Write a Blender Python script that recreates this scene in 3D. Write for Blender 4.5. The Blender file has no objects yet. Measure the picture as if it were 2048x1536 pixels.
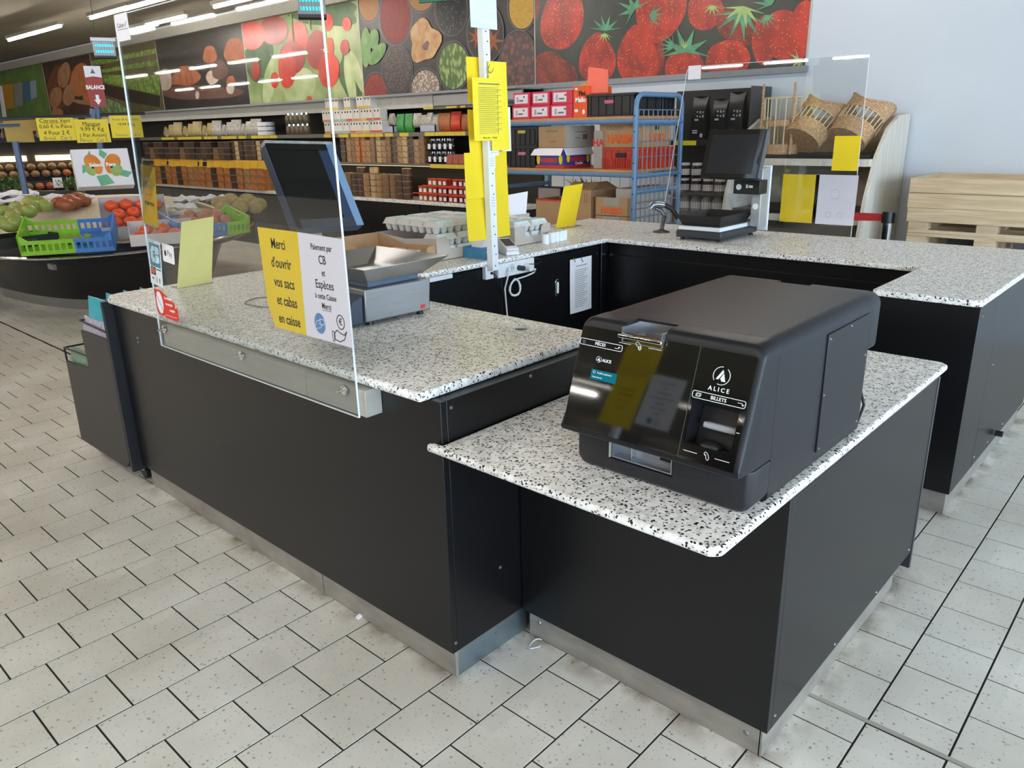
import bpy, bmesh, math, random
from mathutils import Vector, Matrix
random.seed(7)
sc = bpy.context.scene
COL = sc.collection
# ------------------------------------------------------------------ camera
CF, CR, CU, FPX, CH = ((0.69888681, 0.64314744, -0.31291947), (0.6722229, -0.74008565, -0.01973821), (0.24428179, 0.19655686, 0.94957454), 1545.3436, 1.54318)
cam = bpy.data.cameras.new('camera'); cam.sensor_width = 36; cam.lens = 36 * FPX / 2048
cam.clip_start = .02; cam.clip_end = 200
camo = bpy.data.objects.new('camera', cam); COL.objects.link(camo)
camo.matrix_world = Matrix(((CR[0], CU[0], -CF[0], 0), (CR[1], CU[1], -CF[1], 0), (CR[2], CU[2], -CF[2], CH), (0, 0, 0, 1)))
sc.camera = camo
# ------------------------------------------------------------------ world, daylight, exposure
wd = bpy.data.worlds.new('daylight'); sc.world = wd; wd.use_nodes = True
wd.node_tree.nodes['Background'].inputs[0].default_value = (.72, .84, 1, 1)
wd.node_tree.nodes['Background'].inputs[1].default_value = .35
sc.view_settings.view_transform = 'Standard'; sc.view_settings.look = 'None'
sc.view_settings.exposure = 0.12; sc.view_settings.gamma = 1; sc.view_settings.use_curve_mapping = False
def area(name, loc, rot, sx, sy, power, col):
    l = bpy.data.lights.new(name, 'AREA'); l.shape = 'RECTANGLE'; l.size = sx; l.size_y = sy
    l.energy = power; l.color = col
    o = bpy.data.objects.new(name, l); COL.objects.link(o); o.location = loc; o.rotation_euler = rot
    return o
# daylight through the shop windows in the right-hand wall (outside the glass, aimed inwards)
area('window_daylight', (1.0, -4.56, 1.55), (math.radians(90), 0, 0), 9.0, 2.3, 680, (.66, .83, 1))
area('added_fill_light', (-6.3, -4.56, 1.55), (math.radians(90), 0, 0), 5.2, 2.3, 330, (.66, .83, 1))  # added fill light, set outside windows that were added for it
# ------------------------------------------------------------------ helpers
def ray(u, v):
    a, b = u - 1024, v - 768
    return Vector([CF[i] * FPX + CR[i] * a - CU[i] * b for i in range(3)])
CAMP = Vector((0, 0, CH))
def atz(u, v, z): d = ray(u, v); return CAMP + d * ((z - CH) / d.z)
def atx(u, v, x): d = ray(u, v); return CAMP + d * (x / d.x)
def aty(u, v, y): d = ray(u, v); return CAMP + d * (y / d.y)
def atd(u, v, dist): d = ray(u, v); return CAMP + d * (dist / math.hypot(d.x, d.y))
def lin(h, a=1):
    h = h.lstrip('#'); c = [int(h[i:i + 2], 16) / 255 for i in (0, 2, 4)]
    return tuple([x / 12.92 if x <= .04045 else ((x + .055) / 1.055) ** 2.4 for x in c] + [a])
class MB:
    def __init__(s): s.v = []; s.f = []; s.m = []; s.mi = 0
    def add(s, v, f):
        o = len(s.v); s.v += [tuple(p) for p in v]; s.f += [[i + o for i in q] for q in f]; s.m += [s.mi] * len(f); return s
    def hexa(s, b, t):
        return s.add(list(b) + list(t), [[3, 2, 1, 0], [4, 5, 6, 7], [0, 1, 5, 4], [1, 2, 6, 5], [2, 3, 7, 6], [3, 0, 4, 7]])
    def box(s, x0, x1, y0, y1, z0, z1, t=0):
        return s.hexa([(x0, y0, z0), (x1, y0, z0), (x1, y1, z0), (x0, y1, z0)], [(x0 + t, y0 + t, z1), (x1 - t, y0 + t, z1), (x1 - t, y1 - t, z1), (x0 + t, y1 - t, z1)])
    def prism(s, poly, axis, a, b):
        n = len(poly)
        def P(p, h):
            if axis == 'z': return (p[0], p[1], h)
            if axis == 'y': return (p[0], h, p[1])
            return (h, p[0], p[1])
        return s.add([P(p, a) for p in poly] + [P(p, b) for p in poly], [list(range(n))[::-1], list(range(n, 2 * n))] + [[i, (i + 1) % n, n + (i + 1) % n, n + i] for i in range(n)])
    def cyl(s, p0, p1, r0, r1=None, n=12, caps=True):
        r1 = r0 if r1 is None else r1
        p0, p1 = Vector(p0), Vector(p1); d = (p1 - p0).normalized()
        a = d.orthogonal().normalized(); b = d.cross(a)
        ring = [a * math.cos(2 * math.pi * i / n) + b * math.sin(2 * math.pi * i / n) for i in range(n)]
        v = [p0 + q * r0 for q in ring] + [p1 + q * r1 for q in ring]
        f = [[i, (i + 1) % n, n + (i + 1) % n, n + i] for i in range(n)]
        if caps: f += [list(range(n))[::-1], list(range(n, 2 * n))]
        return s.add(v, f)
    def tube(s, pts, r, n=8, closed=False):
        pts = [Vector(p) for p in pts]; N = len(pts); v = []; a = None
        for i, p in enumerate(pts):
            if closed: t = pts[(i + 1) % N] - pts[i - 1]
            else: t = pts[min(i + 1, N - 1)] - pts[max(i - 1, 0)]
            t.normalize()
            a = t.orthogonal().normalized() if a is None else (a - t * a.dot(t)).normalized()
            b = t.cross(a)
            v += [p + (a * math.cos(2 * math.pi * k / n) + b * math.sin(2 * math.pi * k / n)) * r for k in range(n)]
        f = []
        for i in range(N if closed else N - 1):
            j = (i + 1) % N
            f += [[i * n + k, i * n + (k + 1) % n, j * n + (k + 1) % n, j * n + k] for k in range(n)]
        if not closed: f += [list(range(n))[::-1], [(N - 1) * n + k for k in range(n)]]
        return s.add(v, f)
    def lathe(s, prof, c=(0, 0, 0), n=16):
        v = []; f = []; m = len(prof)
        for r, z in prof:
            v += [(c[0] + r * math.cos(2 * math.pi * k / n), c[1] + r * math.sin(2 * math.pi * k / n), c[2] + z) for k in range(n)]
        for i in range(m - 1):
            f += [[i * n + k, i * n + (k + 1) % n, (i + 1) * n + (k + 1) % n, (i + 1) * n + k] for k in range(n)]
        f += [list(range(n))[::-1], [(m - 1) * n + k for k in range(n)]]
        return s.add(v, f)
    def ball(s, c, r, n=12, m=8):
        if not hasattr(r, '__len__'): r = (r, r, r)
        v = [(c[0], c[1], c[2] - r[2])]
        for j in range(1, m):
            t = -math.pi / 2 + math.pi * j / m
            v += [(c[0] + r[0] * math.cos(t) * math.cos(2 * math.pi * k / n), c[1] + r[1] * math.cos(t) * math.sin(2 * math.pi * k / n), c[2] + r[2] * math.sin(t)) for k in range(n)]
        v.append((c[0], c[1], c[2] + r[2])); f = []; L = len(v) - 1
        for k in range(n):
            f.append([0, 1 + (k + 1) % n, 1 + k]); f.append([L, L - n + k, L - n + (k + 1) % n])
        for j in range(m - 2):
            f += [[1 + j * n + k, 1 + j * n + (k + 1) % n, 1 + (j + 1) * n + (k + 1) % n, 1 + (j + 1) * n + k] for k in range(n)]
        return s.add(v, f)
    def loft(s, rings, caps=True):
        n = len(rings[0]); v = [p for r in rings for p in r]; f = []
        for i in range(len(rings) - 1):
            f += [[i * n + k, i * n + (k + 1) % n, (i + 1) * n + (k + 1) % n, (i + 1) * n + k] for k in range(n)]
        if caps: f += [list(range(n))[::-1], [(len(rings) - 1) * n + k for k in range(n)]]
        return s.add(v, f)
    def xf(s, M, i0=0):
        for i in range(i0, len(s.v)): s.v[i] = tuple(M @ Vector(s.v[i]))
        return s
ORD = ['first', 'second', 'third', 'fourth', 'fifth', 'sixth', 'seventh', 'eighth', 'ninth', 'tenth', 'eleventh', 'twelfth', 'thirteenth', 'fourteenth', 'fifteenth', 'sixteenth', 'seventeenth', 'eighteenth', 'nineteenth', 'twentieth'] + ['twenty-' + q for q in ('first', 'second', 'third', 'fourth', 'fifth', 'sixth', 'seventh', 'eighth', 'ninth')] + ['thirtieth', 'thirty-first', 'thirty-second', 'thirty-third', 'thirty-fourth', 'thirty-fifth']
WM = {}
def wm(o): return WM.get(o.name, Matrix()) if o is not None else Matrix()
def mesh(name, mb, mats, smooth=False):
    me = bpy.data.meshes.new(name); me.from_pydata(mb.v, [], mb.f)
    for m in (mats if isinstance(mats, (list, tuple)) else [mats]): me.materials.append(m)
    if any(mb.m): me.polygons.foreach_set('material_index', mb.m)
    bm = bmesh.new(); bm.from_mesh(me); bmesh.ops.recalc_face_normals(bm, faces=bm.faces); bm.to_mesh(me); bm.free()
    if smooth:
        me.polygons.foreach_set('use_smooth', [True] * len(me.polygons)); me.set_sharp_from_angle(angle=math.radians(38))
    return me
def obj(name, mb, mats, parent=None, smooth=False, bev=0, world=True, M=None, seg=2):
    """one mesh object; mesh given in world space unless world=False (then local to parent / M)"""
    if isinstance(mb, MB):
        if world and parent is not None: mb.xf(wm(parent).inverted())
        me = mesh(name, mb, mats, smooth or bev > 0)
    else: me = mb
    o = bpy.data.objects.new(name, me); COL.objects.link(o)
    if parent is not None: o.parent = parent
    ml = M if (M is not None and not world) else Matrix()
    if M is not None and world: ml = wm(parent).inverted() @ M
    o.matrix_local = ml
    WM[o.name] = wm(parent) @ ml
    if bev > 0:
        b = o.modifiers.new('bevel', 'BEVEL'); b.width = bev; b.segments = seg; b.limit_method = 'ANGLE'; b.angle_limit = math.radians(40)
    return o
def tag(o, label=None, cat=None, group=None, kind=None):
    if label: o['label'] = label
    if cat: o['category'] = cat
    if group: o['group'] = group
    if kind: o['kind'] = kind
    return o
def thing(name, label, cat, loc=(0, 0, 0), rz=0, group=None):
    o = bpy.data.objects.new(name, None); COL.objects.link(o); o.empty_display_size = .05
    o.location = loc; o.rotation_euler = (0, 0, rz)
    WM[o.name] = Matrix.Translation(Vector(loc)) @ Matrix.Rotation(rz, 4, 'Z')
    return tag(o, label, cat, group)
def dup(root, loc, rz=None, label=None, group=None, parent=None):
    c = root.copy(); COL.objects.link(c); c.parent = parent
    c.location = loc
    if rz is not None: c.rotation_euler = (0, 0, rz)
    WM[c.name] = Matrix.Translation(Vector(loc)) @ Matrix.Rotation(c.rotation_euler[2], 4, 'Z')
    if label: c['label'] = label
    if group: c['group'] = group
    def rec(a, b):
        for ch in [q for q in bpy.data.objects if q.parent == a]:
            d = ch.copy(); COL.objects.link(d); d.parent = b; rec(ch, d)
    rec(root, c)
    return c
def struct(name, mb, mats, **k):
    o = obj(name, mb, mats, **k); o['kind'] = 'structure'; return o
def cut(o, cutter):
    """mesh-level boolean difference; the cutter is a temporary mesh and is removed"""
    c = bpy.data.objects.new('tmp', mesh('tmp', cutter, [], False)); COL.objects.link(c)
    c.matrix_world = Matrix()
    o2 = bpy.data.objects.new('tmp2', o.data); COL.objects.link(o2)
    o2.matrix_world = WM[o.name]
    md = o2.modifiers.new('b', 'BOOLEAN'); md.object = c; md.operation = 'DIFFERENCE'; md.solver = 'EXACT'
    bpy.context.view_layer.update()
    me = bpy.data.meshes.new_from_object(o2.evaluated_get(bpy.context.evaluated_depsgraph_get()))
    o.data = me; bpy.data.objects.remove(o2); bpy.data.objects.remove(c)
def frm(o, ux, uy):
    ux = Vector(ux).normalized(); uy = Vector(uy).normalized(); n = ux.cross(uy)
    return Matrix(((ux[0], uy[0], n[0], o[0]), (ux[1], uy[1], n[1], o[1]), (ux[2], uy[2], n[2], o[2]), (0, 0, 0, 1)))
def fx(x, y, z): return frm((x, y, z), (0, -1, 0), (0, 0, 1))      # a print that faces the -x side
def fy(x, y, z): return frm((x, y, z), (1, 0, 0), (0, 0, 1))       # a print that faces the -y side
_tc = {}
def txtmesh(s, size, mat, align='CENTER', bold=0):
    k = (s, size, mat.name, align, bold)
    if k in _tc: return _tc[k]
    c = bpy.data.curves.new('lettering', 'FONT'); c.body = s; c.size = size; c.align_x = align; c.align_y = 'CENTER'
    c.extrude = .0003; c.offset = bold; c.resolution_u = 3
    o = bpy.data.objects.new('tmp', c); COL.objects.link(o)
    bpy.context.view_layer.update()
    me = bpy.data.meshes.new_from_object(o.evaluated_get(bpy.context.evaluated_depsgraph_get()))
    bpy.data.objects.remove(o); bpy.data.curves.remove(c)
    me.name = 'lettering'; me.materials.clear(); me.materials.append(mat); _tc[k] = me
    return me
def text(parent, s, size, mat, M, dx=0, dy=0, align='CENTER', bold=0, sx=1, rot=0, name='lettering', off=.0006):
    me = txtmesh(s, size, mat, align, bold)
    return obj(name, me, mat, parent, M=M @ Matrix.Translation((dx, dy, off)) @ Matrix.Rotation(rot, 4, 'Z') @ Matrix.Diagonal((sx, 1, 1, 1)))
def plate(mb, pts, z0=0, z1=.0006): return mb.prism(pts, 'z', z0, z1)
def rect(x0, x1, y0, y1): return [(x0, y0), (x1, y0), (x1, y1), (x0, y1)]
def rrect(x0, x1, y0, y1, r, n=5):
    p = []
    for cx, cy, a in ((x1 - r, y0 + r, -90), (x1 - r, y1 - r, 0), (x0 + r, y1 - r, 90), (x0 + r, y0 + r, 180)):
        p += [(cx + r * math.cos(math.radians(a + 90 * i / n)), cy + r * math.sin(math.radians(a + 90 * i / n))) for i in range(n + 1)]
    return p
def oval(cx, cy, rx, ry=None, n=20, a0=0):
    ry = rx if ry is None else ry
    return [(cx + rx * math.cos(a0 + 2 * math.pi * i / n), cy + ry * math.sin(a0 + 2 * math.pi * i / n)) for i in range(n)]
def band(mb, pts, w, z0=0, z1=.0006, closed=False):
    """flat line of width w along pts"""
    N = len(pts)
    for i in range(N if closed else N - 1):
        a = Vector(pts[i]).to_2d(); b = Vector(pts[(i + 1) % N]).to_2d(); d = b - a
        if d.length < 1e-7: continue
        d.normalize(); q = Vector((-d.y, d.x)) * w / 2; e = d * w * .3
        plate(mb, [(a - e - q)[:], (b + e - q)[:], (b + e + q)[:], (a - e + q)[:]], z0, z1)
    return mb
# note: meshes passed with M are in the plane's own space
def pobj(name, mb, mat, parent, M, smooth=False, bev=0):
    me = mesh(name, mb, mat, smooth or bev > 0)
    return obj(name, me, mat, parent, M=M, bev=bev)
def prints(name, parent, M, mat, polys=(), lines=(), z0=0, z1=.0006):
    mb = MB()
    for p in polys: plate(mb, p, z0, z1)
    for pts, w, cl in lines: band(mb, pts, w, z0, z1, cl)
    return pobj(name, mb, mat, parent, M)
# ------------------------------------------------------------------ materials
def nodes(name):
    m = bpy.data.materials.new(name); m.use_nodes = True; nt = m.node_tree
    return m, nt, nt.nodes['Principled BSDF']
def N(nt, t, **k):
    n = nt.nodes.new(t)
    for a, b in k.items():
        if a in n.inputs.keys() if isinstance(a, str) else False: n.inputs[a].default_value = b
        else: setattr(n, a, b)
    return n
def pm(name, col, rough=.5, metal=0, var=.06, scale=14, bump=0, bscale=60, spec=.5, col2=None, coat=0, emit=None, es=1, alpha=None, stretch=None, trans=0):
    m, nt, b = nodes(name); c = lin(col)
    b.inputs['Roughness'].default_value = rough; b.inputs['Metallic'].default_value = metal
    b.inputs['Specular IOR Level'].default_value = spec
    if coat: b.inputs['Coat Weight'].default_value = coat; b.inputs['Coat Roughness'].default_value = .05
    tc = N(nt, 'ShaderNodeTexCoord'); mp = N(nt, 'ShaderNodeMapping'); nt.links.new(tc.outputs['Object'], mp.inputs[0])
    if stretch: mp.inputs['Scale'].default_value = stretch
    no = N(nt, 'ShaderNodeTexNoise'); no.inputs['Scale'].default_value = scale; no.inputs['Detail'].default_value = 4
    nt.links.new(mp.outputs[0], no.inputs[0])
    r = N(nt, 'ShaderNodeValToRGB'); r.color_ramp.elements[0].position = .3; r.color_ramp.elements[1].position = .72
    c2 = lin(col2) if col2 else tuple(min(1, x * (1 + var)) for x in c[:3]) + (1,)
    c1 = c if col2 else tuple(x * (1 - var) for x in c[:3]) + (1,)
    r.color_ramp.elements[0].color = c1; r.color_ramp.elements[1].color = c2
    nt.links.new(no.outputs[0], r.inputs[0]); nt.links.new(r.outputs[0], b.inputs['Base Color'])
    if bump:
        n2 = N(nt, 'ShaderNodeTexNoise'); n2.inputs['Scale'].default_value = bscale; nt.links.new(mp.outputs[0], n2.inputs[0])
        bp = N(nt, 'ShaderNodeBump'); bp.inputs['Strength'].default_value = bump; bp.inputs['Distance'].default_value = .01
        nt.links.new(n2.outputs[0], bp.inputs['Height']); nt.links.new(bp.outputs[0], b.inputs['Normal'])
    if emit: b.inputs['Emission Color'].default_value = lin(emit); b.inputs['Emission Strength'].default_value = es
    if trans: b.inputs['Transmission Weight'].default_value = trans
    return m
def dots(name, base, dot, scale, thr=.5, rough=.5, soft=.05, keep=1.0, base2=None, stretch=None, bump=0):
    """procedural cells: dot-coloured blobs on a base, used for seeds, speckles, grains"""
    m, nt, b = nodes(name); b.inputs['Roughness'].default_value = rough
    tc = N(nt, 'ShaderNodeTexCoord'); mp = N(nt, 'ShaderNodeMapping'); nt.links.new(tc.outputs['Object'], mp.inputs[0])
    if stretch: mp.inputs['Scale'].default_value = stretch
    vo = N(nt, 'ShaderNodeTexVoronoi'); vo.inputs['Scale'].default_value = scale; nt.links.new(mp.outputs[0], vo.inputs['Vector'])
    mr = N(nt, 'ShaderNodeMapRange'); mr.inputs['From Min'].default_value = thr - soft; mr.inputs['From Max'].default_value = thr + soft
    mr.inputs['To Min'].default_value = 1; mr.inputs['To Max'].default_value = 0
    nt.links.new(vo.outputs['Distance'], mr.inputs['Value'])
    no = N(nt, 'ShaderNodeTexNoise'); no.inputs['Scale'].default_value = scale * .15; nt.links.new(mp.outputs[0], no.inputs[0])
    r = N(nt, 'ShaderNodeValToRGB'); r.color_ramp.elements[0].position = .35; r.color_ramp.elements[1].position = .65
    r.color_ramp.elements[0].color = lin(base); r.color_ramp.elements[1].color = lin(base2 or base); nt.links.new(no.outputs[0], r.inputs[0])
    mx = N(nt, 'ShaderNodeMix', data_type='RGBA'); mx.inputs[7].default_value = lin(dot)
    nt.links.new(r.outputs[0], mx.inputs[6])
    if keep < 1:
        sp = N(nt, 'ShaderNodeSeparateColor'); nt.links.new(vo.outputs['Color'], sp.inputs[0])
        lt = N(nt, 'ShaderNodeMath', operation='LESS_THAN'); lt.inputs[1].default_value = keep; nt.links.new(sp.outputs[0], lt.inputs[0])
        mu = N(nt, 'ShaderNodeMath', operation='MULTIPLY'); nt.links.new(lt.outputs[0], mu.inputs[0]); nt.links.new(mr.outputs[0], mu.inputs[1])
        nt.links.new(mu.outputs[0], mx.inputs[0])
    else: nt.links.new(mr.outputs[0], mx.inputs[0])
    nt.links.new(mx.outputs[2], b.inputs['Base Color'])
    return m
def glass(name, tint, gl=1.0, base=.0, rough=.02):
    """clear acrylic sheet: transparent with a fresnel reflection"""
    m = bpy.data.materials.new(name); m.use_nodes = True; nt = m.node_tree; nt.nodes.clear()
    out = N(nt, 'ShaderNodeOutputMaterial'); tr = N(nt, 'ShaderNodeBsdfTransparent'); tr.inputs[0].default_value = lin(tint)
    g = N(nt, 'ShaderNodeBsdfGlossy'); g.inputs['Roughness'].default_value = rough
    lw = N(nt, 'ShaderNodeLayerWeight'); lw.inputs[0].default_value = .5
    pw = N(nt, 'ShaderNodeMath', operation='POWER'); pw.inputs[1].default_value = 5; nt.links.new(lw.outputs['Facing'], pw.inputs[0])
    ma = N(nt, 'ShaderNodeMath', operation='MULTIPLY_ADD'); ma.inputs[1].default_value = .96 * gl; ma.inputs[2].default_value = .04 * gl + base
    mx = N(nt, 'ShaderNodeMixShader'); nt.links.new(pw.outputs[0], ma.inputs[0]); nt.links.new(ma.outputs[0], mx.inputs[0])
    nt.links.new(tr.outputs[0], mx.inputs[1]); nt.links.new(g.outputs[0], mx.inputs[2]); nt.links.new(mx.outputs[0], out.inputs[0])
    return m
def emis(name, col, s):
    m = bpy.data.materials.new(name); m.use_nodes = True; nt = m.node_tree; nt.nodes.clear()
    out = N(nt, 'ShaderNodeOutputMaterial'); e = N(nt, 'ShaderNodeEmission'); e.inputs[0].default_value = lin(col); e.inputs[1].default_value = s
    nt.links.new(e.outputs[0], out.inputs[0]); return m
def terrazzo(name):
    m, nt, b = nodes(name); b.inputs['Roughness'].default_value = .36; b.inputs['Specular IOR Level'].default_value = .4
    ge = N(nt, 'ShaderNodeNewGeometry')
    dn = N(nt, 'ShaderNodeTexNoise'); dn.inputs['Scale'].default_value = 90; nt.links.new(ge.outputs['Position'], dn.inputs[0])
    ad = N(nt, 'ShaderNodeVectorMath', operation='MULTIPLY_ADD'); ad.inputs[1].default_value = (.012, .012, .012)
    nt.links.new(dn.outputs['Color'], ad.inputs[0]); nt.links.new(ge.outputs['Position'], ad.inputs[2])
    base = None
    def chips(scale, keep, thr, col, prev, chan):
        vo = N(nt, 'ShaderNodeTexVoronoi'); vo.inputs['Scale'].default_value = scale; vo.inputs['Randomness'].default_value = 1; nt.links.new(ad.outputs[0], vo.inputs['Vector'])
        sp = N(nt, 'ShaderNodeSeparateColor'); nt.links.new(vo.outputs['Color'], sp.inputs[0])
        lt = N(nt, 'ShaderNodeMath', operation='LESS_THAN'); lt.inputs[1].default_value = keep; nt.links.new(sp.outputs[chan], lt.inputs[0])
        l2 = N(nt, 'ShaderNodeMath', operation='LESS_THAN'); l2.inputs[1].default_value = thr; nt.links.new(vo.outputs['Distance'], l2.inputs[0])
        mu = N(nt, 'ShaderNodeMath', operation='MULTIPLY'); nt.links.new(lt.outputs[0], mu.inputs[0]); nt.links.new(l2.outputs[0], mu.inputs[1])
        mx = N(nt, 'ShaderNodeMix', data_type='RGBA'); mx.inputs[7].default_value = lin(col)
        nt.links.new(mu.outputs[0], mx.inputs[0]); nt.links.new(prev, mx.inputs[6]); return mx.outputs[2]
    no = N(nt, 'ShaderNodeTexNoise'); no.inputs['Scale'].default_value = 40; nt.links.new(ge.outputs['Position'], no.inputs[0])
    r = N(nt, 'ShaderNodeValToRGB'); r.color_ramp.elements[0].color = lin('#e2dfdb'); r.color_ramp.elements[1].color = lin('#fbfaf8')
    r.color_ramp.elements[0].position = .35; r.color_ramp.elements[1].position = .6; nt.links.new(no.outputs[0], r.inputs[0])
    o = chips(140, .16, .45, '#b5b3b0', r.outputs[0], 0)
    o = chips(108, .29, .39, '#16161a', o, 1)
    o = chips(170, .13, .46, '#2a2a2d', o, 2)
    nt.links.new(o, b.inputs['Base Color'])
    return m
def tilemat(name):
    m, nt, b = nodes(name); b.inputs['Roughness'].default_value = .34; b.inputs['Specular IOR Level'].default_value = .45
    ge = N(nt, 'ShaderNodeNewGeometry')
    fl = N(nt, 'ShaderNodeVectorMath', operation='SNAP'); fl.inputs[1].default_value = (.1985, .1985, 1); nt.links.new(ge.outputs['Position'], fl.inputs[0])
    wn = N(nt, 'ShaderNodeTexWhiteNoise'); nt.links.new(fl.outputs[0], wn.inputs['Vector'])
    no = N(nt, 'ShaderNodeTexNoise'); no.inputs['Scale'].default_value = 2.2; no.inputs['Detail'].default_value = 5; nt.links.new(ge.outputs['Position'], no.inputs[0])
    r = N(nt, 'ShaderNodeValToRGB'); r.color_ramp.elements[0].color = lin('#cbc6bb'); r.color_ramp.elements[1].color = lin('#e0ddd5')
    r.color_ramp.elements[0].position = .35; r.color_ramp.elements[1].position = .65; nt.links.new(no.outputs[0], r.inputs[0])
    def spots(scale, keep, thr, col, prev, chan, amt):
        vo = N(nt, 'ShaderNodeTexVoronoi'); vo.inputs['Scale'].default_value = scale; nt.links.new(ge.outputs['Position'], vo.inputs['Vector'])
        sp = N(nt, 'ShaderNodeSeparateColor'); nt.links.new(vo.outputs['Color'], sp.inputs[0])
        lt = N(nt, 'ShaderNodeMath', operation='LESS_THAN'); lt.inputs[1].default_value = keep; nt.links.new(sp.outputs[chan], lt.inputs[0])
        mr = N(nt, 'ShaderNodeMapRange'); mr.inputs['From Min'].default_value = thr; mr.inputs['From Max'].default_value = thr * .55
        mr.inputs['To Min'].default_value = 0; mr.inputs['To Max'].default_value = amt
        nt.links.new(vo.outputs['Distance'], mr.inputs['Value'])
        mu = N(nt, 'ShaderNodeMath', operation='MULTIPLY'); nt.links.new(lt.outputs[0], mu.inputs[0]); nt.links.new(mr.outputs[0], mu.inputs[1])
        mx = N(nt, 'ShaderNodeMix', data_type='RGBA'); mx.inputs[7].default_value = lin(col)
        nt.links.new(mu.outputs[0], mx.inputs[0]); nt.links.new(prev, mx.inputs[6]); return mx.outputs[2]
    o = spots(52, .34, .25, '#8b8375', r.outputs[0], 0, .8)
    o = spots(38, .14, .17, '#8a6a4a', o, 1, .7)
    o = spots(90, .2, .28, '#9a9488', o, 2, .6)
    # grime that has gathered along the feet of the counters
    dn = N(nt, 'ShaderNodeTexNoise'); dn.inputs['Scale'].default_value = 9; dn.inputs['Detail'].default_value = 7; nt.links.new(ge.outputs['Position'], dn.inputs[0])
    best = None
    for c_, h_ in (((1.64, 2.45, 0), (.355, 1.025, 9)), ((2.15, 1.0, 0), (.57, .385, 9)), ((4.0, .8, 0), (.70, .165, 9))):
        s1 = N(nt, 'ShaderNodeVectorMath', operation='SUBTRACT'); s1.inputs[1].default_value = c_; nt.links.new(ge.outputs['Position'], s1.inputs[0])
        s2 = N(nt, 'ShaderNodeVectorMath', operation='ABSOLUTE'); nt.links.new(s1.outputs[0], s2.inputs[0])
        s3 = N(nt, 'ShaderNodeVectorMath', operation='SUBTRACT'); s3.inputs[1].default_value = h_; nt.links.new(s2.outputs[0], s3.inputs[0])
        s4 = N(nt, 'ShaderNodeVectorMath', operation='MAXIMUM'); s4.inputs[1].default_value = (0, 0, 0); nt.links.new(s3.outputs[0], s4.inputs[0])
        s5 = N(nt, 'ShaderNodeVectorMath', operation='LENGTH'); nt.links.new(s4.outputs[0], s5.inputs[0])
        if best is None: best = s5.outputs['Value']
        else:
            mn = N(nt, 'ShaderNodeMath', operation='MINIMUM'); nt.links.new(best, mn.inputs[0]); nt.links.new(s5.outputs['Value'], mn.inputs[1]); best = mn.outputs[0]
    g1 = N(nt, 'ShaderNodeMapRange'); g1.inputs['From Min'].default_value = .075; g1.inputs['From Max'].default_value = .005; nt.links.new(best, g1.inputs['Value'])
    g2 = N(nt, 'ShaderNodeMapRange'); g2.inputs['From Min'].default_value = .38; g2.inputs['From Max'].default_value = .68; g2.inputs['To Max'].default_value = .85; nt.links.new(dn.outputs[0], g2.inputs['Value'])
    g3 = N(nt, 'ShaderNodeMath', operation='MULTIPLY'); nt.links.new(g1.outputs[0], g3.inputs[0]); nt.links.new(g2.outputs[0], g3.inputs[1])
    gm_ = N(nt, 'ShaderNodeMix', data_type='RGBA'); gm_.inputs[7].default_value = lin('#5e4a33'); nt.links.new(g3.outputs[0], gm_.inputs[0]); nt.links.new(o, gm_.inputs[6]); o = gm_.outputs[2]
    hs = N(nt, 'ShaderNodeHueSaturation'); nt.links.new(o, hs.inputs['Color'])
    mr = N(nt, 'ShaderNodeMapRange'); mr.inputs['To Min'].default_value = .95; mr.inputs['To Max'].default_value = 1.04; nt.links.new(wn.outputs['Value'], mr.inputs['Value'])
    nt.links.new(mr.outputs[0], hs.inputs['Value']); nt.links.new(hs.outputs[0], b.inputs['Base Color'])
    return m
def woodmat(name, c1, c2, scale=3, stretch=(1, 14, 14), rough=.6):
    m, nt, b = nodes(name); b.inputs['Roughness'].default_value = rough
    tc = N(nt, 'ShaderNodeTexCoord'); mp = N(nt, 'ShaderNodeMapping'); mp.inputs['Scale'].default_value = stretch; nt.links.new(tc.outputs['Object'], mp.inputs[0])
    no = N(nt, 'ShaderNodeTexNoise'); no.inputs['Scale'].default_value = scale; no.inputs['Detail'].default_value = 6; no.inputs['Distortion'].default_value = .6
    nt.links.new(mp.outputs[0], no.inputs[0])
    r = N(nt, 'ShaderNodeValToRGB'); r.color_ramp.elements[0].color = lin(c1); r.color_ramp.elements[1].color = lin(c2)
    r.color_ramp.elements[0].position = .3; r.color_ramp.elements[1].position = .7; nt.links.new(no.outputs[0], r.inputs[0]); nt.links.new(r.outputs[0], b.inputs['Base Color'])
    return m
T = {}
T['terrazzo'] = terrazzo('terrazzo'); T['tile'] = tilemat('floor_tile')
T['grout'] = pm('grout', '#211d18', .9, var=.3, scale=6)
T['black'] = pm('black_laminate', '#0d0d10', .34, var=.12, scale=3, spec=.42)
T['blackin'] = pm('black_board', '#0d0d10', .5, var=.15, scale=4)
T['steel'] = pm('brushed_steel', '#8e8e8e', .36, metal=.85, var=.06, scale=6, stretch=(1, 1, 22))
T['kick'] = pm('kick_steel', '#a39d95', .45, metal=.55, var=.18, scale=5, stretch=(1.5, 1.5, 4))
T['chrome'] = pm('chrome', '#d8dadc', .12, metal=1, var=.03)
T['plexi'] = glass('acrylic_sheet', '#f4f6f6', 1.0, .015)
T['plexiedge'] = pm('acrylic_edge', '#dfe6ea', .2, var=.03, emit=None, spec=.6)
T['film'] = glass('clear_film', '#fbfbfc', .8, .01, .08)
T['yellow'] = pm('yellow_paper', '#f0d21e', .75, var=.03, scale=5)
T['yellow2'] = pm('pale_yellow_paper', '#f8ef92', .75, var=.03, scale=5)
T['white'] = pm('white_paper', '#eceaf0', .75, var=.02, scale=4)
T['ink'] = pm('black_ink', '#1a1a1a', .8, var=.1)
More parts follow.
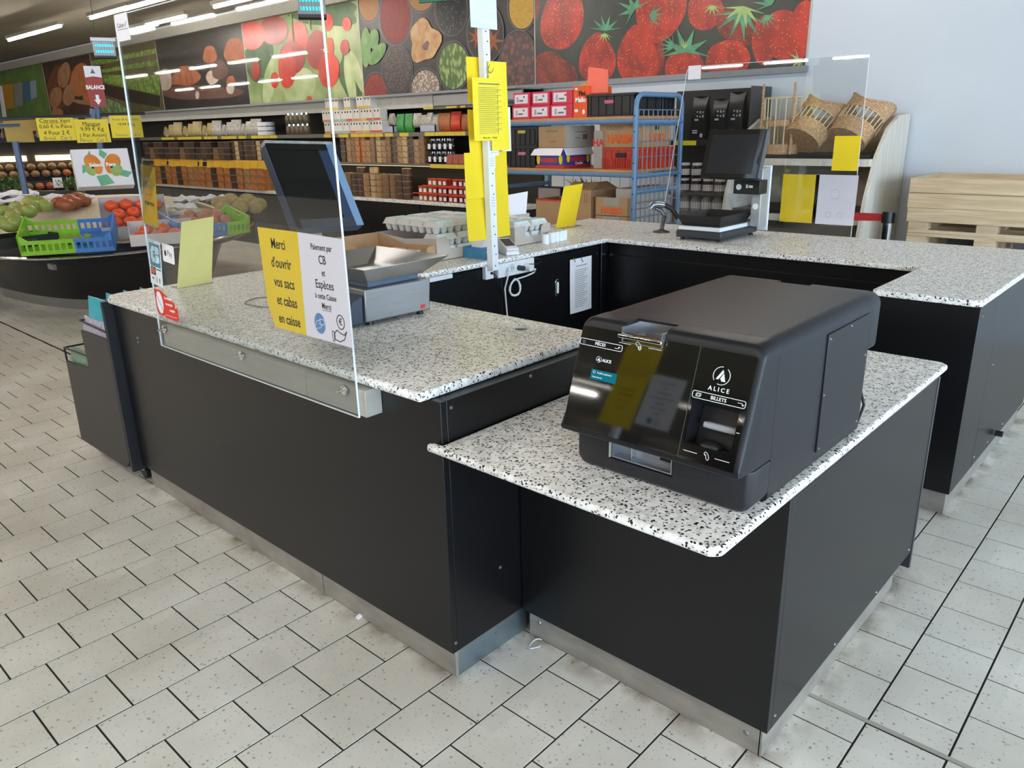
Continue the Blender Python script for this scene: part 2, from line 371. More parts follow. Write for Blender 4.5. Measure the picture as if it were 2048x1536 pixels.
T['greyink'] = pm('grey_ink', '#6d6d70', .8, var=.1)
T['whiteink'] = pm('white_ink', '#f2f2f2', .6, var=.02)
T['red'] = pm('red_print', '#d8321c', .5, var=.05)
T['orange'] = pm('orange_print', '#e0662a', .55, var=.05)
T['blue'] = pm('blue_print', '#2f7fa5', .5, var=.05)
T['plastic_black'] = pm('black_plastic', '#17181b', .42, var=.1, bump=.05, bscale=300)
T['plastic_dark'] = pm('charcoal_plastic', '#34363b', .38, var=.06)
T['gloss'] = pm('black_glass', '#050506', .04, var=.1, spec=.6)
T['gloss'].node_tree.nodes['Principled BSDF'].inputs['IOR'].default_value = 1.85
T['greywhite'] = pm('white_plastic', '#e3e6ea', .4, var=.03)
T['kraft'] = pm('kraft_card', '#b5926c', .8, var=.08, scale=9, bump=.04)
T['kraft2'] = pm('pale_card', '#b9b1a8', .8, var=.06, scale=9, bump=.04)
T['greycard'] = pm('grey_card', '#a9a39c', .8, var=.05, scale=9)
T['wall'] = pm('white_wall_paint', '#cfd6de', .85, var=.03, scale=1.2, bump=.02)
T['ceil'] = pm('ceiling_paint', '#8f8878', .85, var=.1, scale=.6)
T['trimgrey'] = pm('grey_trim', '#8e9094', .5, var=.05)
T['bluemetal'] = pm('blue_painted_steel', '#5f86ad', .35, var=.08, scale=20)
T['shelfwood'] = woodmat('orange_shelf_board', '#b87f48', '#cf9a63', 4, (10, 1, 10))
T['pine'] = woodmat('raw_pine', '#c3a883', '#e0cdae', 3, (12, 1, 14))
T['palewood'] = woodmat('pale_veneer', '#c9c1b4', '#ded8cc', 3, (12, 12, 1))
T['wicker'] = dots('wicker_weave', '#d6b48c', '#ad8560', 160, .62, .7, .1, base2='#d9ba94', stretch=(.5, .5, 1.6))
T['wickerpale'] = pm('pale_cane', '#dccaa4', .65, var=.15, scale=60)
# ================================================================== THE SETTING
XW = 6.4                                             # face of the back wall
floor = struct('floor', MB().box(-14, XW + .3, -4.6, 32, -.12, -.0022), T['grout'])
def tile_rects():
    P_ = .1985; g = .0021
    for j in range(-25, 155):
        y0 = .257 + P_ * j
        if y0 < -4.4 or y0 > 31.5: continue
        for side in (0, 1):
            if side == 0: base = .491 if j % 2 == 0 else .394
            else: base = 2.0 if j % 2 == 0 else 2.09
            for k in range(-70, 32):
                x0 = base + P_ * k; x1 = x0 + P_
                if side == 0:
                    if x0 > 1.875 or x0 < -13.8: continue
                    x1 = min(x1, 1.884)
                else:
                    if x1 < 1.905 or x0 > XW: continue
                    x0 = max(x0, 1.896); x1 = min(x1, XW)
                if x1 - x0 < .02: continue
                yield x0 + g, x1 - g, y0 + g, y0 + P_ - g
def inview(x, y):
    d = Vector((x, y, -CH)); w = d.dot(Vector(CF))
    if w < .3: return 0
    u = 1024 + FPX * d.dot(Vector(CR)) / w; v = 768 - FPX * d.dot(Vector(CU)) / w
    if not (-60 < u < 2108 and -30 < v < 1590): return 0
    return 1 / w
def hidden(x, y):
    return (1.36 < x < 1.95 and 1.52 < y < 3.4) or (1.66 < x < 2.6 and .75 < y < 3.4) or (3.4 < x < 4.6 and .75 < y < 3.4) or (2.0 < x < 4.6 and 1.4 < y < 3.4)
tl = sorted(tile_rects(), key=lambda r: (hidden((r[0] + r[1]) / 2, (r[2] + r[3]) / 2), -inview((r[0] + r[1]) / 2, (r[2] + r[3]) / 2)))
rnd = random.Random(3)
def tile_mb(r, mb, dz=0):
    x0, x1, y0, y1 = r; c = .0008
    return mb.hexa([(x0, y0, -.006), (x1, y0, -.006), (x1, y1, -.006), (x0, y1, -.006)], [(x0 + c, y0 + c, dz), (x1 - c, y0 + c, dz), (x1 - c, y1 - c, dz), (x0 + c, y1 - c, dz)])
_shared = {}
for r in tl[:300]:
    w, h = round(r[1] - r[0], 3), round(r[3] - r[2], 3)
    if (w, h) not in _shared: _shared[(w, h)] = mesh('tile', tile_mb((-w / 2, w / 2, -h / 2, h / 2), MB()), T['tile'])
    o = obj('tile', _shared[(w, h)], None, floor, world=False, M=Matrix.Translation(((r[0] + r[1]) / 2, (r[2] + r[3]) / 2, rnd.uniform(-.0006, 0))))
mb = MB()
for r in tl[300:]:
    if r[2] > 26 or r[0] < -9: continue
    tile_mb(r, mb, -.0003)
o = obj('tile_field', mb, T['tile'], floor); o['kind'] = 'stuff'
struct('trim_1', MB().box(1.8845, 1.8955, -4.4, 1.2, -.006, .0012), pm('joint_strip', '#a8a498', .5))                       # metal expansion joint in the floor
# walls, ceiling
wall_back = struct('wall_back', MB().box(XW, XW + .3, -4.6, 32, -.12, 3.25), T['wall'])
struct('ceiling', MB().box(-14, XW + .3, -4.6, 32, 3.25, 3.4), T['ceil'])
struct('wall_left', MB().box(-14, XW + .3, 32, 32.3, -.12, 3.4), pm('far_wall', '#6d675c', .8))
struct('wall_front', MB().box(-14.3, -14, -4.6, 32, -.12, 3.4), pm('entrance_wall', '#5b574f', .8))
# right-hand wall with the shop windows
wr = MB()
wr.box(-14, XW + .3, -4.5, -4.3, -.12, .4); wr.box(-14, XW + .3, -4.5, -4.3, 2.7, 3.4)
WX = [(-8.9, -6.3), (-6.2, -3.6), (-3.5, -1.3), (-1.2, 1.0), (1.1, 3.3), (3.4, 5.5)]  # the first two openings are added to give the fill light a source
for a, b in ((-14, -8.9), (-6.3, -6.2), (-3.6, -3.5), (-1.3, -1.2), (1.0, 1.1), (3.3, 3.4), (5.5, XW + .3)): wr.box(a, b, -4.5, -4.3, .4, 2.7)
struct('wall_right', wr, T['wall'])
for i, (a, b) in enumerate(WX):
    f = MB()
    for q in (a, b - .05): f.box(q, q + .05, -4.42, -4.36, .4, 2.7)
    for q in (.4, 2.65): f.box(a, b, -4.42, -4.36, q, q + .05)
    w = struct('window_%d' % (i + 1), f, pm('window_frame', '#3b3d40', .4))
    obj('pane', MB().box(a + .05, b - .05, -4.392, -4.388, .45, 2.65), glass('window_glass', '#ffffff', .6), w)
# cornice beam over the murals, rail under them, fascia of the shelving
struct('trim_2', MB().box(XW - .09, XW, -4.3, 31, 3.06, 3.2), pm('cornice_paint', '#a9a59b', .7))
struct('trim_3', MB().box(XW - .05, XW, 2.66, 23, 1.925, 1.972), T['trimgrey'])
# ------------------------------------------------------------------ ceiling lamps
tubem = emis('fluorescent_tube', '#fff7ee', 72)
tray = pm('lamp_tray', '#8a8577', .5)
def lamp_proto():
    t = thing('ceiling_lamp', 'x', 'lamp', (0, 0, 0), 0, 'fluorescent ceiling lamps')
    obj('housing', MB().box(-.04, .04, -.6, .6, .03, .075), tray, t, bev=.004)
    obj('tube', MB().cyl((0, -.57, .012), (0, .57, .012), .017, n=10), tubem, t, smooth=True)
    return t
lamp = lamp_proto(); first = True
def place_lamp(x, y, z, label, ln=1):
    global first
    if first: lamp.location = (x, y, z); lamp['label'] = label; first = False; WM[lamp.name] = Matrix.Translation((x, y, z)); return lamp
    return dup(lamp, (x, y, z), 0, label)
# rows that the photo shows directly
def row(pts, z, labels):
    for (u0, v0, u1, v1), l in zip(pts, labels):
        a, b = atz(u0, v0, z), atz(u1, v1, z); place_lamp((a.x + b.x) / 2, (a.y + b.y) / 2, z, l)
row([(20, 82, 66, 69), (68, 69, 118, 55), (187, 37, 250, 20), (256, 17, 328, 2)], 3.0,
    ['leftmost fluorescent lamp of the long ceiling row', 'second fluorescent lamp from the left in the long ceiling row', 'third fluorescent lamp from the left, just left of the acrylic screen', 'fluorescent lamp of the long row just right of the screen edge'])
row([(262, 64, 299, 53), (303, 52, 363, 35), (455, 10, 500, 0)], 3.02,
    ['lower short fluorescent lamp beside the small checkout label', 'fluorescent lamp over the green lettuce mural', 'fluorescent lamp at the top edge over the dark mural'])
# rows over the rest of the shop
for x in (-10.6, -6.8, -3.1):
    for k in range(12 if x < -4 else 9):
        place_lamp(x, 7.2 + 1.75 * k, 3.0, 'fluorescent lamp over the shop behind the photographer')
for k in range(5): place_lamp(.7, 9.0 + 1.9 * k, 3.0, 'fluorescent lamp over the produce aisle outside the picture')
for k in range(3): place_lamp(4.6, 2.2 + 2.2 * k, 3.0, 'fluorescent lamp above the tills outside the picture')
for x_ in (-.6, -2.2):  # rows added to brighten the floor at the front left
  for k in range(5): place_lamp(x_, -1.2 + 1.9 * k, 3.0, 'added fluorescent lamp above the photographer outside the picture')
# ================================================================== COUNTERS
def screw(parent, p, d, r=.006):
    p, d = Vector(p), Vector(d)
    return obj('screw', MB().cyl(p, p + d * .003, r, r * .7, 8), T['steel'], parent)
H1, H2, PB = .9, .76, .098
# --- left counter (front)
c1 = thing('checkout_counter', 'long black laminate counter with steel plinth in front, carrying the left acrylic screen', 'counter', (1.6, 2.4, 0))
obj('body', MB().box(1.284, 1.972, 1.44, 3.47, PB, .872), T['blackin'], c1)
obj('front_panel', MB().box(1.262, 1.284, 1.416, 3.49, PB, .873), T['black'], c1, bev=.0015)
obj('end_panel', MB().box(1.284, 1.98, 1.416, 1.44, PB, .873), T['black'], c1, bev=.0015)
obj('end_panel', MB().box(1.284, 1.98, 3.47, 3.49, PB, .873), T['black'], c1, bev=.0015)
obj('back_panel', MB().box(1.972, 1.99, 1.44, 2.79, PB, .873), T['black'], c1, bev=.0015)
for a, b, dx in ((1.428, 2.1, 0), (2.105, 3.0, -.002), (3.003, 3.47, 0)):
    obj('plinth', MB().box(1.282 + dx, 1.292, a, b, .0, PB), T['kick'], c1, bev=.001)
obj('plinth', MB().box(1.292, 1.60, 1.428, 1.436, 0, PB), pm('blue_kick_steel', '#9fb0bb', .4, metal=1, var=.12, scale=6), c1, bev=.001)
screw(c1, (1.30, 1.416, .85), (0, -1, 0)); screw(c1, (1.62, 1.416, .858), (0, -1, 0)); screw(c1, (1.47, 1.416, .29), (0, -1, 0)); screw(c1, (1.275, 1.416, .13), (0, -1, 0)); screw(c1, (1.45, 1.428, .06), (0, -1, 0)); screw(c1, (1.262, 3.3, .74), (-1, 0, 0)); screw(c1, (1.262, 3.3, .72), (-1, 0, 0), .004)
def slab(name, poly, z0, z1, label, r=.004):
    o = obj(name, MB().prism(poly, 'z', z0, z1), T['terrazzo'], None, bev=.009, seg=3)
    return tag(o, label, 'worktop')
w1 = slab('terrazzo_worktop', [(1.222, 1.455), (2.014, 1.455), (2.014, 3.525), (1.30, 3.525), (1.25, 3.505), (1.222, 3.44)], .874, H1, 'speckled terrazzo slab under the steel weighing scale and left acrylic screen')
cut(w1, MB().cyl((1.915, 1.715, .8), (1.915, 1.715, 1.0), .03, n=20))
g = obj('cable_hole', MB().cyl((1.915, 1.715, .876), (1.915, 1.715, .888), .0298, n=20), T['blackin'], w1)
# --- low counter
c2 = thing('checkout_counter', 'low black counter carrying the cash machine, lowest of the counters', 'counter', (2.1, 1.0, 0))
obj('body', MB().box(1.582, 2.70, .62, 1.412, PB, .742), T['blackin'], c2)
obj('front_panel', MB().box(1.56, 1.582, .597, 1.412, PB, .743), T['black'], c2, bev=.0015)
obj('side_panel', MB().box(1.582, 2.712, .597, .62, PB, .743), T['black'], c2, bev=.0015)
obj('edge_strip', MB().box(2.714, 2.73, .595, .63, .03, .743), T['plastic_dark'], c2, bev=.001)
obj('back_panel', MB().box(2.70, 2.73, .632, 1.412, PB, .743), T['black'], c2, bev=.0015)
obj('plinth', MB().box(1.582, 1.592, .62, 1.40, 0, PB), T['kick'], c2, bev=.001)
obj('plinth', MB().box(1.582, 2.6, .615, .625, 0, PB), T['kick'], c2, bev=.001)
for p in ((1.582, 1.36, .06), (1.582, .66, .05)): screw(c2, p, (-1, 0, 0), .008)
for x, z in ((1.6, .13), (2.0, .115), (2.35, .113), (2.68, .12)): screw(c2, (x, .597, z), (0, -1, 0), .005)
slab('terrazzo_worktop', [(1.231, .62), (1.25, .60), (2.83, .60), (2.855, .625), (2.855, 1.41), (1.258, 1.41), (1.256, 1.445), (1.236, 1.45), (1.231, 1.44)], .738, H2, 'speckled terrazzo slab under the black cash machine, lower than the others')
# --- far counter and back counter
c3 = thing('checkout_counter', 'far black counter with a deeper end block at the right, under the touchscreen till', 'counter', (4.3, 1.9, 0))
obj('body', MB().box(3.95, 4.70, 1.0, 3.47, PB, .872), T['blackin'], c3)
obj('inner_panel', MB().box(3.93, 3.95, 1.03, 2.79, PB, .80), T['black'], c3, bev=.0015)
obj('apron', MB().box(3.945, 3.96, 1.03, 2.79, .80, .873), T['black'], c3)
obj('end_block', MB().box(3.31, 4.70, .64, 1.0, PB, .872), T['blackin'], c3)
obj('end_panel', MB().box(3.275, 3.31, .617, 1.03, PB, .873), T['black'], c3, bev=.0015)
for a, b in ((3.31, 3.62), (3.622, 4.71)):
    obj('side_panel', MB().box(a, b, .617, .64, PB, .873), T['black'], c3, bev=.0015)
obj('plinth', MB().box(3.30, 3.31, .64, 1.0, 0, PB), T['kick'], c3); obj('plinth', MB().box(3.30, 4.7, .632, .64, 0, PB), T['kick'], c3)
obj('back_panel', MB().box(4.70, 4.72, .62, 3.5, PB, .873), T['black'], c3, bev=.0015)
for x, z in ((3.33, .83), (3.7, .55), (3.65, .14), (3.9, .13), (4.2, .13)): screw(c3, (x, .617, z), (0, -1, 0), .005)
obj('floor_stop', MB().cyl((4.02, .612, .14), (4.02, .58, .14), .014, n=10), T['plastic_black'], c3)
slab('terrazzo_worktop', [(3.906, 1.008), (3.27, 1.008), (3.262, 1.0), (3.262, .64), (3.285, .613), (4.72, .613), (4.745, .64), (4.745, 3.53), (3.906, 3.53)], .874, H1, 'speckled terrazzo slab at the far side, under the touchscreen till')
c4 = thing('checkout_counter', 'rear black counter joining the front and far counters, below the egg boxes', 'counter', (2.9, 3.1, 0))
obj('body', MB().box(1.995, 3.945, 2.83, 3.47, PB, .872), T['blackin'], c4)
for a, b in ((1.995, 2.98), (2.983, 3.86)): obj('door', MB().box(a, b, 2.805, 2.83, .12, .86), T['black'], c4, bev=.002)
p = obj('corner_post', MB().box(3.865, 3.93, 2.79, 2.84, .05, .872), T['black'], c4, bev=.003)
for q in ((3.88, 2.79, .80), ):
    obj('bolt', MB().cyl((3.885, 2.79, .805), (3.885, 2.775, .805), .009, n=10), T['chrome'], c4)
    obj('bolt', MB().cyl((3.928, 2.76, .80), (3.915, 2.76, .80), .011, n=10), T['chrome'], c4)
hd = obj('handle', MB().prism(rrect(-.019, .019, -.05, .05, .018), 'z', 0, .007), T['greywhite'], c4, world=True, M=None) if False else None
pobj('handle', MB().prism(rrect(-.020, .020, -.05, .05, .019), 'z', 0, .007), T['chrome'], c4, fy(3.45, 2.805, .665), bev=.002)
pobj('handle_recess', MB().prism(rrect(-.009, .009, -.034, .034, .008), 'z', .006, .0085), T['greywhite'], c4, fy(3.45, 2.805, .665))
obj('plinth', MB().box(1.995, 3.93, 2.84, 2.85, 0, PB), T['kick'], c4)
obj('end_panel', MB().box(2.0, 4.69, 3.47, 3.49, PB, .873), T['black'], c4)
slab('terrazzo_worktop', [(2.017, 2.775), (3.903, 2.775), (3.903, 3.53), (2.017, 3.53)], .874, H1, 'speckled terrazzo slab under the egg boxes and blue tissue box')
obj('edge_rail', MB().box(2.2, 2.60, 2.776, 2.79, .852, .873), T['greywhite'], c4, bev=.001)
# ================================================================== CASH MACHINE
shell = pm('machine_shell', '#1e1f23', .38, var=.03, scale=30, spec=.30)
shell2 = pm('machine_front', '#1c1d21', .38, var=.03, scale=30)
cm = thing('cash_machine', 'black cash machine with glossy sloped front and ALICE logo on the low terrazzo slab', 'cash machine', (1.7, .845, H2))
def rring(x, y0, y1, z0, z1, rt, rb, n=6):
    p = []
    for cy, cz, r, a in ((y1 - rt, z1 - rt, rt, 0), (y0 + rt, z1 - rt, rt, 90), (y0 + rb, z0 + rb, rb, 180), (y1 - rb, z0 + rb, rb, 270)):
        p += [(x, cy + r * math.cos(math.radians(a + 90 * i / n)), cz + r * math.sin(math.radians(a + 90 * i / n))) for i in range(n + 1)]
    return p
Y0, Y1, ZT = .62, 1.072, 1.127
body = obj('body', MB().loft([rring(1.4825, Y0, Y1, .762, ZT, .034, .012), rring(2.03, Y0, Y1, .762, ZT, .034, .012)]), shell, cm, smooth=True)
rear = obj('rear_hood', MB().loft([rring(2.029, Y0, Y1, .98, ZT, .034, .012), rring(2.085, Y0, Y1, .98, ZT, .034, .012), rring(2.1, Y0 + .004, Y1 - .004, .985, ZT - .004, .03, .012)]), shell, cm, smooth=True)
cut(rear, MB().box(2.062, 2.2, .80, .895, .96, 1.2))
low = obj('lower_front', MB().loft([rring(1.3925, Y0 + .012, Y1 - .012, .772, .861, .004, .022), rring(1.397, Y0 + .005, Y1 - .005, .766, .861, .004, .026), rring(1.408, Y0, Y1, .762, .861, .004, .03), rring(1.4815, Y0, Y1, .762, .861, .004, .03)]), shell2, cm, smooth=True)
cut(low, MB().box(1.30, 1.43, .803, .97, .80, .8575))
hx = [(1.333, .872, .880), (1.336, .868, .891), (1.35, .865, .929)]
for t in (.25, .5, .75, 1): hx.append((1.35 + t * .06, .865 - .004 * t, .929 + t * .178))
hx += [(1.4132, .861, 1.1165), (1.418, .861, 1.1235), (1.426, .861, 1.1268), (1.4815, .861, ZT)]
rings = [rring(x, Y0, Y1, a, b, min(.03, (b - a) * .45), min(.006, (b - a) * .4)) for x, a, b in hx]
head = obj('head', MB().loft(rings), shell, cm, smooth=True)
GU = Vector((.06, 0, .178)).normalized(); G0 = Vector((1.3412 - .0008, 1.0725, .903))
FM = frm(G0, (0, -1, 0), GU)                        # plane of the sloped front, u to the right, v up the slope
def gp(u, v, w): return FM @ Vector((u, v, w))
def gbox(u0, u1, v0, v1, w0, w1): return MB().hexa([gp(u0, v0, w0), gp(u1, v0, w0), gp(u1, v1, w0), gp(u0, v1, w0)], [gp(u0, v0, w1), gp(u1, v0, w1), gp(u1, v1, w1), gp(u0, v1, w1)])
cut(head, gbox(.322, .428, .012, .104, -.055, .03))
cut(head, MB().box(1.398, 1.468, .845, .952, 1.085, 1.2))
# glossy front pane in two pieces around the note pocket
fg = MB(); plate(fg, rrect(.010, .3145, -.022, .2135, .008), 0, .003)
pobj('front_glass', fg, T['gloss'], cm, FM)
fg = MB(); plate(fg, rrect(.3155, .4415, .104, .2135, .008), 0, .003); plate(fg, rect(.3155, .322, -.022, .104), 0, .003); plate(fg, rect(.428, .4415, -.022, .104), 0, .003); plate(fg, rect(.322, .428, -.022, .012), 0, .003)
pobj('note_bezel', fg, T['gloss'], cm, FM)
obj('seam', gbox(.3142, .3158, -.02, .213, 0, .0033), pm('seam_light', '#3c3d40', .4), cm)
obj('note_pocket', gbox(.323, .427, .013, .103, -.053, -.050), T['plastic_black'], cm)
nl = obj('note_slot', gbox(.345, .427, .050, .064, -.052, -.018), pm('slot_lip', '#9c9ea6', .35), cm, bev=.004)
obj('note_tongue', MB().ball(gp(.372, .016, -.02), (.02, .026, .012), 12, 8), T['plastic_black'], cm, smooth=True)
# coin opening on the top, lined in silver
cs = MB(); cs.box(1.399, 1.467, .846, .951, 1.085, 1.088); cs.box(1.464, 1.467, .846, .951, 1.088, 1.122); cs.box(1.399, 1.467, .948, .951, 1.088, 1.120); cs.box(1.399, 1.467, .846, .849, 1.088, 1.120)
obj('coin_inlet', cs, pm('silver_lining', '#c9ccd2', .3, metal=.9), cm)
obj('coin_lip', MB().box(1.388, 1.399, .842, .956, 1.097, 1.107), T['chrome'], cm, bev=.003)
obj('coin_chute', MB().box(1.412, 1.455, .86, .938, 1.0885, 1.092), T['blackin'], cm)
# coin return behind a window low on the front
cr = MB(); cr.box(1.424, 1.427, .806, .967, .803, .859); cr.box(1.395, 1.424, .806, .967, .803, .806); cr.box(1.395, 1.424, .964, .967, .806, .859); cr.box(1.395, 1.424, .806, .809, .806, .859)
obj('coin_return', cr, pm('silver_tray', '#a7abb2', .33, metal=.8), cm)
obj('return_edge', MB().box(1.388, 1.393, .9665, .9715, .804, .864), T['chrome'], cm)
obj('return_divider', MB().box(1.405, 1.424, .918, .9205, .806, .857), T['chrome'], cm)
obj('return_opening', MB().box(1.4215, 1.4245, .822, .853, .818, .849), T['blackin'], cm)
lk = obj('lock', MB().cyl((1.424, .944, .842), (1.405, .944, .842), .0095, .0085, 16), T['chrome'], cm, smooth=True)
obj('key_slot', MB().box(1.4035, 1.4055, .9425, .9455, .836, .848), T['blackin'], lk)
# side service panel
sp = obj('side_panel', MB().box(1.737, 2.008, .616, .6205, .795, 1.087), shell, cm, bev=.0015)
for x, z in ((1.745, 1.075), (1.875, 1.08), (1.742, .94), (1.745, .805), (2.0, .98), (1.998, .80)): screw(sp, (x, .616, z), (0, -1, 0), .0035)
text(cm, 'CASHIO', .032, pm('embossed', '#31343b', .4), fy(1.875, .616, .955), bold=0, off=.0003) if False else None
obj('cable', MB().tube([(2.03, .66, .86), (2.06, .63, .855), (2.075, .625, .82), (2.055, .63, .775), (2.03, .66, .767)], .004), T['plastic_black'], cm, smooth=True)
# printed marks on the front pane
WI = T['whiteink']
def ring_lines(cx, cy, r, gaps=(), n=40):
    pts = []; out = []
    for i in range(n + 1):
        a = 360 * i / n
        if any(g0 <= a <= g1 for g0, g1 in gaps):
            if len(pts) > 1: out.append(pts)
            pts = []
        else: pts.append((cx + r * math.cos(math.radians(a)), cy + r * math.sin(math.radians(a))))
    if len(pts) > 1: out.append(pts)
    return out
def logo(cx, cy, r, w):
    L_ = [(p, w, False) for p in ring_lines(cx, cy, r, ((58, 66), (78, 84), (222, 230), (240, 246)))]
    A = [[(cx - .62 * r, cy - .45 * r), (cx + .05 * r, cy + .68 * r), (cx + .2 * r, cy + .42 * r), (cx - .33 * r, cy - .45 * r)], [(cx + .23 * r, cy + .3 * r), (cx + .55 * r, cy - .6 * r), (cx + .05 * r, cy - .6 * r), (cx + .03 * r, cy - .4 * r), (cx - .13 * r, cy - .4 * r)]]
    return A, L_
A, Lr = logo(.0715, .143, .0068, .0009); prints('small_logo', cm, FM, WI, A, Lr, .003, .0036)
text(cm, 'ALICE', .0095, WI, FM, .081, .1425, 'LEFT', .0002, off=.0034); text(cm, 'BY CASHIO SAS', .0032, T['greyink'], FM, .081, .136, 'LEFT', off=.0034) if False else None
A, Lr = logo(.374, .163, .0185, .0013); prints('large_logo', cm, FM, WI, A, Lr, .003, .0036)
text(cm, 'A L I C E', .0125, WI, FM, .374, .134, 'CENTER', .0002, off=.0034)
prints('pieces_frame', cm, FM, WI, [], [(rrect(.010, .127, .170, .184, .004), .0012, True)], .003, .0036)
text(cm, 'PIÈCES', .010, WI, FM, .067, .177, off=.0034, bold=.0001)
prints('pieces_icons', cm, FM, T['greyink'], [], [(oval(.0195, .1775, .0035, n=10), .0008, True), (oval(.022, .175, .0035, n=10), .0008, True)], .003, .0036)
prints('pieces_arrow', cm, FM, WI, [], [([(.107, .1755), (.117, .1755), (.119, .179)], .0009, False), ([(.1165, .1775), (.119, .180), (.1215, .1775)], .0009, False)], .003, .0036)
prints('notes_frame', cm, FM, WI, [], [(rrect(.319, .437, .108, .1225, .004), .0012, True)], .003, .0036)
text(cm, 'BILLETS', .0105, WI, FM, .378, .115, off=.0034, bold=.0001)
prints('notes_icons', cm, FM, WI, [], [(rect(.327, .336, .1115, .117), .0007, True), (rect(.329, .338, .1135, .119), .0007, True), ([(.420, .117), (.4295, .117), (.432, .1125)], .0009, False), ([(.4295, .115), (.432, .112), (.434, .115)], .0009, False)], .003, .0036)
prints('line_marks', cm, FM, WI, [], [([(.116, .190), (.147, .190)], .0009, False), ([(.193, .190), (.226, .190)], .0009, False), ([(.326, -.004), (.357, -.004)], .0011, False), ([(.398, -.004), (.430, -.004)], .0011, False), ([(.431, .086), (.437, .082)], .0012, False), ([(.431, .058), (.437, .058)], .0012, False)], .003, .0036)
hand = [(-.008, .006), (-.004, .009), (.003, .005), (.007, .0), (.008, -.006), (.005, -.009), (.001, -.006), (.003, -.003), (-.002, -.001), (-.006, .001), (-.008, .006)]
prints('hand_icon', cm, FM, WI, [], [([(x + .167, y + .190) for x, y in hand], .0009, False), (oval(.170, .187, .003, n=10), .0008, True)], .003, .0036)
prints('hand_icon', cm, FM, WI, [], [([(.379 + y * .7, -.004 + x) for x, y in hand], .0009, False)], .003, .0036)
teal = emis('screen_banner', '#1f94a8', .55)
prints('screen_banner', cm, FM, teal, [rect(.058, .128, .096, .119)], [], .003, .0034)
prints('banner_icon', cm, FM, WI, [], [(oval(.066, .113, .003, n=12), .0007, True)], .0034, .0038)
text(cm, 'Veuillez patienter', .0058, WI, FM, .074, .1125, 'LEFT', off=.0036)
text(cm, 'Caisse fermée', .0048, WI, FM, .063, .102, 'LEFT', off=.0036)
# ================================================================== LEFT ACRYLIC SCREEN AND WHAT HANGS ON IT
XP = 1.2
scr = thing('acrylic_screen', 'large clear acrylic screen bolted to the front of the long counter', 'screen', (XP, 2.3, .785))
q = [(1.690, .785), (2.925, .785), (2.862, 1.925), (1.699, 1.925)]
obj('sheet', MB().prism(q, 'x', XP, XP + .005), T['plexi'], scr)
def edge_strip(a, b):
    a, b = Vector((0, a[0], a[1])), Vector((0, b[0], b[1])); d = (b - a).normalized(); n_ = Vector((0, -d.z, d.y)) * .0012
    m_ = MB(); P4 = [a - n_, b - n_, b + n_, a + n_]
    m_.add([(XP + dx, p.y, p.z) for dx in (-.0002, .0052) for p in P4], [[0, 1, 2, 3], [4, 5, 6, 7], [0, 1, 5, 4], [1, 2, 6, 5], [2, 3, 7, 6], [3, 0, 4, 7]])
    return m_
for a, b in ((q[0], q[1]), (q[1], q[2]), (q[3], q[0]), (q[2], q[3])): obj('polished_edge', edge_strip(a, b), T['plexiedge'], scr)
sb = pm('pale_batten', '#b9b6ae', .45, metal=.35, var=.06, scale=4, stretch=(2, 1, 10))
for a, b in ((1.66, 1.95), (1.953, 2.90)): obj('batten', MB().box(XP + .006, 1.2615, a, b, .79, .868), sb, scr, bev=.001)
for y in (1.749, 2.31, 2.875):
    bo = obj('bolt', MB().cyl((XP, y, .855), (XP - .004, y, .855), .011, n=6).cyl((XP - .004, y, .855), (XP - .022, y, .855), .0045, .004, 8).cyl((XP, y, .855), (XP - .002, y, .855), .015, n=14), T['chrome'], scr, smooth=True)
SM = lambda y, z: fx(XP - .0006, y, z)
def sheet(name, label, cat, M, w, h, mat, group=None, z=.0006):
    """a flat paper sheet as a thing; M at its lower left corner"""
    t = obj(name, mesh(name, MB().prism(rect(0, w, 0, h), 'z', 0, z), mat), None, None, M=M)
    return tag(t, label, cat, group)
# double notice: yellow half and white half in a clear sleeve
M = SM(2.105, .988)
nt_ = thing('notice_sheet', 'yellow and white double notice reading Merci d\'ouvrir vos sacs on left screen', 'sign', (XP, 1.9, .99))
slm = MB(); plate(slm, rect(-.006, .424, -.012, .312), .0008, .0012); pobj('clear_sleeve', slm, T['film'], nt_, M)
prints('yellow_half', nt_, M, T['yellow'], [[(.03, .0), (.197, .0), (.207, .297), (-.004, .297), (.002, .07)]])
prints('white_half', nt_, M, T['white'], [[(.197, .0), (.418, .0), (.413, .293), (.207, .297)]])
for i, (s, sz, yy, xx) in enumerate((("Merci", .042, .254, .098), ("d'ouvrir", .042, .199, .103), ("vos sacs", .042, .142, .108), ("et cabas", .042, .088, .112), ("en caisse", .041, .032, .114))): text(nt_, s, sz, T['ink'], M, xx, yy, sx=.78, bold=.0006)
for s, sz, yy in (("Paiement par", .023, .262), ("CB", .034, .228), ("et", .025, .193), ("Espèces", .034, .160), ("à cette Caisse", .022, .127), ("Merci", .024, .100)): text(nt_, s, sz, T['ink'], M, .312, yy, sx=.8, bold=.0004)
prints('underline', nt_, M, T['ink'], [rect(.292, .334, .088, .0895)], [], .0006, .0010)
prints('card_icon', nt_, M, pm('icon_blue', '#5b86b8', .6), [oval(.272, .047, .026, .03, 28)], [], .0006, .0009)
prints('card_icon_lines', nt_, M, WI, [], [(rect(.274, .294, .045, .060), .0012, True), ([(.250, .038), (.258, .052), (.274, .057)], .0012, False), ([(.252, .030), (.272, .034), (.282, .042), (.268, .048)], .0012, False)], .0009, .0012)
prints('coin_hand_icon', nt_, M, T['ink'], [], [(oval(.372, .065, .017, .02, 18), .0028, True), ([(.340, .030), (.352, .040), (.366, .034), (.384, .030), (.396, .042), (.384, .018), (.362, .008), (.340, .012)], .0028, True), (rect(.329, .337, .006, .034), .0022, True)], .0006, .001)
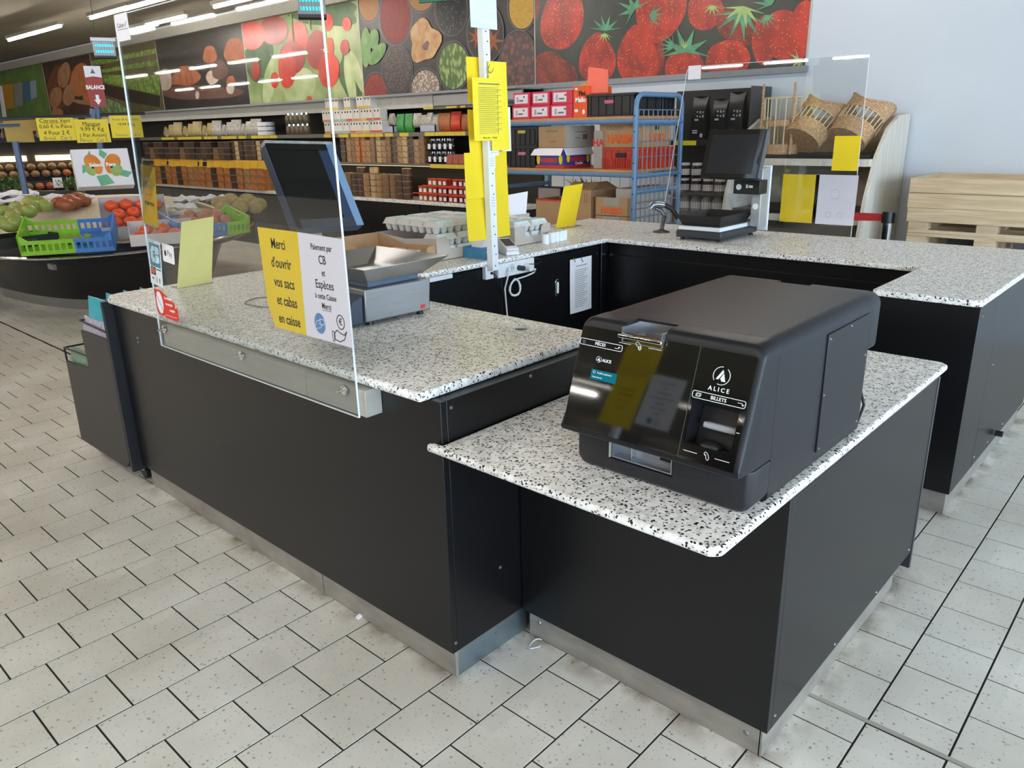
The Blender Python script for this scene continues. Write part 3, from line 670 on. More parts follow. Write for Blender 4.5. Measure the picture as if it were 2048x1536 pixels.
text(nt_, '€', .026, T['ink'], M, .372, .065, bold=.0003)
# stickers
st = thing('sticker_sheet', 'white payment sticker with blue CB emblem and card brands on left screen', 'sticker', (XP, 2.85, 1.03))
M = frm((XP - .0006, 2.918, 1.029), (0, -1, 0), (0, -.02, .164))
prints('backing', st, M, pm('sticker_white', '#dfe5ea', .4), [rect(0, .112, 0, .164)])
prints('blue_field', st, M, T['blue'], [rect(.010, .105, .068, .152)], [], .0006, .0008)
cbm = pm('cb_white', '#cfe3ee', .5)
prints('emblem', st, M, cbm, [[(.055, .142), (.035, .142), (.022, .128), (.022, .097), (.035, .083), (.055, .083), (.055, .100), (.041, .102), (.038, .113), (.055, .113), (.055, .116), (.038, .116), (.041, .125), (.055, .125)], [(.060, .142), (.087, .142), (.096, .135), (.096, .119), (.089, .115), (.060, .115)], [(.060, .111), (.089, .111), (.096, .106), (.096, .090), (.087, .083), (.060, .083)]], [], .0008, .0011)
prints('card_mark', st, M, T['ink'], [rect(.012, .055, .036, .065), rect(.060, .104, .058, .062)], [], .0006, .0008)
prints('card_rings', st, M, T['orange'], [oval(.028, .051, .011, n=16), oval(.038, .051, .011, n=16)], [], .0008, .001)
text(st, 'VISA', .016, T['ink'], M, .083, .047, bold=.0004)
prints('small_marks', st, M, T['greyink'], [rect(.02, .034, .018, .026), rect(.083, .091, .012, .030)], [(oval(.06, .02, .010, n=12), .001, True), (oval(.06, .02, .006, n=12), .001, True)], .0006, .0009)
ap = thing('sticker_sheet', 'small white contactless pay sticker beside the CB sticker', 'sticker', (XP, 2.72, 1.13))
M = frm((XP - .0006, 2.783, 1.122), (0, -1, 0), (0, -.006, .062))
prints('backing', ap, M, T['white'], [rrect(0, .098, 0, .064, .006)])
prints('fruit_mark', ap, M, T['ink'], [oval(.024, .031, .0085, .0105, 16), [(.024, .043), (.030, .047), (.027, .043)]], [], .0006, .0009)
text(ap, 'Pay', .030, T['ink'], M, .038, .031, 'LEFT')
rs = thing('sticker_sheet', 'torn red cheque refusal sticker low on left screen', 'sticker', (XP, 2.8, .91))
M = frm((XP - .0006, 2.903, .905), (0, -1, 0), (0, 0, 1))
prints('backing', rs, M, T['red'], [[(.0, .103), (.0, .022), (.012, .008), (.052, .004), (.056, .016), (.064, .002), (.155, -.002), (.17, .006), (.172, .05), (.152, .046), (.156, .062), (.135, .072), (.128, .064), (.118, .08), (.075, .094), (.05, .103)]])
prints('cheque_disc', rs, M, T['white'], [oval(.035, .055, .026, .042, 20)], [], .0006, .0009)
prints('slash', rs, M, pm('slash_purple', '#8a4a6a', .6), [], [([(.016, .084), (.056, .022)], .0026, False)], .0009, .0012)
for s, x_, y_ in (('Les chèques', .105, .078), ('ne sont pas', .108, .056), ('acceptés', .128, .035)): text(rs, s, .0145, WI, M, x_, y_, sx=.8, bold=.0003)
prints('rule', rs, M, WI, [rect(.068, .16, .011, .0125)], [], .0006, .0009)
yn = thing('notice_sheet', 'narrow dull yellow notice in sleeve high on left screen edge', 'sign', (XP, 2.8, 1.26))
M = frm((XP - .0006, 2.897, 1.25), (0, -1, 0), (0, -.03, .21))
prints('paper', yn, M, pm('dull_yellow', '#cfae2a', .7), [rect(0, .137, 0, .205)]); plate(slm := MB(), rect(-.004, .141, -.012, .228), .0008, .0011); pobj('clear_sleeve', slm, T['film'], yn, M)
for s, y_, mt in (('Pour Peser', .155, T['greyink']), ('demandez', .132, T['greyink']), ('à la', .112, T['orange']), ('caisse', .095, T['orange']), ('POUR VOUS', .070, T['ink']), ('aider', .052, T['greyink'])): text(yn, s, .017, mt, M, .068, y_, sx=.9)
tg = thing('paper_tag', 'small grey paper tag reading Caisse at top of left screen', 'sign', (XP, 2.81, 1.85))
M = frm((XP - .0006, 2.856, 1.846), (0, -1, 0), (0, 0, 1))
prints('paper', tg, M, T['white'], [rect(0, .096, 0, .082)]); text(tg, 'Caisse n°', .02, T['ink'], M, .048, .047); prints('underline', tg, M, T['ink'], [rect(.01, .086, .034, .0355)], [], .0006, .001)
# ================================================================== ON THE LEFT COUNTER
ws = thing('weighing_scale', 'steel weighing scale with tilted tray on the near terrazzo counter', 'scale', (1.72, 2.28, H1))
bd = obj('base', MB().hexa([(1.585, 2.14, .915), (1.868, 2.125, .915), (1.868, 2.42, .915), (1.585, 2.435, .915)], [(1.59, 2.143, 1.03), (1.88, 2.128, 1.03), (1.88, 2.42, 1.03), (1.59, 2.435, 1.03)]), T['steel'], ws, bev=.004)
obj('display', MB().hexa([(1.515, 2.16, .912), (1.583, 2.15, .912), (1.583, 2.43, .912), (1.515, 2.43, .912)], [(1.553, 2.16, .99), (1.586, 2.15, 1.01), (1.586, 2.43, 1.01), (1.553, 2.43, .99)]), pm('blue_grey_plastic', '#3c4656', .4), ws, bev=.004)
obj('neck', MB().box(1.62, 1.85, 2.16, 2.40, 1.03, 1.052), pm('blue_grey_cover', '#56657a', .35), ws, bev=.003)
for x, y in ((1.62, 2.165), (1.84, 2.15), (1.62, 2.40), (1.84, 2.39)): obj('foot', MB().cyl((x, y, .9), (x, y, .917), .014, .011, 10), T['plastic_black'], ws)
pan = MB()
def pan_ring(x0, x1, y0, y1, z): return [(x0, y0, z), (x1, y0, z), (x1, y1, z), (x0, y1, z)]
a_, b_ = (1.60, 1.85, 2.135, 2.46, 1.053), (1.555, 1.945, 2.09, 2.52, 1.108)
i_, j_ = (1.605, 1.845, 2.14, 2.455, 1.056), (1.56, 1.94, 2.095, 2.515, 1.108)
pan.loft([pan_ring(*a_), pan_ring(*b_), pan_ring(*j_), pan_ring(*i_)], caps=False); o_ = len(pan.v) - 16
pan.f += [[o_, o_ + 3, o_ + 2, o_ + 1], [o_ + 12, o_ + 13, o_ + 14, o_ + 15]]; pan.m += [0, 0]
obj('tray', pan, pm('pan_steel', '#c6c7c9', .3, metal=1, var=.04, scale=5, stretch=(4, 1, 1)), ws, bev=.002)
obj('label', MB().hexa([(1.825, 2.1265, .925), (1.845, 2.1255, .925), (1.845, 2.125, .925), (1.825, 2.126, .925)], [(1.827, 2.1275, .939), (1.847, 2.1265, .939), (1.847, 2.1255, .939), (1.827, 2.1265, .939)]), T['red'], ws)
# till screen behind the acrylic, leaning back, seen from its right edge
tm = thing('till_monitor', 'dark till monitor with daylit blue edge standing behind the left screen', 'monitor', (1.82, 2.75, H1))
bb = pm('monitor_daylit', '#6f8cab', .4, var=.05); bk = pm('monitor_back', '#2b3a55', .3, var=.05); dk = pm('monitor_screen', '#101114', .06, spec=.6)  # blue is daylight on the right bezel, put into its colour
A0, A1 = Vector((1.814, 2.57, 1.500)), Vector((1.802, 2.40, 1.212))         # right edge, the panel tilts back and faces the cashier
D = Vector((-.285, 0, .012)); e1 = (A0 - A1).normalized(); e2 = D.normalized(); nrm = e2.cross(e1).normalized()
if nrm.y > 0: nrm = -nrm
LN = (A0 - A1).length; WD = D.length
def mq(a, b, c, d, w): return [A1 + e1 * a + e2 * c + nrm * w, A1 + e1 * b + e2 * c + nrm * w, A1 + e1 * b + e2 * d + nrm * w, A1 + e1 * a + e2 * d + nrm * w]
def mbox(a, b, c, d, w0, w1): return MB().hexa(mq(a, b, c, d, w0), mq(a, b, c, d, w1))
obj('case', mbox(0, LN, 0, WD, -.045, 0), bk, tm, bev=.004)
obj('bezel', mbox(0, LN, .0, .034, 0, .005), bb, tm, bev=.002); obj('bezel', mbox(0, LN, WD - .02, WD, 0, .005), dk, tm); obj('bezel', mbox(LN - .025, LN, .034, WD - .02, 0, .005), dk, tm); obj('bezel', mbox(0, .035, .034, WD - .02, 0, .005), pm('bezel_grey', '#3a3f47', .25), tm)  # right bezel's daylight and lower bezel's reflection are put into their colours
obj('inner_frame', mbox(.035, LN - .025, .034, .075, 0, .003), bk, tm)
obj('screen', mbox(.035, LN - .025, .075, WD - .02, 0, .002), dk, tm)
obj('film_cap', mbox(LN - .002, LN + .012, .0, WD, -.03, .004), pm('clear_cap', '#a9a7a2', .3, var=.3, scale=40), tm)
obj('stand', MB().box(1.64, 1.685, 2.50, 2.53, .912, 1.24), T['steel'], tm, bev=.004)
obj('stand_foot', MB().box(1.58, 1.76, 2.46, 2.66, .9005, .912), T['plastic_dark'], tm, bev=.004)
obj('stand_arm', MB().box(1.63, 1.70, 2.49, 2.56, 1.22, 1.27), T['plastic_dark'], tm, bev=.004)
yc = thing('card_holder', 'plain pale yellow card in clear stand near the left end of the counter', 'sign', (1.6, 3.4, H1))
obj('yellow_card', MB().hexa([(1.50, 3.385, .903), (1.672, 3.405, .903), (1.672, 3.4066, .903), (1.50, 3.3866, .903)], [(1.565, 3.386, 1.186), (1.717, 3.388, 1.197), (1.717, 3.3896, 1.197), (1.565, 3.3876, 1.186)]), T['yellow2'], yc)
obj('clear_foot', MB().box(1.50, 1.675, 3.385, 3.46, .9, .9025), T['film'], yc)
cl = [(1.53, 2.66, .904)] + [(1.53 + .07 * math.sin(t) + .05, 2.79 - .10 * math.cos(t), .904 + .003 * math.sin(3 * t)) for t in [i * .35 for i in range(20)]] + [(1.56, 2.66, .9045), (1.62, 2.6, .904), (1.60, 2.45, .904)]
tag(obj('cable', MB().tube(cl, .0028, 6), pm('grey_cable', '#77736c', .5), None, smooth=True), 'thin grey cable looped on the near counter behind the double notice', 'cable')
# ================================================================== WIRE DISPLAY STAND at the counter end
ds = thing('display_stand', 'black two-step snack stand on castors at the left end of the counter', 'display stand', (1.45, 3.85, 0))
pan_b = pm('stand_panel', '#2b2a29', .45, var=.06, scale=4); 
obj('side_panel', MB().prism([(3.585, .075), (4.135, .075), (4.12, .50), (3.82, .515), (3.828, .70), (3.525, .705), (3.53, .12)], 'x', 1.218, 1.228), pan_b, ds, bev=.002)
obj('side_panel', MB().prism([(3.585, .075), (4.135, .075), (4.12, .50), (3.82, .515), (3.828, .70), (3.525, .705), (3.53, .12)], 'x', 1.69, 1.70), pan_b, ds, bev=.002)
obj('back_panel', MB().box(1.218, 1.70, 3.505, 3.525, .075, .872), pm('stand_back', '#131519', .45), ds, bev=.002)
obj('shelf', MB().box(1.228, 1.69, 3.53, 3.825, .66, .67), pan_b, ds); obj('shelf', MB().box(1.228, 1.69, 3.83, 4.115, .46, .47), pan_b, ds); obj('base', MB().box(1.228, 1.69, 3.53, 4.12, .08, .09), pan_b, ds)
wire = pm('black_wire', '#1b1b1d', .4)
obj('wire_rail', MB().tube([(1.223, 3.53, .735), (1.223, 3.825, .745), (1.69, 3.825, .745)], .005, 6), wire, ds); obj('wire_rail', MB().tube([(1.223, 3.83, .575), (1.223, 4.12, .565), (1.223, 4.12, .50)], .005, 6).tube([(1.223, 4.12, .565), (1.69, 4.12, .565)], .005, 6), wire, ds)
for x, y in ((1.30, 3.57), (1.30, 4.06), (1.62, 3.57), (1.62, 4.06)):
    cs_ = obj('castor', MB().cyl((x - .012, y, .03), (x + .012, y, .03), .03, n=14), T['plastic_black'], ds, smooth=True)
    obj('fork', MB().box(x - .02, x + .02, y - .015, y + .03, .045, .075), T['chrome'], cs_, bev=.004)
bagm = [pm('turquoise_foil', '#19a9bd', .28, var=.12, scale=25), pm('lilac_foil', '#b5aec2', .3, var=.2, scale=30)]
def pouch(w, h, d, n=8):
    mb = MB(); rings = []
    for i in range(n + 1):
        t = i / n; dd = d * math.sin(math.pi * min(1, t * 1.02)) ** .6 * (.25 + .75 * (1 - t)) + .002
        ww = w * (1 - .06 * math.sin(math.pi * t))
        rings.append([(-ww / 2, -dd / 2, t * h), (0, -dd / 2 - .004, t * h), (ww / 2, -dd / 2, t * h), (ww / 2, dd / 2, t * h), (0, dd / 2 + .004, t * h), (-ww / 2, dd / 2, t * h)])
    return mb.loft(rings)
pb_me = mesh('snack_bag', pouch(.20, .185, .045), bagm[0], True); pb2 = mesh('snack_bag', pouch(.11, .09, .05), bagm[1], True)
for i in range(4):
    o = obj('snack_bag', pb_me, None, None, M=Matrix.Translation((1.27 + .075 * i, 3.70 + .004 * i, .672)) @ Matrix.Rotation(1.57 - .05 * i, 4, 'Z')); tag(o, '%s turquoise snack bag from the front on the stand upper step' % ORD[i], 'snack bag', 'turquoise snack bags')
for i in range(5):
    o = obj('snack_bag', pb2, None, None, M=Matrix.Translation((1.25 + .004 * (i % 2), 3.57 + .055 * i, .672)) @ Matrix.Rotation(1.5, 4, 'Z')); tag(o, '%s lilac foil sachet from the counter on the stand upper step' % ORD[i], 'snack bag', 'lilac sachets')
pb3 = mesh('snack_bag', pouch(.13, .17, .05), pm('yellow_foil', '#d9b02a', .3, var=.15, scale=25), True); pb4 = mesh('snack_bag', pouch(.11, .09, .05), pm('green_foil', '#7d9c86', .3, var=.25, scale=30), True)
for i in range(3):
    o = obj('snack_bag', pb3, None, None, M=Matrix.Translation((1.30 + .11 * i, 3.92, .472)) @ Matrix.Rotation(.7, 4, 'Z')); tag(o, '%s yellow snack bag from the front on the stand lower step' % ORD[i], 'snack bag', 'yellow snack bags')
for i in range(4):
    o = obj('snack_bag', pb4, None, None, M=Matrix.Translation((1.26, 3.90 + .06 * i, .472)) @ Matrix.Rotation(1.5, 4, 'Z')); tag(o, '%s green sachet from the counter on the stand lower step' % ORD[i], 'snack bag', 'green sachets')
# ================================================================== POST WITH YELLOW SHEETS, SOCKETS
post = thing('upright_post', 'white perforated upright rising from the rear counter edge, hung with yellow sheets', 'post', (2.88, 2.745, .86))
pw_ = pm('post_white', '#e9edf2', .45, var=.03)
pm_ = MB(); pm_.hexa([(2.846, 2.735, .855), (2.891, 2.735, .855), (2.891, 2.773, .855), (2.846, 2.773, .855)], [(2.796, 2.735, 3.24), (2.841, 2.735, 3.24), (2.841, 2.773, 3.24), (2.796, 2.773, 3.24)])
obj('profile', pm_, pw_, post, bev=.002)
def px_at(z): return 2.869 - .05 * (z - .855) / 2.385
for i in range(26):
    z = .88 + .05 * i + (.008 if i % 2 else 0)
    obj('slot', MB().cyl((px_at(z) + (.004 if i % 2 else -.004), 2.7355, z), (px_at(z) + (.004 if i % 2 else -.004), 2.7335, z), .0035, n=8), T['blackin'], post)
SHEET = {}
def hung(label, u0, v0, u1, v1, y, mat, curl=.012, skew=0, lines=0, name='paper_sheet', cat='paper sheet', z=.0008, group='papers on the white post', yaw=0):
    """a sheet in a plane facing the till side, gently curled, given by two picture corners at depth y"""
    a, b = aty(u0, v0, y), aty(u1, v1, y); w = b.x - a.x; h = a.z - b.z
    n = 8; vs = []; fs = []
    for side in (0, 1):
        for j in range(n + 1):
            for i in range(n + 1):
                s, t = i / n, j / n
                yy = y - curl * math.sin(math.pi * s) * (.4 + .6 * (1 - t)) - curl * .8 * (1 - t) ** 2 + side * z
                vs.append((a.x + w * s + skew * (1 - t), yy + yaw * (s - .5), b.z + h * t))
    q = (n + 1) ** 2
    for j in range(n):
        for i in range(n):
            k = j * (n + 1) + i; fs += [[k, k + 1, k + n + 2, k + n + 1], [q + k, q + k + n + 1, q + k + n + 2, q + k + 1]]
    for i in range(n): fs += [[i, q + i, q + i + 1, i + 1], [n * (n + 1) + i, n * (n + 1) + i + 1, q + n * (n + 1) + i + 1, q + n * (n + 1) + i]]
    for j in range(n): fs += [[j * (n + 1), (j + 1) * (n + 1), q + (j + 1) * (n + 1), q + j * (n + 1)], [j * (n + 1) + n, q + j * (n + 1) + n, q + (j + 1) * (n + 1) + n, (j + 1) * (n + 1) + n]]
    t_ = thing(name, label, cat, ((a.x + b.x) / 2, y, b.z), 0, group)
    obj('sheet', MB().add(vs, fs), mat, t_, smooth=True)
    return t_, a, b, w, h
yel = T['yellow']; ylt = pm('bright_yellow_paper', '#f6e02f', .6, var=.03)
hung('plain yellow sheet left of the post, highest of its side', 932, 113, 968, 206, 2.79, yel, .008)
hung('plain yellow sheet left of the post behind the price list', 935, 219, 970, 305, 2.795, yel, .008)
hung('wide plain yellow sheet behind the post above the lowest one', 928, 306, 1015, 390, 2.785, yel, .006)
hung('wide plain yellow sheet hanging lowest behind the post', 931, 388, 1018, 470, 2.79, yel, .012)
t_, a, b, w, h = hung('yellow list in glossy sleeve at the right of the post, behind the front list', 976, 122, 1016, 300, 2.722, ylt, .006, .008)
t_, a, b, w, h = hung('yellow printed price list with fine lines hanging in front of the post', 944, 154, 1008, 280, 2.705, ylt, .004)
M = fy(a.x, 2.7005, b.z)
ln = [rect(w * .16, w * (.80 + .1 * ((i * 7) % 3 - 1)), h * (.12 + .030 * i), h * (.12 + .030 * i) + .0016) for i in range(25)]
prints('printed_lines', t_, M, T['greyink'], ln + [rect(w * .18, w * .85, h * .895, h * .91)], [], .002, .0028)
prints('column_rule', t_, M, T['greyink'], [rect(w * .78, w * .785, h * .1, h * .88)], [], .002, .0028)
text(t_, '28 Lot Mag    19 Jeune', .0105, T['ink'], M, w * .5, h * .045, off=.0024)
hung('white sheet behind the price list, lower right', 1003, 214, 1022, 302, 2.73, T['white'], .003)
t_, a, b, w, h = hung('white sheet taped across the top of the post', 938, -40, 994, 60, 2.728, pm('bluish_paper', '#dfe9ee', .6), .002)
hk = obj('wire_hook', MB().tube([aty(981, 120, 2.73), aty(979, 130, 2.722), aty(976, 138, 2.716), aty(977, 144, 2.712), aty(981, 146, 2.708), aty(985, 143, 2.706), aty(987, 137, 2.704)], .0018, 6), T['chrome'], post, smooth=True)
for u0, v0, u1, v1, lb in ((976, 281, 998, 311, 'small white receipt on the post below the price list'), (976, 313, 991, 336, 'tiny white slip on the post above the holes'), (979, 391, 993, 416, 'tiny white slip lowest on the post')):
    t_, a, b, w, h = hung(lb, u0, v0, u1, v1, 2.7335, T['white'], .001)
    prints('printed_lines', t_, fy(a.x, 2.7315, b.z), T['greyink'], [rect(w * .15, w * .8, h * (.2 + .2 * i), h * (.2 + .2 * i) + .0012) for i in range(4)], [], 0, .0006)
# sockets
s1 = thing('socket_box', 'small square white junction box left of the post foot', 'socket', (2.87, 2.79, .85))
obj('box', MB().box(2.835, 2.895, 2.775, 2.804, .805, .875), T['greywhite'], s1, bev=.004); obj('plug', MB().box(2.868, 2.882, 2.768, 2.776, .83, .842), T['plastic_black'], s1)
s2 = thing('socket_strip', 'long white socket block with plugs under the rear counter edge', 'socket', (3.1, 2.79, .84))
obj('box', MB().box(2.925, 3.215, 2.772, 2.804, .80, .873), T['greywhite'], s2, bev=.005)
for x in (3.03, ):
    obj('outlet', MB().cyl((x, 2.773, .842), (x, 2.770, .842), .021, n=20), pm('outlet_ring', '#c9ced6', .4), s2)
    for dx in (-.008, .008): obj('pin_hole', MB().cyl((x + dx, 2.7705, .842), (x + dx, 2.769, .842), .0028, n=8), T['blackin'], s2)
obj('plug', MB().box(2.985, 3.0, 2.75, 2.773, .83, .852), T['greywhite'], s2, bev=.004)
obj('plug', MB().cyl((3.085, 2.773, .835), (3.085, 2.735, .835), .015, .013, 14), T['plastic_dark'], s2, smooth=True)
obj('plug', MB().cyl((3.135, 2.773, .835), (3.135, 2.725, .828), .021, .017, 14), T['greywhite'], s2, smooth=True)
def cable(label, pts, r, mat, cat='cable'): return tag(obj('cable', MB().tube(pts, r, 8), mat, None, smooth=True), label, cat)
cable('white cable running down from the socket block to the floor', [(2.985, 2.752, .832), (2.98, 2.757, .80), (2.975, 2.775, .74), (2.992, 2.785, .66), (3.005, 2.79, .58), (3.01, 2.795, .4), (3.02, 2.795, .02)], .0045, T['greywhite'])
cable('coiled bundle of white cable hanging below the sockets', [(3.045 + (.042 + .004 * math.sin(i * 1.3)) * math.sin(i * .45), 2.765 + .006 * math.sin(i * .9), .735 + (.044 + .003 * math.cos(i * 1.9)) * math.cos(i * .45)) for i in range(58)], .0045, T['greywhite'])
cable('white lead from the fat plug back to the coil', [(3.135, 2.728, .826), (3.17, 2.726, .82), (3.175, 2.74, .80), (3.12, 2.755, .785), (3.06, 2.765, .778)], .004, T['greywhite'])
cable('thin black lead from the junction box down to the coil', [(2.876, 2.768, .836), (2.90, 2.765, .82), (2.93, 2.775, .77), (2.975, 2.78, .71)], .0022, T['plastic_black'])
cable('thin black lead looping at the right of the sockets', [(3.16, 2.768, .845), (3.20, 2.74, .842), (3.245, 2.745, .85), (3.25, 2.77, .862), (3.225, 2.79, .868)], .002, T['plastic_black'])
t_, a, b, w, h = hung('white printed list on the dark rear panel below the counter', 1140, 520, 1182, 616, 2.795, T['white'], .004, group=None)
M = fy(a.x, 2.789, b.z)
prints('printed_lines', t_, M, T['greyink'], [rect(w * .2, w * (.6 + .22 * ((i * 5) % 4) / 4), h * (.10 + .036 * i), h * (.10 + .036 * i) + .0022) for i in range(20)] + [rect(w * .25, w * .75, h * .86, h * .87)], [], 0, .0008)
for u in (1147, 1162): obj('clip', MB().tube([aty(u, 515, 2.79), aty(u + 2, 519, 2.784), aty(u + 4, 524, 2.786)], .002, 6), T['chrome'], t_)
# ================================================================== EGGS ON THE REAR COUNTER
pulp = pm('grey_pulp', '#cfcdc8', .9, var=.06, scale=60, bump=.15, bscale=200)
lblm = pm('turquoise_label', '#dfe8e8', .6, col2='#86c9cc', scale=22); lblw = pm('white_label', '#e9eef0', .6, var=.06, scale=40)
def carton_thing(lab):
    t = thing('egg_carton', 'x', 'egg carton', (0, 0, 0), 0, 'grey pulp egg cartons')
    L_, W_, z0 = .148, .102, 0
    mb = MB()
    for i in range(3):
        for j in range(2):
            x, y = (i - 1) * .049, (j - .5) * .05
            mb.lathe([(.014, .0), (.019, .012), (.0235, .034)], (x, y, 0), 10)
    obj('cup', mb, pulp, t, world=False, smooth=True)
    obj('rim', MB().box(-L_ / 2 - .002, L_ / 2 + .002, -W_ / 2 - .003, W_ / 2 + .003, .033, .037), pulp, t, world=False)
    ld = MB().box(-L_ / 2, L_ / 2, -W_ / 2, W_ / 2, .037, .064, .012)
    for i in range(3):
        for s in (-1, 1):
            x = (i - 1) * .049; ld.hexa([(x - .02, s * (W_ / 2 - .004), .037), (x + .02, s * (W_ / 2 - .004), .037), (x + .02, s * (W_ / 2 + .002), .037), (x - .02, s * (W_ / 2 + .002), .037)], [(x - .012, s * (W_ / 2 - .014), .062), (x + .012, s * (W_ / 2 - .014), .062), (x + .012, s * (W_ / 2 - .011), .062), (x - .012, s * (W_ / 2 - .011), .062)])
    for j in (-1, 1):
        for s in (-1, 1):
            y = j * .025; ld.hexa([(s * (L_ / 2 - .004), y - .02, .037), (s * (L_ / 2 + .002), y - .02, .037), (s * (L_ / 2 + .002), y + .02, .037), (s * (L_ / 2 - .004), y + .02, .037)], [(s * (L_ / 2 - .014), y - .012, .062), (s * (L_ / 2 - .011), y - .012, .062), (s * (L_ / 2 - .011), y + .012, .062), (s * (L_ / 2 - .014), y + .012, .062)])
    lid = obj('lid', ld, pulp, t, world=False)
    obj('clasp', MB().ball((-.0, -W_ / 2 - .004, .037), (.010, .005, .005), 8, 6), pulp, t, world=False)
    obj('label', MB().hexa([(-.05, -W_ / 2 + .0025, .043), (.05, -W_ / 2 + .0025, .043), (.05, .035, .0645), (-.05, .035, .0645)], [(-.05, -W_ / 2 + .0105, .0645), (.05, -W_ / 2 + .0105, .0645), (.05, .035, .0652), (-.05, .035, .0652)]), lab, t, world=False)
    return t
cA = carton_thing(lblm); cB = carton_thing(lblw); usedA = usedB = False
def egg(x, y, z, lab, kind='A', rz=0):
    global usedA, usedB
    if kind == 'A':
        if not usedA: usedA = True; cA.location = (x, y, z); cA['label'] = lab; return
        dup(cA, (x, y, z), rz, lab)
    else:
        if not usedB: usedB = True; cB.location = (x, y, z); cB['label'] = lab; return
        dup(cB, (x, y, z), rz, lab)
pos_y = ('nearest', 'second', 'third', 'farthest')
for ci, x in enumerate((2.775, 2.928, 3.081)):
    for j in range(4):
        y = 3.045 + .108 * j
        cname = ('left column', 'middle column', 'right column')[ci]
        egg(x, y, 1.036, '%s egg carton in the %s on top of the big tray' % (pos_y[j], cname), 'A' if (ci + j) % 3 == 0 or j == 0 else 'B')
        if j == 0:
            egg(x, y, .970, 'egg carton directly below the nearest one of the %s' % cname, 'A')
            egg(x, y, .9035, 'lowest egg carton at the front of the %s' % cname, 'A')
for ci, x in enumerate((3.405, 3.558)):
    side = ('left', 'right')[ci]
    for j in range(3): egg(x, 3.075 + .108 * j, .970, '%s egg carton on the %s of the small tray near the paper rolls' % (('front', 'middle', 'rear')[j], side), 'A' if j == 0 else 'B')
    egg(x, 3.075, .9035, 'lower egg carton at the front %s of the small tray' % side, 'A')
def tray(label, x0, x1, y0, y1, h, mat, notch=None, back=None, z=H1):
    t = thing('card_tray', label, 'tray', ((x0 + x1) / 2, (y0 + y1) / 2, z)); e = .003
    obj('base', MB().box(x0, x1, y0, y1, z, z + .003), mat, t)
    if notch:
        a, b, hh = notch
        poly = [(x0, z), (x1, z), (x1, z + h), (b + .03, z + h), (b + .012, z + h - .01), (b, z + hh), (a, z + hh), (a - .012, z + h - .01), (a - .03, z + h), (x0, z + h)]
    else: poly = [(x0, z), (x1, z), (x1, z + h), (x0, z + h)]
    obj('front_wall', MB().prism(poly, 'y', y0, y0 + e), mat, t)
    bh = back or h
    obj('back_wall', MB().prism([(x0, z), (x1, z), (x1, z + bh), (x0, z + bh)], 'y', y1 - e, y1), mat, t)
    obj('side_wall', MB().prism([(y0 + e, z), (y1 - e, z), (y1 - e, z + bh), ((y0 + y1) / 2, z + h * .85), (y0 + e, z + h)], 'x', x0, x0 + e), mat, t)
    obj('side_wall', MB().prism([(y0 + e, z), (y1 - e, z), (y1 - e, z + bh), ((y0 + y1) / 2, z + h * .85), (y0 + e, z + h)], 'x', x1 - e, x1), mat, t)
    return t
tray('big grey card tray full of stacked egg cartons behind the tissue box', 2.692, 3.165, 2.985, 3.48, .118, T['kraft2'], (2.79, 3.08, .055))
tray('small grey card tray of egg cartons beside the white paper rolls', 3.322, 3.642, 3.012, 3.36, .105, T['kraft2'], (3.42, 3.55, .045))
tray('open card tray with pink carton behind the scale pan', 2.40, 2.688, 2.99, 3.46, .085, T['kraft'], (2.46, 2.62, .035), back=.12)
pk = thing('egg_carton', 'egg carton with pink lid label in the tray behind the scale pan', 'egg carton', (2.545, 3.06, .9035), 0)
pkm = pm('pink_label', '#e9a79c', .6, var=.1, scale=40)
for ch in cA.children:
    c = ch.copy(); COL.objects.link(c); c.parent = pk
    if ch.name.startswith('label'): c.data = ch.data.copy(); c.data.materials[0] = pkm
pk2 = dup(pk, (2.545, 3.17, .9035), 0, 'second pink labelled egg carton, deeper in the tray behind the scale pan')
# tissue box, payment terminal, paper rolls
tb = thing('tissue_box', 'blue tissue box with white tissue at the foot of the post', 'tissue box', (2.95, 2.89, H1))
obj('box', MB().box(2.875, 2.958, 2.815, 2.975, H1 + .0005, .958), pm('tissue_blue', '#3f86b5', .45, var=.15, scale=10), tb, bev=.002)
obj('tissue', MB().loft([[(2.892, 2.86, .957), (2.94, 2.86, .957), (2.94, 2.93, .957), (2.892, 2.93, .957)], [(2.90, 2.85, .985), (2.955, 2.855, .98), (2.94, 2.94, .99), (2.885, 2.92, .975)], [(2.91, 2.845, 1.005), (2.95, 2.85, .995), (2.935, 2.915, 1.008), (2.90, 2.92, .998)]]), T['white'], tb, smooth=True)
prints('round_mark', tb, fy(2.895, 2.815, .94), WI, [oval(0, 0, .011, n=16)], [], .0002, .0008)
pt = thing('payment_terminal', 'white card payment terminal on its base right of the post', 'payment terminal', (3.12, 2.88, H1), -.5)
obj('base', MB().hexa([(-.04, -.085, .0005), (.04, -.085, .0005), (.04, .085, .0005), (-.04, .085, .0005)], [(-.036, -.08, .022), (.036, -.08, .022), (.036, .08, .055), (-.036, .08, .055)]), T['greywhite'], pt, world=False, bev=.005)
obj('handset', MB().hexa([(-.036, -.085, .024), (.036, -.085, .024), (.036, .082, .057), (-.036, .082, .057)], [(-.034, -.08, .037), (.034, -.08, .037), (.034, .08, .074), (-.034, .08, .074)]), T['greywhite'], pt, world=False, bev=.004)
obj('screen', MB().hexa([(-.028, -.045, .0445), (.028, -.045, .0445), (.028, .06, .0693), (-.028, .06, .0693)], [(-.028, -.045, .0458), (.028, -.045, .0458), (.028, .06, .0706), (-.028, .06, .0706)]), pm('terminal_screen', '#4c4a48', .15), pt, world=False)
rl = pm('till_roll', '#e6ecee', .75, var=.02)
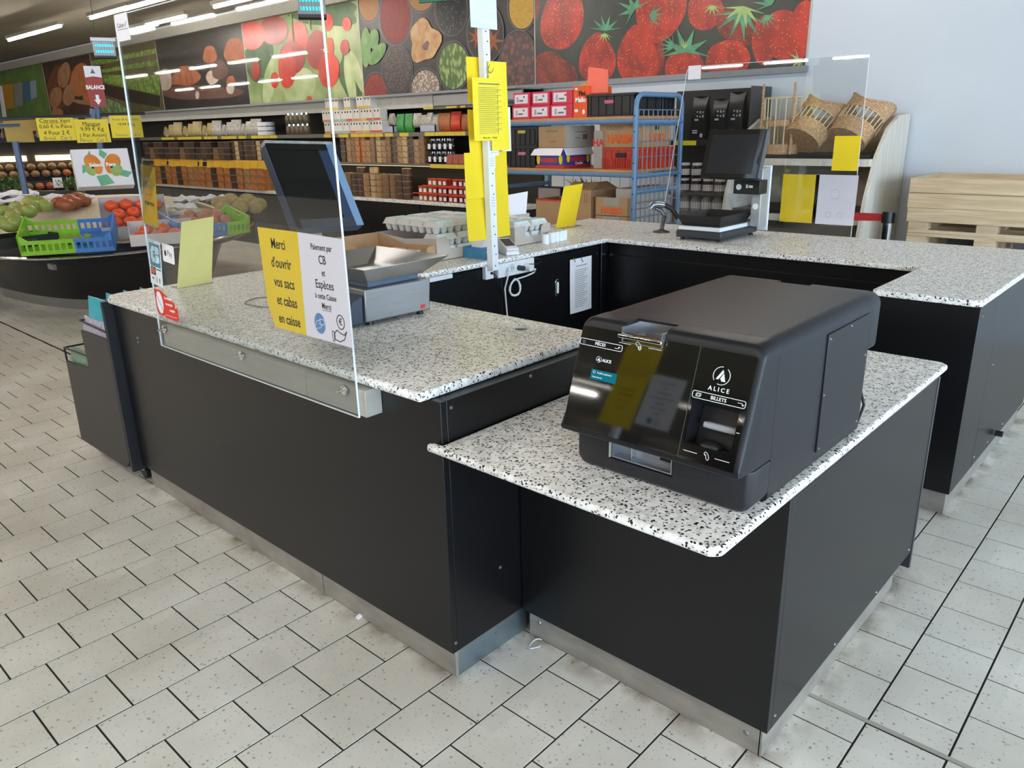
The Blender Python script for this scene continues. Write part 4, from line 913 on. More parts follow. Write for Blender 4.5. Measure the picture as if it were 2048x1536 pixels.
for i, (x, y) in enumerate(((3.50, 2.93), (3.575, 2.945), (3.62, 2.95), (3.665, 2.955), (3.705, 2.96))):
    t = thing('paper_roll', ('leftmost white till roll, nearest the small egg tray', 'second white till roll from the egg tray', 'middle white till roll of the row of five', 'fourth white till roll in the row', 'rightmost white till roll at the end of the row')[i], 'paper roll', (x, y, H1 + .0005), 0, 'white till rolls')
    obj('paper', MB().lathe([(.021, 0), (.0225, .001), (.0225, .057), (.021, .058)], (0, 0, 0), 18), rl, t, world=False, smooth=True); obj('core', MB().cyl((0, 0, .0575), (0, 0, .0588), .006, n=10), T['greyink'], t, world=False)
y2 = thing('card_holder', 'tall plain yellow card leaning in a clear stand near the far corner', 'sign', (4.2, 3.33, H1))
a, b, c, d = atz(1112, 457, .9), atz(1150, 450, .9), aty(1166, 367, 3.351), aty(1128, 373, 3.351)
dv = Vector((0, .0016, 0)); up = Vector((0, 0, .003))
obj('yellow_card', MB().hexa([a + up, b + up, b + up + dv, a + up + dv], [d, c, c + dv, d + dv]), T['yellow'], y2); obj('clear_foot', MB().box(a.x, b.x, a.y - .06, a.y, .9, .9025), T['film'], y2)
# ================================================================== FAR TILL WITH SCALE
ft = thing('scale_till', 'touchscreen till with black scale tray on the far counter', 'till', (4.3, 2.26, H1))
obj('base', MB().box(4.10, 4.56, 2.125, 2.42, .915, .958), T['plastic_dark'], ft, bev=.008)
for x, y in ((4.13, 2.15), (4.13, 2.39), (4.53, 2.15), (4.53, 2.39)): obj('foot', MB().cyl((x, y, .9), (x, y, .918), .016, .009, 12), T['plastic_black'], ft)
obj('platter', MB().box(4.105, 4.50, 2.135, 2.41, .9585, .982, .002), T['greywhite'], ft, bev=.004)
mt = dots('marbled_black', '#141414', '#4a4a4a', 260, .3, .35, .1, keep=.35)
tr_ = MB(); r0, r1 = pan_ring(4.13, 4.46, 2.155, 2.395, .983), pan_ring(4.10, 4.50, 2.13, 2.42, 1.045); r2, r3 = pan_ring(4.106, 4.494, 2.136, 2.414, 1.045), pan_ring(4.136, 4.454, 2.161, 2.389, .988)
tr_.loft([r0, r1, r2, r3], caps=False); tr_.f += [[3, 2, 1, 0], [12, 13, 14, 15]]; tr_.m += [0, 0]
obj('tray', tr_, mt, ft, bev=.002)
obj('column', MB().box(4.44, 4.54, 2.06, 2.12, .96, 1.30), pm('column_silver', '#aeb0b2', .4, metal=.4), ft, bev=.005)
obj('column_edge', MB().box(4.54, 4.556, 2.055, 2.12, .93, 1.31), T['greywhite'], ft, bev=.003)
pr_ = obj('printer', MB().box(4.36, 4.46, 2.035, 2.20, 1.155, 1.235), T['plastic_black'], ft, bev=.004)
obj('printer_mark', MB().cyl((4.36, 2.165, 1.195), (4.358, 2.165, 1.195), .017, n=16), T['greywhite'], pr_)
prints('printer_text', pr_, fx(4.3595, 2.12, 1.19), T['greywhite'], [rect(0, .012, 0, .02), rect(.018, .042, .002, .016)], [], 0, .0008)
obj('round_badge', MB().cyl((4.4395, 2.09, 1.08), (4.4375, 2.09, 1.08), .018, n=18), WI, ft)
# tilted monitor
MC = Vector((4.19, 2.135, 1.388)); tiltv = Vector((.08, 0, .255)).normalized(); lat = Vector((0, -1, 0)); nm = lat.cross(tiltv)
MM = frm(MC, lat, tiltv)
def mbx(u0, u1, v0, v1, w0, w1): return MB().prism(rrect(u0, u1, v0, v1, .006), 'z', w0, w1)
skew = Matrix(((1, .10, 0, 0), (0, 1, 0, 0), (0, 0, 1, 0), (0, 0, 0, 1)))
pobj('case', mbx(-.17, .17, -.137, .137, -.034, 0), T['plastic_black'], ft, MM, bev=.003); pobj('bezel', mbx(-.168, .168, -.135, .135, 0, .004), T['gloss'], ft, MM)
pobj('screen', mbx(-.14, .14, -.112, .106, .004, .0052), pm('screen_grey', '#2b2c2f', .12, spec=.6), ft, MM); pobj('side_rail', mbx(.171, .178, -.13, .137, -.045, -.004), pm('rail_grey', '#54585f', .35), ft, MM)
obj('monitor_arm', MB().box(4.22, 4.46, 2.07, 2.13, 1.27, 1.32), T['plastic_black'], ft, bev=.004)
# hand scanner on its curved stand
hs = thing('hand_scanner', 'chrome and black barcode scanner on a curved stand beside the far till', 'scanner', (4.33, 2.66, H1))
obj('stand_base', MB().lathe([(.055, 0), (.05, .006), (.018, .016), (.014, .02)], (4.33, 2.66, H1 + .0003), 20), T['plastic_dark'], hs, smooth=True)
obj('stand_neck', MB().tube([(4.33, 2.66, .91), (4.335, 2.655, .96), (4.34, 2.65, 1.0), (4.325, 2.665, 1.035), (4.30, 2.69, 1.05)], .013, 10), pm('dark_chrome', '#6d7176', .2, metal=.9), hs, smooth=True)
obj('head', MB().tube([(4.27, 2.715, 1.05), (4.285, 2.705, 1.072), (4.31, 2.685, 1.078), (4.34, 2.655, 1.07)], .022, 12), pm('scanner_grey', '#8a8f94', .22, metal=.7), hs, smooth=True)
obj('grip', MB().tube([(4.34, 2.655, 1.07), (4.365, 2.62, 1.05), (4.38, 2.59, 1.01), (4.385, 2.575, .985)], .016, 10), T['plastic_black'], hs, smooth=True)
cable('short black lead looped behind the far till column', [(4.5, 2.14, .97), (4.52, 2.24, .985), (4.55, 2.26, 1.03), (4.56, 2.18, 1.045)], .004, T['plastic_black'])
# ================================================================== FAR ACRYLIC SCREEN
XQ = 4.75
s2_ = thing('acrylic_screen', 'second clear acrylic screen standing behind the far till', 'screen', (XQ, 2.2, .78))
zt_ = 1.902
obj('sheet', MB().prism([(1.625, .78), (2.94, .78), (2.775, zt_ - .02), (2.755, zt_), (1.64, zt_)], 'x', XQ, XQ + .005), T['plexi'], s2_)
for a, b in (((2.94, .78), (2.775, zt_ - .02)), ((2.775, zt_ - .02), (2.755, zt_)), ((2.755, zt_), (1.64, zt_)), ((1.64, zt_), (1.625, .78))):
    m_ = edge_strip(a, b); m_.v = [(x - XP + XQ, y, z) for x, y, z in m_.v]; obj('polished_edge', m_, T['plexiedge'], s2_)
def on_far(u0, v0, u1, v1): a, b = atx(u0, v0, XQ - .001), atx(u1, v1, XQ - .001); return fx(XQ - .001, a.y, b.z), a.y - b.y, a.z - b.z
M, w, h = on_far(1567, 348, 1630, 447); sheet('notice_sheet', 'plain yellow sheet low on the far screen, left of the white one', 'sign', M, w, h, T['yellow'])
M, w, h = on_far(1633, 349, 1706, 452); ww = sheet('notice_sheet', 'plain white sheet low on the far screen, right of the yellow one', 'sign', M, w, h, T['white'])
prints('faint_print', ww, M, pm('faint_ink', '#c3c4ce', .8), [], [(oval(w * .5, h * .62, .028, n=18), .002, True), (oval(w * .38, h * .2, .016, n=14), .002, True), (oval(w * .66, h * .2, .016, n=14), .002, True)], .0006, .001)
M, w, h = on_far(1670, 272, 1714, 342); sheet('notice_sheet', 'small plain yellow sheet above the white one on the far screen', 'sign', M, w, h, T['yellow'])
M, w, h = on_far(1377, 132, 1401, 158); sheet('paper_tag', 'small white tag at the top corner of the far screen', 'sign', M, w, h, T['white'])
M, w, h = on_far(1562, 343, 1708, 460); plate(m_ := MB(), rect(0, w, 0, h), .0012, .0016); tag(pobj('clear_sleeve', m_, T['film'], None, M), 'clear plastic sleeve over the two low sheets on the far screen', 'sleeve')
# ================================================================== ROLL TROLLEY
TX0, TX1, TY0, TY1, TZ = 4.95, 5.58, 3.29, 4.62, 1.765
tv = thing('roll_trolley', 'blue tubular roll trolley with wooden shelves and mesh end frame behind the far counter', 'trolley', (5.26, 3.95, 0))
BM = T['bluemetal']
for y in (TY0, TY1):
    pts = [(TX0, y, .12), (TX0, y, TZ - .08)] + [(TX0 + .08 - .08 * math.cos(a), y, TZ - .08 + .08 * math.sin(a)) for a in (.4, .8, 1.2, 1.57)] + [(TX1 - .08 + .08 * math.sin(a), y, TZ - .08 + .08 * math.cos(a)) for a in (0.01, .4, .8, 1.2, 1.57)] + [(TX1, y, .12)]
    fr_ = obj('end_frame', MB().tube(pts, .019, 10), BM, tv, smooth=True)
    for z in (1.575, 1.195, 1.08, .75, .2): obj('cross_bar', MB().cyl((TX0, y, z), (TX1, y, z), .017 if z != 1.575 else .02, n=8), BM, fr_, smooth=True)
    if y == TY0:
        wr_ = pm('mesh_wire', '#8d98aa', .35, metal=.5)
        for i in range(10): x = TX0 + .03 + i * (TX1 - TX0 - .06) / 9; obj('mesh_wire', MB().cyl((x, y - .004, .22), (x, y - .004, 1.66), .0042, n=6), wr_, fr_)
        for i in range(13): z = 1.66 - i * .11; obj('mesh_wire', MB().cyl((TX0, y + .002, z), (TX1, y + .002, z), .0042, n=6), wr_, fr_)
        for i in range(13): z = .3 + i * .11; obj('peg_hole', MB().cyl((TX0 - .0195, y, z), (TX0 - .017, y, z), .006, n=8), T['blackin'], fr_)
for z in (1.595, 1.215, .77, .22):
    obj('shelf_board', MB().box(TX0 + .01, TX1 - .01, TY0 + .02, TY1 - .02, z, z + .024), T['shelfwood'], tv, bev=.003)
    obj('front_rail', MB().cyl((TX0, TY0, z - .012), (TX0, TY1, z - .012), .017, n=8), BM, tv, smooth=True); obj('rear_rail', MB().cyl((TX1, TY0, z - .012), (TX1, TY1, z - .012), .015, n=8), BM, tv)
for i in range(12): obj('rear_wire', MB().cyl((TX1, TY0 + .1 * i + .06, .2), (TX1, TY0 + .1 * i + .06, 1.6), .003, n=5), wr_, tv)
for x in (TX0, TX1):
    for y in (TY0 + .05, TY1 - .05): obj('wheel', MB().cyl((x - .015, y, .06), (x + .015, y, .06), .06, n=16), T['plastic_black'], tv)
# ------------------------------------------------------------------ boxes and crates on it
FX = TX0 + .025
def py(u, x=FX, v=300): return atx(u, v, x).y
def carton(label, u_l, u_c, depth, z0, h, mat, x=FX, flaps=None, open_top=False, name='cardboard_box', group=None, inner=None, y=None):
    """box whose left face looks at the front (-x) between picture columns u_l and u_c"""
    y1, y0 = (py(u_l, x), py(u_c, x)) if y is None else y
    t = thing(name, label, 'box', (x + depth / 2, (y0 + y1) / 2, z0), 0, group)
    e = .004
    if open_top:
        obj('base', MB().box(x, x + depth, y0, y1, z0, z0 + e), mat, t)
        for nm_, b in (('front_wall', (x, x + e, y0, y1)), ('back_wall', (x + depth - e, x + depth, y0, y1)), ('side_wall', (x + e, x + depth - e, y0, y0 + e)), ('side_wall', (x + e, x + depth - e, y1 - e, y1))): obj(nm_, MB().box(*b, z0 + e, z0 + h), mat, t)
    else: obj('body', MB().box(x, x + depth, y0, y1, z0, z0 + h), mat, t, bev=.003)
    return t, x, y0, y1, z0, h
SH1, SH2, SH3, SH4 = 1.6195, 1.2395, .7945, .2445
mag = pm('magenta_card', '#d2304f', .5, var=.05); org = pm('orange_card', '#e8571f', .5, var=.05); coral = pm('coral_flap', '#f0705c', .55, var=.04)
lb_ = pm('carton_label', '#e8dfe4', .6, var=.02)
for r_ in range(2):
    for k, (a, b) in enumerate(((1026, 1061), (1062, 1100), (1101, 1145))):
        t, x, y0, y1, z0, h = carton('%s magenta carton in the %s row on the trolley top' % (('left', 'middle', 'right')[k], ('lower', 'upper')[r_]), a + (3 if r_ else 0), b - 1, .3, SH1 + .1015 * r_, .1, mag, group='magenta cartons on the trolley')
        M = fx(x, y1, z0); w = y1 - y0
        prints('label', t, M, lb_, [rect(w * .08, w * (.9 if k < 2 else .72), .018, .086)], [], 0, .0008)
        prints('barcode', t, M, T['greyink'], [rect(w * .2, w * .2 + .022, .03 + .006 * q, .033 + .006 * q) for q in range(7)] + [rect(w * .36, w * .62, .034, .046), rect(w * .62, w * .72, .06, .074)], [], .0008, .0013)
t, x, y0, y1, z0, h = carton('open orange candy carton with raised coral flap on the trolley top', 1146, 1176, .3, SH1, .225, org)
obj('flap', MB().hexa([(x + .02, y0 - .16, z0 + .17), (x + .02, y0 + .03, z0 + .17), (x + .024, y0 + .03, z0 + .17), (x + .024, y0 - .16, z0 + .17)], [(x + .06, y0 - .13, z0 + .33), (x + .06, y0 + .05, z0 + .36), (x + .064, y0 + .05, z0 + .36), (x + .064, y0 - .13, z0 + .33)]), coral, t)
obj('inside_flap', MB().hexa([(x + .05, y0 + .03, z0 + .226), (x + .3, y0 + .03, z0 + .226), (x + .3, y0 + .12, z0 + .226), (x + .05, y0 + .14, z0 + .226)], [(x + .10, y0 + .02, z0 + .30), (x + .28, y0 + .02, z0 + .30), (x + .28, y0 + .025, z0 + .30), (x + .10, y0 + .025, z0 + .30)]), T['kraft'], t)
M = fx(x, y1, z0); text(t, 'Fini', .045, T['ink'], M, .085, .17, bold=.002); text(t, 'Mallo', .045, WI, M, .07, .125, bold=.002)
prints('candy_print', t, M, WI, [oval(.03, .05, .018, .012), oval(.10, .04, .012, .018), oval(.03, .205, .012, .008)], [], 0, .0008)
bc = pm('black_crate', '#141518', .4, var=.15)
def crate(label, x0, x1, y0, y1, z0, h, mat, holes=True, rows=3, grid=None, mat2=None):
    t = thing('plastic_crate', label, 'crate', ((x0 + x1) / 2, (y0 + y1) / 2, z0)); e = .012
    obj('base', MB().box(x0, x1, y0, y1, z0, z0 + .01), mat, t)
    for s, (a, b) in (('f', (x0, x0 + e)), ('b', (x1 - e, x1))): obj('wall', MB().box(a, b, y0, y1, z0 + .01, z0 + h), mat, t, bev=.003)
    for a, b in ((y0, y0 + e), (y1 - e, y1)): obj('wall', MB().box(x0 + e, x1 - e, a, b, z0 + .01, z0 + h), mat, t, bev=.003)
    obj('rim', MB().box(x0 - .008, x0, y0 - .008, y1 + .008, z0 + h - .02, z0 + h).box(x0, x1, y0 - .008, y0, z0 + h - .02, z0 + h), mat, t, bev=.003)
    w = y1 - y0
    for i in range(6): obj('rib', MB().box(x0 - .006, x0, y0 + w * (.08 + .168 * i) - .006, y0 + w * (.08 + .168 * i) + .006, z0 + .01, z0 + h - .02), mat, t)
    for i in range(3): d = x1 - x0; obj('rib', MB().box(x0 + d * (.2 + .3 * i) - .006, x0 + d * (.2 + .3 * i) + .006, y0 - .006, y0, z0 + .01, z0 + h - .02), mat, t)
    return t
def handle(t, x0, y0, y1, z, mat): obj('hand_grip', MB().box(x0 - .009, x0 - .001, (y0 + y1) / 2 - .04, (y0 + y1) / 2 + .04, z, z + .025), mat, t, bev=.003)
ya, yb = 3.335, py(1173); t = crate('black plastic crate at the right of the orange carton on the trolley top', FX, FX + .38, ya, yb, SH1, .16, bc); handle(t, FX, ya, yb, SH1 + .09, pm('pink_grip', '#c2557a', .4))
crate('black plastic crate behind the mesh end of the trolley top', FX + .395, TX1 - .03, 3.335, 3.75, SH1, .15, bc)
ya, yb = py(1074), py(1016)
t = crate('lower black crate of the stack on the trolley middle shelf', FX, FX + .38, ya, yb, SH2, .17, bc); handle(t, FX, ya, yb, SH2 + .1, pm('pink_grip2', '#c26a94', .4))
t = crate('upper black crate of the stack on the trolley middle shelf', FX, FX + .38, ya, yb, SH2 + .171, .15, bc); handle(t, FX, ya, yb, SH2 + .27, pm('yellow_grip', '#c9b04a', .4))
hb = pm('candy_box_blue', '#3d3f94', .5, var=.05)
t, x, y0, y1, z0, h = carton('blue and red candy box with white flaps on the trolley middle shelf', 1070, 1127, .36, SH2, .155, hb)
obj('flap', MB().hexa([(x - .002, y0, z0 + h), (x - .002, y1, z0 + h), (x, y1, z0 + h), (x, y0, z0 + h)], [(x - .035, y0 + .005, z0 + h - .055), (x - .035, y1 + .02, z0 + h - .055), (x - .033, y1 + .02, z0 + h - .055), (x - .033, y0 + .005, z0 + h - .055)]), T['white'], t)
obj('flap', MB().hexa([(x, y0 - .002, z0 + h), (x + .36, y0 - .002, z0 + h), (x + .36, y0, z0 + h), (x, y0, z0 + h)], [(x, y0 - .03, z0 + h - .055), (x + .36, y0 - .03, z0 + h - .055), (x + .36, y0 - .028, z0 + h - .055), (x, y0 - .028, z0 + h - .055)]), T['white'], t)
obj('red_band', MB().box(x - .0008, x + .361, y0 - .0008, y1, z0 + .001, z0 + .022), T['red'], t)
M = fx(x, y1, z0); text(t, 'HARIBO', .045, T['red'], M, (y1 - y0) / 2, .06, bold=.003); M2 = fy(x, y0, z0); text(t, 'HARIBO', .05, T['red'], M2, .18, .065, bold=.003); text(t, 'CocoBat', .028, WI, M2, .2, .035, bold=.001)
prints('yellow_print', t, M, T['yellow'], [oval(.035, .07, .018, .04), oval((y1 - y0) - .03, .07, .018, .04)], [], 0, .0008); prints('yellow_print', t, M2, T['yellow'], [oval(.06, .08, .02, .035), oval(.32, .075, .02, .04)], [], 0, .0008)
t, x, y0, y1, z0, h = carton('kraft box with faint handwriting on top of the blue candy box', 1077, 1131, .38, SH2 + .157, .165, T['kraft'], x=FX + .01)
M = fx(x, y1, z0); w = y1 - y0; text(t, 'GUIMAUVE', .026, T['greyink'], M, w * .5, .125); text(t, 'coeurs', .024, T['greyink'], M, w * .55, .05); obj('pale_side', MB().box(x + .002, x + .38, y0 - .0008, y0, z0 + .002, z0 + h - .002), T['kraft2'], t)
prints('side_print', t, fy(x, y0 - .0008, z0), T['greyink'], [rect(.22, .28, .06, .10), rect(.12, .19, .07, .075), rect(.12, .27, .115, .12)], [], 0, .0008)
t, x, y0, y1, z0, h = carton('grey carton with partly hidden red lettering, squeezed in the middle of the shelf', 1187, 1203, .4, SH2, .28, T['greycard'], x=FX + .08)
text(t, 'HA', .075, T['red'], fx(x, y1, z0), .045, .19, bold=.003)
rc = pm('red_crate', '#c23a26', .45, var=.08)
FC = FX + .10
ya, yb = py(1284, FC), py(1203, FC)
t = crate('red plastic crate under the big candy carton on the middle shelf', FC, FC + .46, ya, yb, SH2, .155, rc); obj('grip_hole', MB().box(FC - .0125, FC - .0005, (ya + yb) / 2 - .045, (ya + yb) / 2 + .045, SH2 + .085, SH2 + .118), T['blackin'], t)
for i in range(16): obj('rib', MB().box(FC - .011, FC - .006, ya + (yb - ya) * (i + .5) / 16 - .003, ya + (yb - ya) * (i + .5) / 16 + .003, SH2 + .012, SH2 + .075), rc, t)
t, x, y0, y1, z0, h = carton('big kraft candy carton marked CROCO with orange lettering on the red crate', 1199, 1284, .38, SH2 + .156, .182, T['kraft'], x=FX + .10)
M = fx(x, y1, z0); w = y1 - y0; text(t, 'HARIBO', .080, T['orange'], M, w * .53, .06, bold=.006, sx=.92); text(t, 'CROCO', .042, T['greyink'], M, w * .36, .14)
M2 = fy(x, y0, z0); text(t, 'HARIBO', .06, T['orange'], M2, .2, .07, bold=.004); prints('hand_hole', t, M2, T['blackin'], [rect(.17, .22, .125, .15)], [], 0, .001)
t, x, y0, y1, z0, h = carton('white drinks carton at the mesh end of the middle shelf', 0, 0, .16, SH2, .16, T['white'], x=5.40, y=(3.34, 3.60)); prints('barcode', t, fx(5.40, 3.6, SH2), T['greyink'], [rect(.06 + .008 * q, .064 + .008 * q, .03, .11) for q in range(16)], [], 0, .0008)
# lower shelf, half hidden by the counter
t, x, y0, y1, z0, h = carton('open kraft carton with arrow print on the low trolley shelf', 1127, 1183, .36, SH3, .285, T['kraft'], open_top=True)
obj('flap', MB().hexa([(x, y0, z0 + h), (x, y1, z0 + h), (x + .004, y1, z0 + h), (x + .004, y0, z0 + h)], [(x + .12, y0 + .01, z0 + h + .05), (x + .12, y1 - .02, z0 + h + .055), (x + .124, y1 - .02, z0 + h + .055), (x + .124, y0 + .01, z0 + h + .05)]), T['kraft'], t)
obj('flap', MB().hexa([(x, y0, z0 + h), (x + .36, y0, z0 + h), (x + .36, y0 + .004, z0 + h), (x, y0 + .004, z0 + h)], [(x + .02, y0 + .09, z0 + h + .05), (x + .34, y0 + .09, z0 + h + .05), (x + .34, y0 + .094, z0 + h + .05), (x + .02, y0 + .094, z0 + h + .05)]), T['kraft'], t)
prints('arrows', t, fx(x, y1, z0), pm('brown_print', '#7a4a2a', .7), [], [([((y1 - y0) - .06, .20), ((y1 - y0) - .06, .26)], .003, False), ([((y1 - y0) - .04, .20), ((y1 - y0) - .04, .26)], .003, False), ([((y1 - y0) - .065, .195), ((y1 - y0) - .035, .195)], .003, False)], 0, .0008)
for k, (zz, nm_) in enumerate(((SH3, 'lower'), (SH3 + .105, 'upper'))):
    t, x, y0, y1, z0, h = carton('%s kraft display tray with orange lettering on the low trolley shelf' % nm_, 1193, 1258, .36, zz, .10 if k == 0 else .135, T['kraft'], open_top=True)
    w = y1 - y0; obj('grip_hole', MB().box(x - .001, x + .001, y0 + w * .25, y1 - w * .25, z0 + h * .55, z0 + h), T['greycard'], t)
    text(t, 'HARIBO', .062, T['orange'], fx(x, y1, z0), w / 2, .034, bold=.004, sx=.85)
for k in range(2):
    t, x, y0, y1, z0, h = carton('%s pale candy carton behind the trolley mesh' % ('lower', 'upper')[k], 0, 0, .5, SH3 + .155 * k, .15, T['kraft2'], x=5.02, y=(3.34, 3.5)); M2 = fy(x, y0, z0)
    text(t, 'HARIBO', .075, T['red'], M2, .15, .07, bold=.004); text(t, 'HARIBO', .075, T['red'], M2, .39, .08, bold=.004)
t, x, y0, y1, z0, h = carton('open kraft box with red rim behind the egg cartons', 1071, 1124, .30, SH3 - .0, .20, T['kraft'], open_top=True); obj('red_rim', MB().box(x - .0008, x + .002, y0, y1, z0 + h - .012, z0 + h + .001), T['red'], t)
t, x, y0, y1, z0, h = carton('dark box with a pale grey panel behind the red-rimmed box', 1074, 1122, .1, SH3, .27, pm('navy_card', '#2b2d44', .5), x=FX + .31); prints('panel', t, fx(x, y1, z0), T['greycard'], [rect(.012, (y1 - y0) - .012, .12, .26)], [], 0, .0008)
lv = pm('leaf_green', '#2e5a35', .6, var=.3, scale=30)
pl = thing('leafy_plant', 'tuft of dark green fir leaves behind the boxes on the low trolley shelf', 'plant', (5.42, 4.1, SH3)); rnd = random.Random(5); mb = MB()
for i in range(120):
    a = rnd.uniform(0, 6.28); l = rnd.uniform(.06, .15); p = Vector((5.42 + rnd.uniform(-.04, .04), 4.12 + rnd.uniform(-.12, .12), SH3 + .25 + rnd.uniform(-.02, .06))); d = Vector((math.cos(a), math.sin(a), rnd.uniform(-.3, .6))) * l; s = Vector((-d.y, d.x, 0)).normalized() * .006
    mb.add([p - s, p + s, p + d], [[0, 1, 2]])
obj('foliage', mb, lv, pl); obj('stem', MB().cyl((5.42, 4.12, SH3), (5.42, 4.12, SH3 + .28), .012, .006, 8), lv, pl)
wl = thing('cardboard_box', 'pale box with raised white lid behind the small egg tray', 'box', (4.45, 3.45, H1))
bx_ = (4.02, 4.32, 3.40, 3.52)
obj('body', MB().box(3.66, 3.90, 3.40, 3.52, H1 + .0005, 1.02), T['kraft2'], wl, bev=.002)
obj('lid', MB().hexa([(3.66, 3.395, 1.02), (3.86, 3.395, 1.02), (3.86, 3.40, 1.02), (3.66, 3.40, 1.02)], [(3.72, 3.43, 1.145), (3.92, 3.43, 1.155), (3.92, 3.435, 1.155), (3.72, 3.435, 1.145)]), T['white'], wl)
# ================================================================== COFFEE SHELF AND WICKER STAND
XS = 6.0
cf = thing('shelf_unit', 'black metal shelf unit with coffee bags behind the trolley', 'shelf', (6.15, 3.1, 0)); sk = pm('shelf_black', '#1c1d20', .5); sg = pm('shelf_grey', '#4a4a4c', .5)
ycl, ycr = 3.80, 2.96
obj('back_panel', MB().box(XW - .05, XW - .02, ycr, ycl, .0, 1.83), sk, cf); obj('upright', MB().box(6.05, 6.38, ycr - .02, ycr, 0, 1.83), sg, cf)
for z in (1.43, 1.0, .7, .3): obj('shelf', MB().box(XS, XW - .05, ycr, ycl, z - .02, z), sg, cf)
obj('price_strip', MB().box(XS - .004, XS, ycr, ycl, 1.385, 1.43), sk, cf); M = fx(XS - .005, py(1350, XS), 1.388); prints('price_tag', cf, M, T['yellow'], [rect(0, .2, 0, .036)], [], 0, .001)
cof = pm('coffee_foil', '#15161a', .3, var=.3, scale=18)
def coffee_mb():
    mb = MB(); rings = []
    for t, w, d in ((0, .066, .042), (.05, .068, .045), (.55, .066, .042), (.75, .06, .032), (.88, .064, .016), (1, .072, .003)):
        z = t * .34
        rings.append([(-d, -w, z), (-d - .003, 0, z - (.02 if t == 1 else 0)), (-d, w, z), (d, w, z), (d + .003, 0, z - (.02 if t == 1 else 0)), (d, -w, z)])
    return mb.loft(rings)
cme = mesh('bag', coffee_mb(), cof, True); cpr = pm('coffee_print', '#b9b4b0', .5)
for i, (u, hgt, lb) in enumerate(((1398, 1.0, 'black coffee bag nearest the trolley, standing alone'), (1438, .92, 'shorter middle black coffee bag with wrinkled top'), (1470, 1.06, 'tallest black coffee bag at the right end of the shelf'))):
    y = py(u, XS + .08); t = thing('coffee_bag', lb, 'coffee bag', (XS + .08, y, 1.4305), 0, 'black coffee bags')
    obj('bag', cme, None, t, world=False, M=Matrix.Diagonal((1, 1, hgt, 1)))
    M = fx(XS + .08 - .047, y, 1.43)
    prints('label', t, M, cpr, [rect(-.045, .0, .05, .062), rect(-.045, .0, .068, .078), rect(.025, .05, .02, .05), rect(-.03, .005, .15, .165)] + [oval(.02 + .03 * math.sin(q * 2.1), .20 + .02 * math.cos(q * 3.3), .007, n=8) for q in range(8)], [], 0, .001)
for r_ in range(2):
    for k in range(4):
        t = thing('preserve_jar', '%s jar with pale lid on the lower coffee shelf' % 'x', 'jar', (XS + .06, py(1372 + 24 * k, XS + .06), 1.001 + .125 * r_), 0, 'jars under the coffee bags'); t['label'] = '%s preserve jar from the left in the %s layer under the coffee bags' % (ORD[k], ('lower', 'upper')[r_])
        obj('jar', MB().lathe([(.04, 0), (.044, .006), (.044, .085), (.036, .098)], (0, 0, 0), 14), pm('jam_brown', '#3a2420', .15, var=.3) if r_ + k == 0 else bpy.data.materials['jam_brown'], t, world=False, smooth=True); obj('lid', MB().cyl((0, 0, .098), (0, 0, .118), .041, n=14), T['white'], t, world=False); obj('label_band', MB().cyl((0, 0, .02), (0, 0, .07), .0446, n=14, caps=False), lb_, t, world=False)
bt = pm('bottle_clear', '#8d8f90', .12, var=.2); 
for r_ in range(2):
    for k in range(4):
        t = thing('water_jar', '%s clear jar from the left in the %s layer on the lowest coffee shelf' % (ORD[k], ('lower', 'upper')[r_]), 'jar', (XS + .06, py(1375 + 22 * k, XS + .06), .701 + .14 * r_), 0, 'clear jars on the lowest visible coffee shelf')
        obj('jar', MB().lathe([(.04, 0), (.046, .006), (.046, .10), (.03, .12), (.03, .132)], (0, 0, 0), 14), bt, t, world=False, smooth=True); obj('label_band', MB().cyl((0, 0, .03), (0, 0, .085), .0466, n=14, caps=False), T['white'], t, world=False)
# pale wooden stand with curved side panels
wsx = 5.75
wst = thing('shelf_unit', 'pale wooden display stand with curved side panels holding wicker baskets', 'shelf', (6.05, 2.3, 0))
yR_, yL_ = 1.86, 2.90
side = [(XW - .02, 0), (5.58, 0), (5.60, .75), (5.66, 1.05), (5.78, 1.32), (5.95, 1.5), (6.15, 1.585), (XW - .02, 1.60)]
for y in (yR_, yL_): obj('side_panel', MB().prism(side, 'y', y, y + .03), T['palewood'], wst, bev=.003)
obj('back_board', MB().box(XW - .045, XW - .022, yR_ + .03, yL_, 0, 1.58), pm('back_veneer', '#b3a48f', .6, var=.05), wst)
for z in (1.25, .85, .4): obj('shelf', MB().box(5.72, XW - .05, yR_ + .03, yL_, z, z + .05), T['palewood'], wst, bev=.003); obj('black_tray', MB().box(5.74, XW - .06, yR_ + .05, yL_ - .02, z + .051, z + .075), T['plastic_black'], wst)
wk, wp = T['wicker'], T['wickerpale']
def arc(cx, cy, r, a0, a1, z, n=14, rx=1): return [(cx + r * math.cos(a0 + (a1 - a0) * i / n), cy + rx * r * math.sin(a0 + (a1 - a0) * i / n), z) for i in range(n + 1)]
